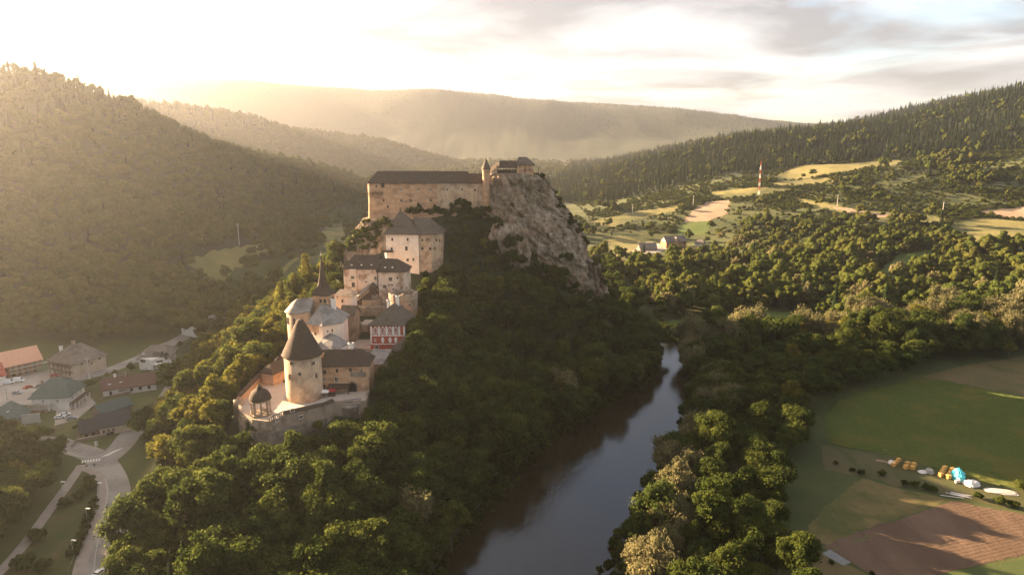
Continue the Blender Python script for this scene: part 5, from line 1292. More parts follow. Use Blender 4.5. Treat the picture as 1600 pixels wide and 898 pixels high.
def mast():
    p = hit(1185.5, 304); t = thing('transmitter_mast', 'tall red and white lattice transmitter mast on the right hill', 'mast', tuple(p))
    MR = mat('mast_red', (.32, .07, .05)); MW = mat('mast_white', (.55, .53, .5)); h = 6.2; n = 8
    for k in range(n):
        w0, w1 = 2.2 - 1.5 * k / n, 2.2 - 1.5 * (k + 1) / n; b = MB(); z0, z1 = p[2] + k * h, p[2] + (k + 1) * h
        if k == 0: z0 -= 1
        for s in range(4):
            c = [(-1, -1), (1, -1), (1, 1), (-1, 1)]; a0, a1 = c[s], c[(s + 1) % 4]
            P = lambda q, w, z: (p[0] + q[0] * w / 2, p[1] + q[1] * w / 2, z)
            b.bar(P(a0, w0, z0), P(a0, w1, z1), .18); b.bar(P(a0, w0, z0), P(a1, w1, z1), .09); b.bar(P(a1, w0, z0), P(a0, w1, z1), .09); b.bar(P(a0, w1, z1 - .1), P(a1, w1, z1 - .1), .09)
        b.build('lattice_section', MR if k % 2 else MW, t)
    for z in (.5, .74): MB().lathe((p[0], p[1], p[2] + n * h * z), [(1.3, 0), (1.3, .2)], 10).build('platform', MW, t)
    for i in range(5): a = i * 1.3; MB().box((p[0] + 1.2 * math.cos(a), p[1] + 1.2 * math.sin(a), p[2] + n * h * .74), (.3, .3, 2.2), a).build('antenna', MW, t)
    MB().lathe((p[0], p[1], p[2] + n * h), [(.12, 0), (.04, 6)], 6).build('spike', MR, t)
mast()
# ---------------------------------------------------------------- farm on the right hill
def farm():
    a = hit(1015, 393); s = 1.0
    Q = par(tuple(hit(1000, 392)[:2]), tuple(hit(1026, 392)[:2]), 16); z = a[2]
    B = Bld('farm_shed', 'long low farm shed with grey roof at the pale farmyard', 'shed', (*Q[0], z)); B.walls(Q, z - 3, z + 3.2, M_VBASE, row(Q, 0, 5, z + 1.2, 1.6, 1.2)); B.hip(Q, z + 3.2, z + 8.5, 0, 0, .8, M_SLATE, M_VBASE)
    a = hit(1052, 388); z = a[2]; Q = par(tuple(hit(1041, 388)[:2]), tuple(hit(1072, 386)[:2]), 13)
    B = Bld('farm_house', 'two storey farmhouse with grey blue roof and front gable', 'house', (*Q[0], z)); B.walls(Q, z - 3, z + 7.5, M_BRICK, row(Q, 0, 5, z + 4.6, 1.3, 1.5) + row(Q, 0, 5, z + 1.4, 1.3, 1.6)); B.hip(Q, z + 7.5, z + 14, 0, 0, 1, M_SLATE, M_CREAM)
    e = np.array(Q[1]) - np.array(Q[0]); u = e / np.linalg.norm(e); n = np.array((u[1], -u[0])); c = np.array(Q[0]) + e * .45
    G = [tuple(c - u * 3.2 + n * 2), tuple(c + u * 3.2 + n * 2), tuple(c + u * 3.2 - n * 5), tuple(c - u * 3.2 - n * 5)]
    B.walls(G, z - 3, z + 8, M_BRICK, row(G, 0, 2, z + 5, 1.2, 1.5) + row(G, 0, 2, z + 1.6, 1.2, 1.6), name='gable_wall'); B.hip([G[1], G[2], G[3], G[0]], z + 8, z + 13, 0, 0, .7, M_SLATE, M_CREAM, name='gable_roof')
    a = hit(1095, 385); z = a[2]; Q = par(tuple(hit(1085, 385)[:2]), tuple(hit(1099, 385)[:2]), 12)
    B = Bld('cottage', 'small cottage with grey roof right of the farmhouse', 'house', (*Q[0], z)); B.walls(Q, z - 3, z + 3.5, M_VWHITE, row(Q, 0, 2, z + 1.2, 1.4, 1.4)); B.hip(Q, z + 3.5, z + 7.2, .2, .2, .8, M_SLATE, M_VWHITE)
farm()
# ---------------------------------------------------------------- fields on the right
def drape(name, pts_px, m, zoff=.12, step=6.0, z=None):
    """a field sheet laid on the terrain"""
    P = [tuple(hit(*p)[:2]) for p in pts_px] if z is None else [xy(*p, z) for p in pts_px]
    if z is not None: return flat(name, P, z + zoff, m)
    A = np.array(P); gx = np.arange(A[:, 0].min(), A[:, 0].max() + step, step); gy = np.arange(A[:, 1].min(), A[:, 1].max() + step, step)
    X, Y = np.meshgrid(gx, gy); Z = H(X, Y) + zoff; ins = inpoly(X + step / 2, Y + step / 2, P)
    V = np.stack([X, Y, Z], -1).reshape(-1, 3); n = len(gx); F = [(j * n + i, j * n + i + 1, (j + 1) * n + i + 1, (j + 1) * n + i) for j in range(len(gy) - 1) for i in range(n - 1) if ins[j, i]]
    o = obj(name, V, F, m, None, smooth=True); tag(o, kind='structure'); return o
M_STUBBLE = mat('stubble_field', (0.28, 0.19, 0.125), (0.33, 0.235, 0.155), 0.04, .95, .3, 1.0, (1, 4, 1))
M_PASTURE = mat('pale_pasture', (0.15, 0.14, 0.042), (0.2, 0.17, 0.06), 0.04, .95, .5, 1.0, c3=(.09, .095, .03), s3=.015)
M_GREENF = mat('green_meadow', (0.07, 0.105, 0.02), (0.09, 0.125, 0.028), 0.05, .95, .4, 1.0)
MEADOW = [([(930, 402), (948, 376), (966, 368), (1000, 377), (1008, 388), (992, 392), (962, 412)], M_PASTURE), ([(1066, 347), (1082, 330), (1104, 316), (1142, 311), (1136, 334), (1102, 346)], M_STUBBLE), ([(1054, 369), (1066, 348), (1110, 346), (1106, 366)], M_GREENF),
          ([(912, 348), (985, 332), (1064, 320), (1054, 330), (990, 345), (940, 362), (918, 358)], M_PASTURE), ([(1212, 276), (1240, 262), (1320, 256), (1406, 250), (1410, 255), (1330, 268), (1240, 281)], M_PASTURE), ([(1196, 286), (1260, 280), (1335, 274), (1310, 284), (1215, 292)], M_PASTURE),
          ([(1488, 346), (1545, 340), (1600, 346), (1640, 350), (1640, 376), (1585, 384), (1505, 378), (1480, 360)], M_PASTURE), ([(1524, 331), (1600, 322), (1660, 318), (1660, 345), (1600, 343), (1548, 338)], M_STUBBLE), ([(1235, 306), (1330, 326), (1440, 336), (1484, 343), (1470, 352), (1330, 336), (1250, 318)], M_PASTURE),
          ([(1460, 242), (1505, 240), (1500, 246), (1462, 251)], M_PASTURE), ([(1110, 300), (1185, 293), (1250, 296), (1190, 306), (1120, 312)], M_PASTURE), ([(1290, 322), (1350, 330), (1400, 338), (1350, 341)], M_STUBBLE),
          ([(1360, 440), (1400, 400), (1470, 388), (1480, 400), (1420, 420), (1390, 448)], M_GREENF)]
MEAD_XY = []
for k, (pp, mm) in enumerate(MEADOW):
    drape('field' if mm is M_STUBBLE else 'meadow', pp, mm, .12 + .01 * k, 5.0); MEAD_XY.append([tuple(hit(*p)[:2]) for p in pp])
FM = [(1000, 514), (1050, 500), (1150, 490), (1275, 487), (1292, 520), (1270, 540), (1060, 540), (1010, 535)]
drape('meadow', FM, M_GREENF, .1, 5.0); MEAD_XY.append([tuple(hit(*p)[:2]) for p in FM])
LM = [[(290, 410), (330, 392), (440, 376), (430, 392), (380, 412), (345, 440), (372, 452), (410, 436), (450, 412), (470, 398), (440, 440), (390, 462), (350, 456), (320, 430)], [(498, 368), (536, 350), (548, 352), (540, 378), (508, 388)], [(460, 372), (520, 366), (520, 374), (462, 382)]]
for pp in LM: drape('meadow', pp, M_PASTURE, .1, 5.0); MEAD_XY.append([tuple(hit(*p)[:2]) for p in pp])
drape('farmyard', [(985, 396), (1004, 379), (1020, 379), (1040, 383), (1042, 390), (1026, 396), (1000, 397)], M_YARD, .4, 3.0)
M_CROP = mat('crop_green', (0.045, 0.066, 0.018), (0.06, 0.08, 0.022), 0.05, .95, c3=(.036, .052, .015), s3=.02)
M_PLOUGH = mat('ploughed_soil', (0.085, 0.052, 0.032), (0.118, 0.076, 0.048), 0.06, .95, .8, .9, (1, .25, 1), c3=(.15, .095, .065), s3=.03)
M_DRY = mat('dry_grass', (0.105, 0.085, 0.03), (0.15, 0.115, 0.045), 0.1, .95, .6, 1.5, c3=(.07, .075, .02), s3=.06)
M_BROWNM = mat('brown_meadow', (0.1, 0.08, 0.03), (0.135, 0.1, 0.045), 0.06, .95, .6, 1.2, c3=(.065, .07, .02), s3=.03)
M_SHORT = mat('mown_grass', (0.05, 0.058, 0.018), (0.075, 0.072, 0.026), 0.1, .95, .5, 1.5, (1, .2, 1), c3=(.09, .075, .035), s3=.05)
z = FLAT_R
CROP = [(1292, 690), (1285, 655), (1300, 628), (1345, 612), (1440, 590), (1520, 604), (1620, 628), (1720, 655), (1720, 790), (1600, 766), (1500, 745), (1400, 712), (1330, 700)]
flat('field', [xy(*p, z) for p in CROP], z + .03, M_CROP)
flat('field', [xy(*p, z) for p in [(1442, 588), (1500, 572), (1600, 556), (1760, 552), (1760, 650), (1620, 626), (1520, 602)]], z + .034, M_BROWNM)
flat('field', [xy(*p, z) for p in [(1282, 694), (1330, 702), (1400, 714), (1500, 748), (1600, 769), (1720, 795), (1720, 830), (1600, 800), (1490, 776), (1400, 758), (1345, 742), (1290, 735)]], z + .026, M_SHORT)
flat('field', [xy(*p, z) for p in [(1345, 746), (1400, 762), (1488, 780), (1440, 798), (1360, 822), (1296, 850), (1262, 842), (1262, 820), (1300, 785)]], z + .03, M_DRY)
flat('field', [xy(*p, z) for p in [(1490, 782), (1600, 804), (1740, 835), (1740, 860), (1600, 868), (1480, 892), (1400, 912), (1340, 885), (1285, 852), (1360, 824), (1440, 800)]], z + .034, M_PLOUGH)
flat('field', [xy(*p, z) for p in [(1600, 872), (1740, 866), (1740, 960), (1420, 960), (1410, 912), (1490, 893)]], z + .03, M_CROP)
flat('field', [xy(*p, z) for p in [(1200, 870), (1262, 850), (1300, 868), (1400, 920), (1420, 990), (1200, 990)]], z + .03, M_BROWNM)
flat('field', [xy(*p, z) for p in [(1300, 858), (1345, 838), (1374, 832), (1370, 838), (1320, 854)]], z + .04, M_GREENF)
flat('gravel_patch', [xy(*p, z) for p in [(1284, 864), (1297, 858), (1330, 878), (1318, 883)]], z + .05, mat('grey_gravel', (.17, .175, .18), (.22, .225, .23), 1.0, .95, .6, 3))
def ridges(name, poly_px, p0, p1, gap, w, h, m, seed, jit=.3, seg=2.2):
    """parallel low ridges over a field, along the line p0-p1"""
    P = [xy(*p, z) for p in poly_px]; A = np.array(P); e = np.array(xy(*p1, z)) - np.array(xy(*p0, z)); e /= np.linalg.norm(e); n = np.array((-e[1], e[0])); r = np.random.default_rng(seed)
    U = A @ e; Vv = A @ n; VV = []; QQ = []; k = 0
    for v in np.arange(Vv.min(), Vv.max(), gap):
        us = np.arange(U.min(), U.max(), seg); c = us[:, None] * e + (v + r.normal(0, jit * .25, len(us)))[:, None] * n; ins = inpoly(c[:, 0], c[:, 1], P) & (np.abs(c[:, 0] / np.maximum(c[:, 1], 1)) < .95)
        hh = h * r.uniform(1 - jit, 1 + jit, len(us)) * (1 + .3 * fbm(c[:, 0], c[:, 1], 18, 2, seed)); ww = w * r.uniform(.8, 1.2, len(us))
        for i in range(len(us) - 1):
            if not (ins[i] and ins[i + 1]): continue
            for j in (i, i + 1):
                VV += [(*(c[j] - n * ww[j] / 2), z + .045), (*c[j], z + hh[j]), (*(c[j] + n * ww[j] / 2), z + .045)]
            QQ += [(k, k + 3, k + 4, k + 1), (k + 1, k + 4, k + 5, k + 2)]; k += 6
    me = big_mesh(name, np.array(VV), np.array(QQ), m, False); o = bpy.data.objects.new(name, me); COL.objects.link(o); tag(o, kind='stuff'); return o
M_CROPLEAF = mat('crop_leaf', (0.056, 0.08, 0.016), (0.078, 0.10, 0.02), 0.9, .9, c3=(.095, .095, .022), s3=.05)
ridges('crop_rows', CROP, (1290, 690), (1600, 768), 1.7, 1.25, .75, M_CROPLEAF, 12)
ridges('furrows', [(1490, 782), (1600, 804), (1740, 835), (1740, 860), (1600, 868), (1480, 892), (1400, 912), (1340, 885), (1285, 852), (1360, 824), (1440, 800)], (1330, 870), (1600, 812), 1.5, 1.2, .10, M_PLOUGH, 13, .5)
# ---------------------------------------------------------------- building materials stored at the field edge
M_PACK = mat('orange_brick', (.62, .36, .1), (.55, .31, .09), 1.5); M_PALLET = mat('pallet_wood', (.35, .25, .15)); M_SHEET = mat('white_sheeting', (.72, .69, .66), (.6, .55, .52), .8, .5); M_TEAL = mat('blue_tarpaulin', (.05, .42, .55), (.08, .5, .62), .7, .4)
_pk = MB()
for k in range(4):
    for i in range(2): _pk.box((-.42 + i * .84, 0, .16 + k * .36), (.8, 1.25, .33))
PACK = mesh('bricks', _pk.V, _pk.F, M_PACK); _pl = MB()
for k in (-.5, 0, .5): _pl.box((0, k, 0), (1.7, .14, .09))
PALL = mesh('pallet', _pl.V, _pl.F, M_PALLET)
def pack(px, py, ang, label, s=1.0, n=1):
    p = xy(px, py, z); t = thing('brick_pallet', label, 'pallet', (*p, z + .03), 'orange brick pallets at the field edge'); t.rotation_euler = (0, 0, ang); t.scale = (s, s, s)
    for nm, me in (('bricks', PACK), ('pallet', PALL)):
        o = bpy.data.objects.new(nm, me); COL.objects.link(o); o.parent = t
PK = .28
for i, (a, b) in enumerate(((1396, 728), (1400, 724.5), (1404, 720.5))): pack(a, b, PK, ('front', 'middle', 'rear')[i] + ' orange brick pallet in the leftmost short row by the white bag', .9)
for i, (a, b) in enumerate(((1415, 732), (1417.5, 727))): pack(a, b, PK, ('front', 'rear')[i] + ' orange brick pallet of the left pair in the second group')
for i, (a, b) in enumerate(((1425, 733), (1427.5, 728))): pack(a, b, PK, ('front', 'rear')[i] + ' orange brick pallet of the right pair in the second group')
for i, (a, b) in enumerate(((1470, 744), (1472, 740.5), (1474, 737), (1476, 733.5))): pack(a, b, PK, ('first', 'second', 'third', 'last')[i] + ' orange brick pallet, counted from the camera, in the longer row left of its twin')
for i, (a, b) in enumerate(((1481.5, 747), (1483.5, 743.5), (1485.5, 740), (1487.5, 736))): pack(a, b, PK, ('first', 'second', 'third', 'last')[i] + ' orange brick pallet, counted from the camera, in the row beside the blue tarpaulin')
def lump(name, c, d, ang, m, label, cat, seed, parts=()):
    t = thing(name, label, cat, (*c, z + .03)); r = np.random.default_rng(seed); n = 9; k = 16; b = MB(); V = []
    for j in range(n + 1):
        f = j / n; 
        for i in range(k):
            a = 2 * math.pi * i / k; rr = (1 - f ** 2.2) ** .5 * (1 + r.normal(0, .10)); V.append((math.copysign(abs(math.cos(a)) ** .6, math.cos(a)) * d[0] / 2 * rr, math.copysign(abs(math.sin(a)) ** .6, math.sin(a)) * d[1] / 2 * rr, d[2] * f * (1 + r.normal(0, .06))))
    ca, sa = math.cos(ang), math.sin(ang); V = [(c[0] + x * ca - y * sa, c[1] + x * sa + y * ca, z + .03 + zz) for x, y, zz in V]
    F = [(j * k + i, j * k + (i + 1) % k, (j + 1) * k + (i + 1) % k, (j + 1) * k + i) for j in range(n) for i in range(k)]
    b.add(V, F).build('cover', m, t); return t
t = lump('tarpaulin_stack', xy(1496, 748, z), (3.2, 4.8, 4.4), PK, M_TEAL, 'tall stack under a bright blue tarpaulin at the field edge', 'stack', 5)
c = xy(1494, 752, z); MB().box((c[0], c[1] - .8, z + .1), (2.3, .5, 1.1), PK).build('white_front', M_SHEET, t)
lump('sheeted_heap', xy(1518, 757, z), (5.4, 4.2, 1.8), .2, M_SHEET, 'rumpled heap under white sheeting right of the blue tarpaulin', 'heap', 8)
lump('plastic_sheet', xy(1564, 768, z), (10.5, 4.2, .5), -.25, mat('grey_sheeting', (.5, .47, .43), (.42, .39, .36), .5, .6), 'flat grey plastic sheet lying by the hedge at the right', 'sheet', 9)
lump('white_bag', xy(1392.5, 724, z), (2.2, 2.6, 1.5), PK, M_SHEET, 'white bag of material beside the leftmost orange bricks', 'bag', 10)
lump('grey_bag', xy(1452, 738, z), (2.0, 3.2, 1.9), PK, mat('grey_bag_cloth', (.34, .33, .32), (.4, .39, .37), .6), 'grey covered stack between the two orange groups', 'stack', 11)
lump('white_sheet', xy(1441.5, 737, z), (3.4, 2.6, .5), PK, M_SHEET, 'low white sheet left of the grey covered stack', 'sheet', 12)
def planks(px, py, L, n, label, seed, m=M_SHEET):
    p = xy(px, py, z); t = thing('timber_pile', label, 'timber pile', (*p, z)); r = np.random.default_rng(seed)
    for i in range(n):
        a = -.42 + r.normal(0, .06); x, y = p[0] + r.normal(0, L * .16), p[1] + (i - n / 2) * .35
        MB().box((x, y, z + .05 + (i % 2) * .1), (L * r.uniform(.5, .9), .26, .12), a).build('plank', m, t)
planks(1500, 773, 9, 7, 'loose pale planks lying along the hedge below the white heap', 3); planks(1377, 720, 4.5, 5, 'small pile of grey planks at the left end of the stored goods', 4, M_PALLET)
planks(1372, 702, 7, 2, 'two thin poles lying in the mown strip left of the stored goods', 6, M_PALLET)
# ================================================================== TREES
L_BROAD = leaf_mat('broadleaf_leaves', [(.033, .051, .013), (.048, .067, .016), (.063, .080, .019), (.044, .065, .019), (.073, .087, .019)], .45)
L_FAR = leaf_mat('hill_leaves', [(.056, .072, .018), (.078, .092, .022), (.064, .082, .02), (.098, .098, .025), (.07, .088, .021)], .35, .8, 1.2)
L_YELLOW = leaf_mat('yellowing_sun_gold_leaves', [(.10, .108, .02), (.132, .125, .023)], .5)  # autumn yellow, brightened so the leaf colour carries the low sun's gold
L_WILLOW = leaf_mat('willow_leaves', [(.11, .108, .05), (.145, .135, .066), (.12, .118, .055)], .42)
L_SPRUCE = leaf_mat('spruce_needles', [(.014, .024, .011), (.02, .031, .013), (.025, .035, .014)], .12)
L_SHRUB = leaf_mat('shrub_leaves', [(.036, .05, .014), (.055, .066, .017), (.044, .058, .016)], .32)
M_BARK = mat('bark', (.075, .058, .042), (.11, .088, .065), 1.5, stretch=(1, 1, .2))
def leaf_quads(r, C, Rd, nl, size, up=.15, hang=0.0, squash=1.0):
    """leaf faces scattered over the shells of clumps C (n,3) with radii Rd (n,)"""
    n = len(C); ci = np.repeat(np.arange(n), nl); m = len(ci)
    d = r.normal(size=(m, 3)); d[:, 2] = d[:, 2] * .9 + up; d /= np.linalg.norm(d, axis=1)[:, None]
    rad = Rd[ci] * r.uniform(.62, 1.08, m); p = C[ci] + d * rad[:, None] * np.array((1, 1, squash))
    nr = d + r.normal(0, .34, (m, 3)); nr /= np.linalg.norm(nr, axis=1)[:, None]
    t = np.cross(nr, r.normal(size=(m, 3))); t /= np.linalg.norm(t, axis=1)[:, None] + 1e-9
    if hang: t = t * (1 - hang) + np.array((0, 0, -1.)) * hang; t /= np.linalg.norm(t, axis=1)[:, None]
    b = np.cross(nr, t); b /= np.linalg.norm(b, axis=1)[:, None] + 1e-9
    s = size * r.uniform(.6, 1.35, m)[:, None]; l = 1.25 + hang
    V = np.stack([p - t * s * l * .5, p + b * s * .5, p + t * s * l * .5, p - b * s * .5], 1).reshape(-1, 3)
    ct = r.random(n); tint = np.clip(ct[ci] * .6 + r.random(m) * .4, 0, 1)
    return V, np.repeat(tint, 4)
ICO = None
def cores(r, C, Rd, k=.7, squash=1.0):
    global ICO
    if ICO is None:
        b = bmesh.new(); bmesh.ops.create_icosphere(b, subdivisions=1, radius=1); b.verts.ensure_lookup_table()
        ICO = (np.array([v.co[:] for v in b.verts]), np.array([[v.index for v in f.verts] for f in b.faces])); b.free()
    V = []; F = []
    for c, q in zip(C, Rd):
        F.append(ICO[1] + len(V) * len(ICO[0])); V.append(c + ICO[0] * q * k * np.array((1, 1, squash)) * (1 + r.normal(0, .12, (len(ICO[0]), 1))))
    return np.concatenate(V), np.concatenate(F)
def finish(name, lv, tint, cv, cf, m):
    me = bpy.data.meshes.new(name); nq = len(lv) // 4; V = np.concatenate([lv, cv]).astype(np.float32)
    me.vertices.add(len(V)); me.vertices.foreach_set('co', V.ravel())
    L = np.concatenate([np.arange(nq * 4), (cf + len(lv)).ravel()]).astype(np.int32); me.loops.add(len(L)); me.loops.foreach_set('vertex_index', L)
    st = np.concatenate([np.arange(nq) * 4, nq * 4 + np.arange(len(cf)) * 3]).astype(np.int32); tt = np.concatenate([np.full(nq, 4), np.full(len(cf), 3)]).astype(np.int32)
    me.polygons.add(len(st)); me.polygons.foreach_set('loop_start', st); me.polygons.foreach_set('loop_total', tt)
    me.materials.append(m); me.update(calc_edges=True)
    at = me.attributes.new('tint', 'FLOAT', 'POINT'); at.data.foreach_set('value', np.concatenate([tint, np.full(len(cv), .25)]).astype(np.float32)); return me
def crown(name, seed, Ht, Rr, m, kind='broad', nc=24, nl=90, leaf=.55, core=.62):
    r = np.random.default_rng(seed)
    if kind in ('broad', 'willow', 'shrub'):
        cz, rz = (.60 * Ht, .40 * Ht) if kind != 'shrub' else (.45 * Ht, .5 * Ht)
        d = r.normal(size=(nc, 3)); d[:, 2] = np.abs(d[:, 2]) * .9 - .35; d /= np.linalg.norm(d, axis=1)[:, None]
        k = r.uniform(.45, .78, nc)[:, None]; lob = 1 + (.12 + .05 * (seed % 6)) * np.sin(np.arctan2(d[:, 1], d[:, 0]) * (2 + seed % 3) + seed)[:, None]
        C = np.array((0, 0, cz)) + d * k * np.array((Rr, Rr, rz)) * lob; Rd = Rr * r.uniform(.26, .46, nc); sq = .85 if kind == 'broad' else (1.35 if kind == 'willow' else .9)
        C = np.vstack([C, (0, 0, cz), (0, 0, cz + rz * .35)]); Rd = np.append(Rd, (Rr * .5, Rr * .42))
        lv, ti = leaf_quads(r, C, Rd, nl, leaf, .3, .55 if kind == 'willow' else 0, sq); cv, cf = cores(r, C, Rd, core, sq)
    elif kind == 'poplar':
        t = np.linspace(.12, .97, nc); a = r.uniform(0, 2 * np.pi, nc); prof = np.sin(np.pi * np.clip(t, 0, 1) ** .8) ** .6 * Rr
        C = np.stack([np.cos(a) * prof * .45, np.sin(a) * prof * .45, t * Ht], 1); Rd = prof * r.uniform(.5, .75, nc) + .35
        lv, ti = leaf_quads(r, C, Rd, nl, leaf, .5, 0, 1.4); cv, cf = cores(r, C, Rd, .6, 1.4)
    else:
        # spruce: whorls of drooping boughs
        nw = nc; Vs = []; T = []
        for w in range(nw):
            f = w / (nw - 1); zz = Ht * (.08 + .9 * f); rr = Rr * (1 - f) ** .85 + .12; nb = max(5, int((nl if nl < 40 else 18) * (1 - f * .7)))
            a = r.uniform(0, 2 * np.pi) + np.arange(nb) * 2 * np.pi / nb + r.normal(0, .2, nb); ln = rr * r.uniform(.7, 1.15, nb); wd = np.minimum(rr * 2.6 / nb + leaf * .25, leaf)
            dr = -.28 - .25 * (1 - f)
            ca, sa = np.cos(a), np.sin(a); z0 = np.full(nb, zz) + r.normal(0, .1, nb)
            p0 = np.stack([ca * .1, sa * .1, z0], 1); p1 = np.stack([ca * ln, sa * ln, z0 + dr * ln], 1); mid = (p0 * .4 + p1 * .6) + np.array((0, 0, .18)); s = np.stack([-sa * wd, ca * wd, np.zeros(nb)], 1)
            Vs.append(np.stack([p0, mid - s - (0, 0, .25), p1, mid + s - (0, 0, .25)], 1).reshape(-1, 3)); T.append(np.repeat(r.random(nb), 4))
        lv = np.concatenate(Vs); ti = np.concatenate(T); n = 9; a = np.arange(n) * 2 * np.pi / n
        cv = np.vstack([np.stack([np.cos(a) * Rr * .55, np.sin(a) * Rr * .55, np.full(n, Ht * .08)], 1), (0, 0, Ht * .97)]); cf = np.array([(i, (i + 1) % n, n) for i in range(n)])
    return finish(name, lv, ti, cv, cf, m)
def trunk_mesh(seed, Ht, r0, limbs=6, top=.62, spread=.26):
    r = np.random.default_rng(seed); b = MB()
    def limb(a, c, ra, rb, k=6):
        a = np.array(a, float); c = np.array(c, float); d = (c - a) / np.linalg.norm(c - a); u = np.cross(d, (0.3, .9, .2)); u /= np.linalg.norm(u); v = np.cross(d, u)
        V = [p + (u * math.cos(t) + v * math.sin(t)) * q for p, q in ((a, ra), (c, rb)) for t in np.arange(k) * 2 * np.pi / k]
        b.add(V, [(i, (i + 1) % k, k + (i + 1) % k, k + i) for i in range(k)])
    tp = np.array((r.normal(0, .3), r.normal(0, .3), Ht * top)); md = tp * .45 + np.array((r.normal(0, .15), r.normal(0, .15), 0))
    limb((0, 0, -1.5), md, r0 * 1.25, r0 * .8); limb(md, tp, r0 * .8, r0 * .3)
    for i in range(limbs):
        f = r.uniform(.35, .9); a = r.uniform(0, 6.28); s = tp * f; e = s + np.array((math.cos(a) * Ht * spread * (1.1 - f * .5), math.sin(a) * Ht * spread * (1.1 - f * .5), Ht * .16)); limb(s, e, r0 * .35, r0 * .08, 5)
    return mesh('trunk', b.V, b.F, M_BARK)
# near kinds: (crown mesh, trunk mesh, height, radius)
KIND = {}
KIND['broad'] = [(crown('crown', 100 + i, h, rr, L_BROAD, 'broad', 34, 120, .50), trunk_mesh(i, h, .32), h, rr) for i, (h, rr) in enumerate(((15, 5.6), (18, 4.6), (12.0, 5.2), (15.5, 6.6), (20, 5.6), (14, 5.8), (10.5, 3.8), (17, 4.2), (13, 6.2), (16, 5.2)))]
KIND['yellow'] = [(crown('crown', 150 + i, h, rr, L_YELLOW, 'broad', 30, 110, .48), trunk_mesh(50 + i, h, .28), h, rr) for i, (h, rr) in enumerate(((13, 4.6), (15, 4.8)))]
KIND['willow'] = [(crown('crown', 200 + i, h, rr, L_WILLOW, 'willow', 34, 110, .42), trunk_mesh(20 + i, h, .4), h, rr) for i, (h, rr) in enumerate(((15, 6.4), (13, 5.8), (16.5, 6.8)))]
KIND['spruce'] = [(crown('crown', 300 + i, h, rr, L_SPRUCE, 'spruce', 26, 18, .9), trunk_mesh(30 + i, h, .3, 0, .9), h, rr) for i, (h, rr) in enumerate(((22, 4.0), (19, 3.6)))]
KIND['poplar'] = [(crown('crown', 400 + i, h, rr, L_YELLOW, 'poplar', 26, 90, .45), trunk_mesh(40 + i, h, .3, 3, .8, .06), h, rr) for i, (h, rr) in enumerate(((24, 3.4), (20, 3.2)))]
NAME = {'broad': 'broadleaf_tree', 'yellow': 'yellowing_tree', 'willow': 'willow_tree', 'spruce': 'spruce_tree', 'poplar': 'columnar_tree'}
# far kinds for the massed woods, in collections that are only drawn through the woods
def far_coll(name, L):
    c = bpy.data.collections.new(name)
    for i, me in enumerate(L): o = bpy.data.objects.new('%s_%02d' % (name, i), me); c.objects.link(o)
    return c
FARMID = far_coll('wood_tree', [k[0] for k in KIND['broad']])
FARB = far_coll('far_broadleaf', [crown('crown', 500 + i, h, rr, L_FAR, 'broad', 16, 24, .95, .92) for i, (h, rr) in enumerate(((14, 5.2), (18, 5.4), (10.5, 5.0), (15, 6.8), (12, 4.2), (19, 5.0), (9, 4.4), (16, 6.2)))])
FARS = far_coll('far_spruce', [crown('crown', 600 + i, h, rr, L_SPRUCE, 'spruce', 13, 9, 1.6) for i, (h, rr) in enumerate(((22, 3.8), (16, 3.8), (26, 4.2), (19, 3.0), (12, 3.4)))])
FARH = far_coll('far_shrub', [crown('crown', 700 + i, h, rr, L_SHRUB, 'shrub', 8, 26, .75) for i, (h, rr) in enumerate(((3.6, 2.4), (2.6, 2.2), (4.6, 2.8)))])
FARW = far_coll('far_willow', [crown('crown', 800 + i, h, rr, L_WILLOW, 'willow', 14, 30, 1.1) for i, (h, rr) in enumerate(((14, 5.6), (12, 5.0)))])
def scatter(name, P, sc, coll, nk, seed):
    r = np.random.default_rng(seed); n = len(P)
    if n == 0: return
    me = bpy.data.meshes.new(name); me.vertices.add(n); me.vertices.foreach_set('co', np.ascontiguousarray(P, np.float32).ravel())
    for k, v, ty in (('s', sc.astype(np.float32), 'FLOAT'), ('rz', r.uniform(0, 6.28, n).astype(np.float32), 'FLOAT'), ('k', r.integers(0, nk, n).astype(np.int32), 'INT')):
        at = me.attributes.new(k, ty, 'POINT'); at.data.foreach_set('value', v)
    o = bpy.data.objects.new(name, me); COL.objects.link(o); tag(o, kind='stuff')
    g = bpy.data.node_groups.new(name + '_nodes', 'GeometryNodeTree'); g.interface.new_socket('Geometry', in_out='INPUT', socket_type='NodeSocketGeometry'); g.interface.new_socket('Geometry', in_out='OUTPUT', socket_type='NodeSocketGeometry')
    N, L = g.nodes, g.links; gi = N.new('NodeGroupInput'); go = N.new('NodeGroupOutput'); ip = N.new('GeometryNodeInstanceOnPoints'); ci = N.new('GeometryNodeCollectionInfo')
    ci.inputs['Collection'].default_value = coll; ci.inputs['Separate Children'].default_value = True; ci.inputs['Reset Children'].default_value = True
    def na(nm, ty): q = N.new('GeometryNodeInputNamedAttribute'); q.data_type = ty; q.inputs['Name'].default_value = nm; return q.outputs['Attribute']
    cx = N.new('ShaderNodeCombineXYZ'); L.new(na('rz', 'FLOAT'), cx.inputs['Z'])
    L.new(gi.outputs[0], ip.inputs['Points']); L.new(ci.outputs[0], ip.inputs['Instance']); ip.inputs['Pick Instance'].default_value = True
    L.new(na('k', 'INT'), ip.inputs['Instance Index']); L.new(cx.outputs[0], ip.inputs['Rotation']); L.new(na('s', 'FLOAT'), ip.inputs['Scale']); L.new(ip.outputs[0], go.inputs[0])
    md = o.modifiers.new('scatter', 'NODES'); md.node_group = g; return o

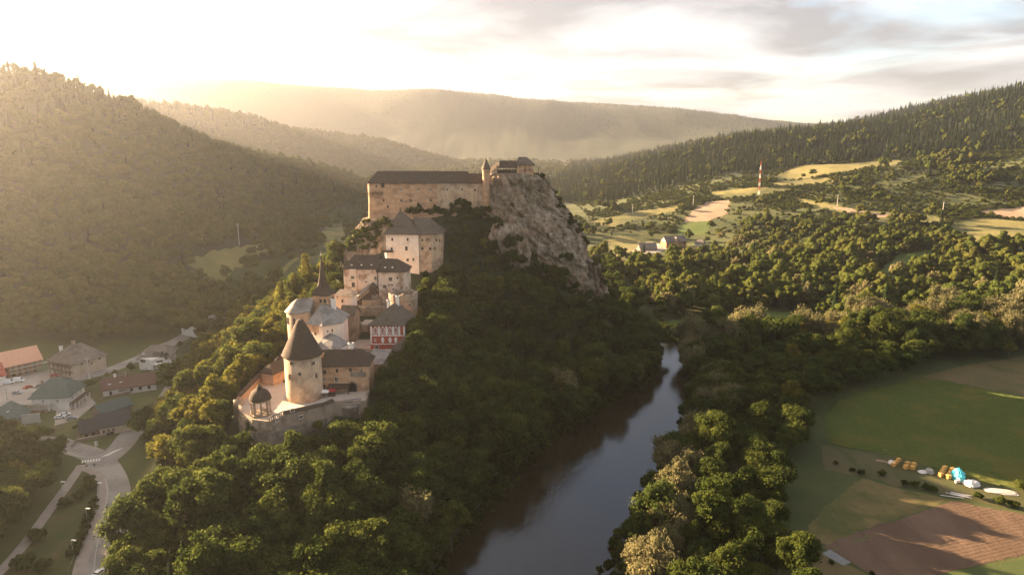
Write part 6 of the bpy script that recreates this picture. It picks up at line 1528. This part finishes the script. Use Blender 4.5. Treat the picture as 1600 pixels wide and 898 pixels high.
# ------------------------------------------------------------------ where trees may stand
CASTLE_XY = [(-110, 236), (-98, 232), (-78, 233), (-56, 237), (-53, 258), (-52, 276), (-45, 296), (-44, 330), (-50, 338), (-51, 353), (-48, 367), (-36, 372), (-36, 386), (-60, 396), (-14, 398), (-8, 416), (-84, 418), (-90, 398), (-90, 360), (-90, 320), (-104, 305), (-107, 270)]
ROCK_TOP = [(-18, 394), (6, 388), (20, 380), (44, 384), (58, 384), (60, 402), (52, 428), (40, 436), (-16, 434)]
ROADS_XY = [(ROAD, 6.5), (ROAD2, 6.5), (ROAD3, 8.0)]
PATHS_XY = [(W6((0, 893), (40, 848), (75, 800), (103, 762), (128, 726)), 3.5)]
VILL_CLEAR = W6((-80, 720), (-80, 560), (70, 545), (170, 545), (285, 528), (300, 545), (260, 590), (220, 640), (192, 690), (180, 700), (100, 700))
VERGE = W6((0, 960), (0, 890), (52, 832), (82, 790), (110, 752), (126, 733), (150, 735), (172, 745), (196, 700), (200, 700), (184, 790), (186, 840), (200, 960))
def grid_pts(x0, x1, y0, y1, s, seed):
    r = np.random.default_rng(seed); X, Y = np.meshgrid(np.arange(x0, x1, s), np.arange(y0, y1, s * .87)); X[1::2] += s / 2
    return (X + r.uniform(-.34, .34, X.shape) * s).ravel(), (Y + r.uniform(-.34, .34, Y.shape) * s).ravel()
def seen(x, y, z, mx=350):
    dep = y * CP - (z - CAM_H) * SP; px = 800 + FPX * x / np.maximum(dep, 1); py = 449 - FPX * (y * SP + (z - CAM_H) * CP) / np.maximum(dep, 1)
    return (dep > 20) & (px > -mx) & (px < 1600 + mx) & (py < 1180) , px, py
from mathutils.bvhtree import BVHTree
def castle_bvh():
    V = []; F = []
    for o in COL.objects:
        if o.type != 'MESH' or o.name.startswith(('ground', 'river', 'road', 'field', 'meadow', 'crop', 'verge')): continue
        M = Matrix.Translation(parent_loc(o.parent)) @ o.matrix_local if o.parent and o.parent.parent is None and o.parent.rotation_euler.z == 0 else (o.matrix_local if not o.parent else None)
        if M is None: continue
        k = len(V); V += [tuple(M @ v.co) for v in o.data.vertices]; F += [tuple(i + k for i in p.vertices) for p in o.data.polygons]
    return BVHTree.FromPolygons(V, F)
BVH = castle_bvh()
CLEAR = [(366, 694), (366, 622), (428, 556), (452, 540), (452, 478), (480, 466), (494, 398), (516, 398), (524, 450), (530, 398), (548, 375), (570, 350), (572, 255), (845, 235), (905, 330), (925, 365), (958, 470), (938, 446), (880, 418), (815, 376), (770, 346), (715, 340), (696, 378), (648, 414), (645, 470), (640, 524), (604, 552), (576, 572), (562, 590), (562, 634), (520, 656), (490, 676), (470, 690)]
VILLPX = [(0, 655), (0, 535), (165, 530), (215, 545), (240, 542), (235, 580), (205, 620), (190, 700), (110, 715), (126, 660), (60, 668), (40, 668)]
def covers(x, y, z, h, rr):
    """would the crown stand in front of the open castle walls or village roofs"""
    for dx, f in ((0, .98), (-.8, .72), (.8, .72), (0, .6), (-.7, .5), (.7, .5)):
        p = np.array((x + dx * rr, y, z + h * f)); q = proj(p)
        if inpoly(q[0], q[1], CLEAR) or inpoly(q[0], q[1], VILLPX):
            d = Vector(p) - Vector((0, 0, CAM_H)); L = d.length; d.normalize(); hit_ = BVH.ray_cast(Vector((0, 0, CAM_H)), d)
            if hit_[0] is not None and hit_[3] > L - 2: return True
    return False
near = []      # (kind, x, y, z, scale, zone)
def add_near(kind, x, y, s, zone, i=None): near.append((kind, float(x), float(y), float(H(x, y)), float(s), zone, i))
RIVX, RIVY = [p[0] for p in RIVER[3:13]], [p[1] for p in RIVER[3:13]]
R1 = np.random.default_rng(55)
def plant_hill():
    x, y = grid_pts(-200, 130, 128, 640, 7.8, 1); z = H(x, y)
    k = ~inpoly(x, y, CASTLE_XY) & (drv(x, y) > RW + 1.5) & ~inpoly(x, y, ROCK_TOP) & ~inpoly(x, y, VILL_CLEAR) & ~inpoly(x, y, VERGE)
    for pl, w in ROADS_XY: k &= dseg(x, y, pl) > w
    k &= (x < np.interp(y, RIVY, RIVX))
    k &= (x > np.interp(y, [128, 200, 228, 248, 265, 330, 400, 470, 640], [-111, -116, -126, -142, -154, -164, -178, -184, -160]))
    sl = (H(x + 3, y) - H(x - 3, y)) ** 2 + (H(x, y + 3) - H(x, y - 3)) ** 2
    v, px, py = seen(x, y, z)
    for a, b, c in zip(x[k & v], y[k & v], z[k & v]):
        kd = 'broad'; q = R1.random()
        if q < .035 and b < 420: kd = 'spruce'
        elif q < .05: kd = 'yellow'
        elif q < .12 and drv(np.array([a]), np.array([b]))[0] < RW + 14: kd = 'willow'
        s = R1.uniform(.8, 1.3) * (1.0 if c < 42 else .72)
        if kd == 'spruce': s *= .7
        if a < -104 and b > 225 and kd == 'broad' and R1.random() < .7: kd = 'yellow'  # sunlit flank: gold of the sun put into the leaf colour
        if a < -108 and b > 235: zone = 'village'
        elif b < 232: zone = 'spur'
        else: zone = 'river'
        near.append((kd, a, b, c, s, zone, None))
plant_hill()
def plant_right():
    B1 = [(35, 120), (38, 190), (70, 262), (88, 320), (97, 372), (98, 402), (112, 414), (190, 408), (218, 436), (330, 456), (540, 456), (540, 402), (330, 398), (243, 372), (203, 346), (162, 319), (137, 291), (118, 261), (101, 240), (95, 212), (82, 190), (78, 120)]
    x, y = grid_pts(20, 560, 110, 520, 8.6, 2); z = H(x, y)
    k = inpoly(x, y, B1) & (drv(x, y) > RW + 1.0)
    glade = W6((1120, 745), (1150, 740), (1165, 775), (1150, 800), (1120, 790), z=FLAT_R); k &= ~inpoly(x, y, glade)
    v, px, py = seen(x, y, z)
    for a, b, c in zip(x[k & v], y[k & v], z[k & v]):
        q = R1.random(); kd = 'broad'; dr_ = drv(np.array([a]), np.array([b]))[0]
        if dr_ < RW + 24 and q < .45: kd = 'willow'
        elif q < .02: kd = 'yellow'
        if b > 395 and q < .75: kd = 'willow' if q < .42 else 'yellow'  # pale and gold leaves stand in for sunlight on the row's crowns
        near.append((kd, a, b, c, R1.uniform(.75, 1.3) * (1.35 if b > 385 else 1.0), 'rightbank', None))
plant_right()
def plant_left():
    P = W6((-150, 960), (-20, 893), (35, 848), (70, 800), (100, 760), (122, 726), (104, 705), (60, 688), (0, 690), (-120, 760))
    x, y = grid_pts(-330, -120, 120, 270, 7.4, 3); k = inpoly(x, y, P)
    for pl, w in ROADS_XY + PATHS_XY: k &= dseg(x, y, pl) > w + .5
    v, px, py = seen(x, y, H(x, y))
    for a, b in zip(x[k & v], y[k & v]): add_near('broad' if R1.random() > .1 else 'yellow', a, b, R1.uniform(.7, 1.05), 'roadside')
    for px_, py_, s in ((30, 770, .9), (12, 835, .8)): p = xy(px_, py_, 6); add_near('yellow', *p, s, 'goldroad')
    # village gardens
    for px_, py_, s in ((66, 612, .3), (95, 605, .28), (140, 608, .42), (150, 600, .4), (158, 598, .45), (168, 592, .4), (180, 588, .4), (205, 582, .42), (135, 640, .45), (128, 662, .42), (118, 672, .5), (95, 675, .5), (80, 680, .48), (70, 690, .5), (120, 690, .3), (270, 560, .5), (282, 545, .5), (260, 572, .5), (45, 690, .5), (142, 694, .22), (205, 650, .4), (20, 690, .55)):
        p = xy(px_, py_, 6); add_near('broad', *p, s, 'garden')
plant_left()
def specials():
    for px_, py_, Y, kd, s, lab in ((486, 470, 372, 'poplar', 1.4, 'tallest columnar golden tree left of the chapel spire'), (461, 480, 362, 'poplar', 1.2, 'middle columnar golden tree behind the chapel apse'), (438, 500, 352, 'poplar', 1.3, 'leftmost columnar golden tree beside the castle chapel'),
                                   (655, 505, 318, 'poplar', .72, 'pointed golden tree standing right of the red house'), (664, 540, 305, 'yellow', .78, 'pale golden round tree at the right corner of the red house'), (612, 600, 268, 'yellow', .95, 'golden green tree in front of the gate house end'),
                                   (645, 585, 285, 'yellow', .8, 'golden tree below the lean-to roof of the red house'), (497, 668, 238, 'yellow', .45, 'slim golden tree growing against the terrace wall'), (470, 700, 226, 'yellow', .7, 'pale blossoming gold tree just below the terrace wall'), (455, 740, 215, 'broad', .85, 'bright green tree left of the pale gold one under the terrace'), (880, 330, 412, 'yellow', .5, 'golden bush on the shoulder of the cliff')):
        p = atY(px_, py_, Y); near.append((kd, p[0], Y, float(H(p[0], Y)) if px_ != 880 else p[2] - 3, s, lab, None))
    for px_, py_, kd, s, lab in ((1090, 898, 'yellow', .9, 'golden tree on the right river bank nearest the camera'), (1150, 880, 'yellow', .85, 'yellow lit tree right of the golden one at the bottom of the right bank'), (1040, 740, 'willow', 1.0, 'broad silvery willow leaning over the water at the right bank'), (1130, 660, 'willow', 1.0, 'tall grey willow in the middle of the right bank wood'), (1236, 870, 'broad', .5, 'small dark round tree beside the grey gravel patch'), (1575, 560, 'yellow', .8, 'golden tree standing apart at the right end of the tree row')):
        p = xy(px_, py_, 3); near.append((kd, *p, float(H(*p)), s, lab, None))
specials()
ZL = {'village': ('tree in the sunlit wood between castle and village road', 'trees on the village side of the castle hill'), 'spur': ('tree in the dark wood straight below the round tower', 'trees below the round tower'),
      'frontroad': ('tree at the hill foot closest to the road and the camera', 'trees of the hill foot by the road'), 'frontriver': ('tree at the hill foot closest to the river and the camera', 'trees of the hill foot by the river'), 'spurleft': ('tree below the pavilion corner of the terrace', 'trees below the pavilion'), 'spurgate': ('tree in the dark wood below the gate house end of the terrace', 'trees below the gate house'),
      'spurroad': ('tree at the wood edge beside the lower road', 'trees along the lower road'), 'spurfront': ('tree in the middle of the hill foot nearest the camera', 'trees at the foot of the castle hill'), 'spurshore': ('tree on the left river bank below the terrace', 'trees on the left bank below the terrace'),
      'shore': ('tree hanging over the left river bank under the castle', 'trees along the left bank'), 'cliff': ('tree standing right under the cliff', 'trees under the cliff'), 'upper': ('tree on the steep slope below the white bastion house', 'trees below the bastion house'), 'mid': ('tree on the steep slope right of the red house', 'trees right of the red house'), 'low': ('tree on the slope right of the gate house', 'trees right of the gate house'),
      'rightbank': ('tree in the belt between river and crop field', 'trees between river and crop field'), 'beltnear': ('tree in the right bank wood nearest the camera', 'trees of the right bank wood nearest the camera'), 'beltdry': ('tree in the belt between river and dry grass field', 'trees between river and dry grass field'), 'beltfar': ('tree in the dark belt at the far corner of the crop field', 'trees at the far corner of the crop field'), 'rightshore': ('tree leaning over the right river bank', 'trees along the right bank'), 'row': ('tree in the long gold topped row behind the fields', 'trees of the row behind the fields'),
      'roadside': ('tree in the dark grove left of the footpath', 'trees of the grove left of the footpath'), 'goldroad': ('golden birch in the dark grove left of the footpath', 'golden birches of the grove'), 'garden': ('small garden tree among the village houses', 'garden trees in the village')}
KADJ = {'yellow': 'yellowing', 'willow': 'silvery willow', 'spruce': 'pointed spruce', 'broad': 'leafy green', 'poplar': 'columnar'}
def zone_of(zone, x, y, z):
    if zone == 'river':
        if drv(np.array([x]), np.array([y]))[0] < RW + 14: return 'shore'
        if y > 385: return 'cliff'
        if y > 340: return 'upper'
        if y > 285: return 'mid'
        return 'low'
    if zone == 'spur':
        if x > -40: return 'spurshore'
        if x < -105: return 'spurroad'
        if y < 175: return 'frontroad' if x < -88 else ('spurfront' if x < -62 else 'frontriver')
        return 'spurleft' if x < -86 else ('spur' if x < -66 else 'spurgate')
    if zone == 'rightbank':
        if y > 392: return 'row'
        if drv(np.array([x]), np.array([y]))[0] < RW + 14: return 'rightshore'
        return 'beltnear' if y < 205 else ('beltdry' if y < 255 else ('rightbank' if y < 310 else 'beltfar'))
    return zone
def build_near():
    ok = []
    for t in near:
        kd, x, y, z, s, zone, _ = t; L = KIND[kd]; i = int(abs(x * 7.3 + y * 3.1)) % len(L); cm, tm, h, rr = L[i]
        if ' ' not in zone and covers(x, y, z, h * s, rr * s):
            if y > 330 or zone == 'garden': 
                if covers(x, y, z, h * s * .5, rr * s * .5): continue
                s *= .5
            else:
                if covers(x, y, z, h * s * .62, rr * s * .7): continue
                s *= .62
        v, px, py = seen(np.array(x), np.array(y), np.array(z + h * s), 40)
        dep = y * CP - (z - CAM_H) * SP
        ok.append((not (' ' in zone), -(h * s / dep) if v and py < 1000 else 0, kd, x, y, z, s, zone, i))
    ok.sort(key=lambda q: (q[0], q[1]))
    things, rest = ok[:N_TREES], ok[N_TREES:]
    r = np.random.default_rng(3)
    for _, _, kd, x, y, z, s, zone, i in things:
        cm, tm, h, rr = KIND[kd][i]
        if ' ' not in zone:
            zone = zone_of(zone, x, y, z); lab, grp = ZL[zone]
            if zone not in ('goldroad', 'garden'): lab = KADJ[kd] + ' ' + lab; grp += ', ' + KADJ[kd]
        else: lab, grp = zone, None
        t = thing(NAME[kd], lab, 'tree', (x, y, z - .3), grp); t.rotation_euler = (r.normal(0, .03), r.normal(0, .03), r.uniform(0, 6.28)); t.scale = (s * r.uniform(.9, 1.12), s * r.uniform(.9, 1.12), s * r.uniform(.92, 1.1))
        for nm, me in (('trunk', tm), ('crown', cm)):
            o = bpy.data.objects.new(nm, me); COL.objects.link(o); o.parent = t
    for kd in ('broad', 'yellow', 'willow', 'spruce', 'poplar'):
        q = [a for a in rest if a[2] == kd]
        if not q: continue
        c = far_coll('wood_' + kd, [k[0] for k in KIND[kd]])
        scatter('wood', np.array([(a[3], a[4], a[5] - .3) for a in q]), np.array([a[6] for a in q]), c, len(KIND[kd]), 5)
    print('near trees', len(ok), 'things', len(things))
N_TREES = 300
build_near()
# ------------------------------------------------------------------ massed woods on the hills
CON_LINE = np.array([hit(*p)[:2] for p in ((880, 318), (940, 316), (1010, 303), (1080, 284), (1150, 270), (1230, 264), (1320, 254), (1400, 246), (1500, 240), (1600, 234))])
def woods():
    bands = [(380, 700, 9.4, 1.2), (700, 1100, 9.4, 1.05), (1100, 1700, 9.6, 1.1), (1700, 2600, 13.0, 1.35), (2600, 3600, 17, 1.35)]
    PB, SB, PS, SS, PH, SH, PW, SW = [], [], [], [], [], [], [], []
    for bi, (y0, y1, sp, ks) in enumerate(bands):
        w = y1 * 1.22 + 60; x, y = grid_pts(-w, w, y0, y1, sp, 20 + bi); z = H(x, y); v, px, py = seen(x, y, z + 12, 500); k = v & (drv(x, y) > RW + 4)
        k &= ~((x > -190) & (x < np.interp(y, RIVY, RIVX) + 12) & (y < 640)) & ~inpoly(x, y, [(35, 120), (70, 262), (98, 408), (110, 428), (190, 420), (218, 442), (330, 456), (540, 456), (620, 380), (300, 200)]) & ~inpoly(x, y, [(205, 380), (330, 400), (700, 402), (700, 100), (60, 100)]) & ~inpoly(x, y, VILLAGE) & ~inpoly(x, y, VILL_CLEAR)
        for m_ in MEAD_XY: k &= ~inpoly(x, y, m_)
        k &= dseg(x, y, ROAD3) > 9
        x, y, z, px, py = x[k], y[k], z[k], px[k], py[k]; r = np.random.default_rng(90 + bi); u = r.random(len(x)); n1 = fbm(x, y, 90, 3, 8); n2 = fbm(x, y, 240, 3, 14)
        left = x < np.interp(y, [380, 640, 1000, 1600, 2300, 3600], [-120, -90, -60, 40, 200, 300])
        conR = (~left) & (y > np.interp(x, CON_LINE[:, 0], CON_LINE[:, 1]))
        floor_l = left & (z < 13) & (x > -300) & (y > 560)
        pc = np.where(left, np.clip((z - 120) / 110 + n1 * .9 + n2 * .5, .03, .95), np.where(conR, .93, .05 + .1 * (n1 > .3)))
        con = u < pc
        dens = np.where(left, np.where(floor_l, .33 + .9 * np.clip(n1, -.3, .5), np.clip(1.15 + n2 * .8, .25, 1)), np.where(conR, 1.0, np.clip(.62 + n1 * 1.2 + n2 * .5 + sstep(390, 440, py) * .8 - .45 * sstep(345, 305, py) - .6 * (px < 1150) * sstep(420, 380, py), .05, 1)))
        keep = r.random(len(x)) < dens
        s = (.6 + .75 * r.random(len(x)) ** 1.6) * ks * (1 + .15 * n1)
        # right hillside above the belt: shrubs mix with trees
        shr = (~left) & (~conR) & (py < 400) & (r.random(len(x)) < .3 + .5 * sstep(360, 310, py) - .4 * np.clip(n1 * 2, 0, 1))
        wil = (~con) & (z < 9) & (r.random(len(x)) < .1) & (~left)
        a = keep & con & ~shr; PS.append(np.stack([x, y, z - .5], 1)[a]); SS.append(s[a] * np.where(left[a], .8, .85))
        a = keep & ~con & ~shr & ~wil; PB.append(np.stack([x, y, z - .5], 1)[a]); SB.append(s[a])
        a = keep & wil & ~shr; PW.append(np.stack([x, y, z - .4], 1)[a]); SW.append(s[a])
        # shrubs fill the gaps
        if y0 < 1500:
            xs, ys = grid_pts(0, w, y0, min(y1, 1400), 4.3, 60 + bi); zs = H(xs, ys); vv, qx, qy = seen(xs, ys, zs, 20); m1 = fbm(xs, ys, 60, 3, 8)
            kk = vv & (xs > 110) & (ys > 530) & (ys < np.interp(xs, CON_LINE[:, 0], CON_LINE[:, 1])) & (zs > 7.5) & (r.random(len(xs)) < np.clip(.46 - .2 * ((qx < 1160) & (qy < 400)) + m1 * 1.2, .04, .9)) & (xs < w)
            for m_ in MEAD_XY: kk &= ~inpoly(xs, ys, m_)
            PH.append(np.stack([xs, ys, zs - .2], 1)[kk]); SH.append(r.uniform(.6, 1.35, kk.sum()))
    scatter('broadleaf_woods', np.concatenate(PB), np.concatenate(SB), FARB, 8, 1); scatter('spruce_woods', np.concatenate(PS), np.concatenate(SS), FARS, 5, 2)
    scatter('hillside_scrub', np.concatenate(PH), np.concatenate(SH), FARH, 3, 3); scatter('willow_woods', np.concatenate(PW), np.concatenate(SW), FARW, 2, 4)
    print('woods', [sum(map(len, q)) for q in (PB, PS, PH, PW)])
    # spruces along the skyline of the far mountains
    r = np.random.default_rng(5); xs = r.uniform(-4000, 2600, 9000); ys = r.uniform(4300, 5300, 9000); zs = H(xs, ys)
    scatter('far_ridge_woods', np.stack([xs, ys, zs - 2], 1), r.uniform(.5, .8, 9000), FARS, 5, 9)
woods()
# ------------------------------------------------------------------ hedge and bushes on the verge, scrub on ledges, field hedges
BUSH = [crown('crown', 900 + i, h, rr, L_SHRUB, 'shrub', 12, 70, .3) for i, (h, rr) in enumerate(((2.4, 1.8), (2.0, 1.6)))]
DBUSH = [crown('crown', 920 + i, h, rr, L_BROAD, 'shrub', 12, 70, .32) for i, (h, rr) in enumerate(((2.8, 2.0), (2.2, 1.9)))]
STEM = mesh('stem', *(lambda b: (b.V, b.F))(MB().lathe((0, 0, -.5), [(.12, 0), (.06, 1.3)], 6)), M_BARK)
def bush(p, s, me, label, group=None, name='bush'):
    t = thing(name, label, 'bush', tuple(map(float, p)), group); t.rotation_euler = (0, 0, random.uniform(0, 6.28)); t.scale = (s, s, s * random.uniform(.85, 1.15))
    for nm, m_ in (('foliage', me), ('stem', STEM)):
        o = bpy.data.objects.new(nm, m_); COL.objects.link(o); o.parent = t
for px_, py_ in ((147, 785), (145, 795), (141, 806), (137, 816), (133, 827), (128, 838), (124, 848), (119, 858), (114, 868)):
    bush((*xy(px_, py_, 6), 6), 1.15, BUSH[len(bpy.data.objects) % 2], 'clipped light green bush in the hedge along the pavement', 'hedge bushes along the pavement', 'hedge_bush')
for px_, py_, s, l in ((126, 778, 1.3, 'dark bush in the middle of the verge near the bend'), (140, 765, 1.5, 'dark bush behind the hedge top inside the bend'), (138, 752, 1.2, 'dark bush at the tip of the verge'), (100, 790, 1.4, 'dark bush beside the footpath halfway along the verge'), (62, 845, 1.5, 'dark bush by the footpath at the wide end of the verge'), (52, 838, 1.0, 'slim dark bush between footpath and wide verge'), (40, 885, 2.0, 'big dark bush at the bottom left of the verge'), (70, 888, 1.6, 'second big dark bush at the bottom of the verge')):
    bush((*xy(px_, py_, 6), 6), s, DBUSH[len(l) % 2], l)
for px_, py_, s in ((1306, 725, .6), (1331, 735, .7), (1346, 741, .8), (1378, 742, .9), (1412, 758, .8), (1430, 760, .9), (1446, 764, .8), (1456, 767, .9), (1528, 779, 1.0), (1562, 787, 1.1), (1585, 792, 1.1), (1598, 768, 1.6), (1618, 775, 1.6), (1275, 850, .8), (1298, 880, .5), (1362, 898, .5)):
    bush((*xy(px_, py_, FLAT_R), FLAT_R), s, DBUSH[int(px_) % 2], 'low dark bush along the ditch between the fields', 'bushes along the field ditch')
def ledge_scrub():
    """bushes and small trees rooted on the cliffs and around the walls"""
    r = np.random.default_rng(77); P = []; S_ = []
    for px_, py_, n, sx, sy, s in ((880, 318, 8, 8, 10, 1.0), (868, 300, 4, 5, 5, .8), (893, 345, 5, 6, 10, .9), (925, 385, 22, 8, 18, 1.2), (935, 400, 14, 10, 18, 1.3), (888, 402, 5, 6, 8, .8), (905, 360, 5, 5, 8, .8), (700, 335, 14, 14, 6, 1.1), (740, 338, 14, 14, 8, 1.3), (770, 350, 10, 10, 6, 1.0), (650, 330, 20, 22, 5, .9), (590, 352, 14, 12, 8, .8), (560, 365, 14, 12, 12, .9), (548, 385, 16, 10, 12, .9), (575, 375, 16, 14, 12, .9), (585, 358, 10, 10, 5, 1.0), (800, 380, 8, 10, 6, 1.0), (720, 328, 10, 8, 6, 1.3), (845, 278, 4, 6, 4, .6), (948, 440, 8, 5, 14, 1.0)):
        for _ in range(n):
            d = Vector(ray(px_ + r.normal(0, sx * .6), py_ + r.normal(0, sy * .6))); d.normalize(); q = BVH.ray_cast(Vector((0, 0, CAM_H)), d)
            g = hit(px_, py_)
            p = q[0] if q[0] is not None and q[3] < 700 else None
            if p is None or (Vector(g) - Vector((0, 0, CAM_H))).length < q[3]: p = hit(px_ + r.normal(0, sx * .6), py_ + r.normal(0, sy * .6)); 
            if p[1] > 460: continue
            P.append((p[0], p[1], p[2] - 1.0)); S_.append(s * r.uniform(.6, 1.3))
    scatter('ledge_scrub', np.array(P), np.array(S_), FARH2, 3, 6)
FARH2 = far_coll('ledge_bush', [crown('crown', 950 + i, h, rr, L_BROAD, 'shrub', 12, 60, .5) for i, (h, rr) in enumerate(((4.2, 2.3), (3.2, 2.2), (5.2, 2.4)))])
ledge_scrub()
def undergrowth():
    r = np.random.default_rng(78); x, y = grid_pts(-200, 130, 130, 470, 3.4, 8); z = H(x, y)
    k = ~inpoly(x, y, CASTLE_XY) & (drv(x, y) > RW) & ~inpoly(x, y, ROCK_TOP) & ~inpoly(x, y, VILL_CLEAR) & ~inpoly(x, y, VERGE) & (x > np.interp(y, [128, 200, 228, 248, 265, 330, 400, 470], [-111, -116, -126, -142, -154, -164, -178, -184])) & (x < np.interp(y, RIVY, RIVX))
    for pl, w in ROADS_XY: k &= dseg(x, y, pl) > w - 1
    x2, y2 = grid_pts(20, 560, 110, 500, 4.0, 9); k2 = (drv(x2, y2) > RW + 1.5) & (drv(x2, y2) < RW + 14) & (x2 > np.interp(y2, RIVY, RIVX))
    X = np.concatenate([x[k], x2[k2]]); Y = np.concatenate([y[k], y2[k2]]); v, _, _ = seen(X, Y, H(X, Y), 150); X, Y = X[v], Y[v]
    scatter('undergrowth', np.stack([X, Y, H(X, Y) - .3], 1), r.uniform(.5, 1.0, len(X)), FARH2, 3, 7)
undergrowth()
# ================================================================== HAZE
def haze():
    mm = bpy.data.materials.new('haze_air'); mm.use_nodes = True
    N, L = mm.node_tree.nodes, mm.node_tree.links; N.clear()
    o = N.new('ShaderNodeOutputMaterial'); v = N.new('ShaderNodeVolumePrincipled')
    v.inputs['Density'].default_value = HAZE_D; v.inputs['Anisotropy'].default_value = HAZE_G
    v.inputs['Color'].default_value = HAZE_C
    L.new(v.outputs[0], o.inputs['Volume'])
    top = max(float(GZ.max()) + 60, CAM_H + 20)
    b = MB().box((0, (GY[0] + GY[-1]) / 2, float(GZ.min()) - 1.0), (GX[-1] - GX[0] + 40, GY[-1] - GY[0] + 40, top - float(GZ.min()) + 1))
    h = b.build('haze', mm); tag(h, kind='stuff')
HAZE_D, HAZE_G, HAZE_C = 0.72e-4, 0.74, (0.9, 0.92, 0.96, 1)
haze()
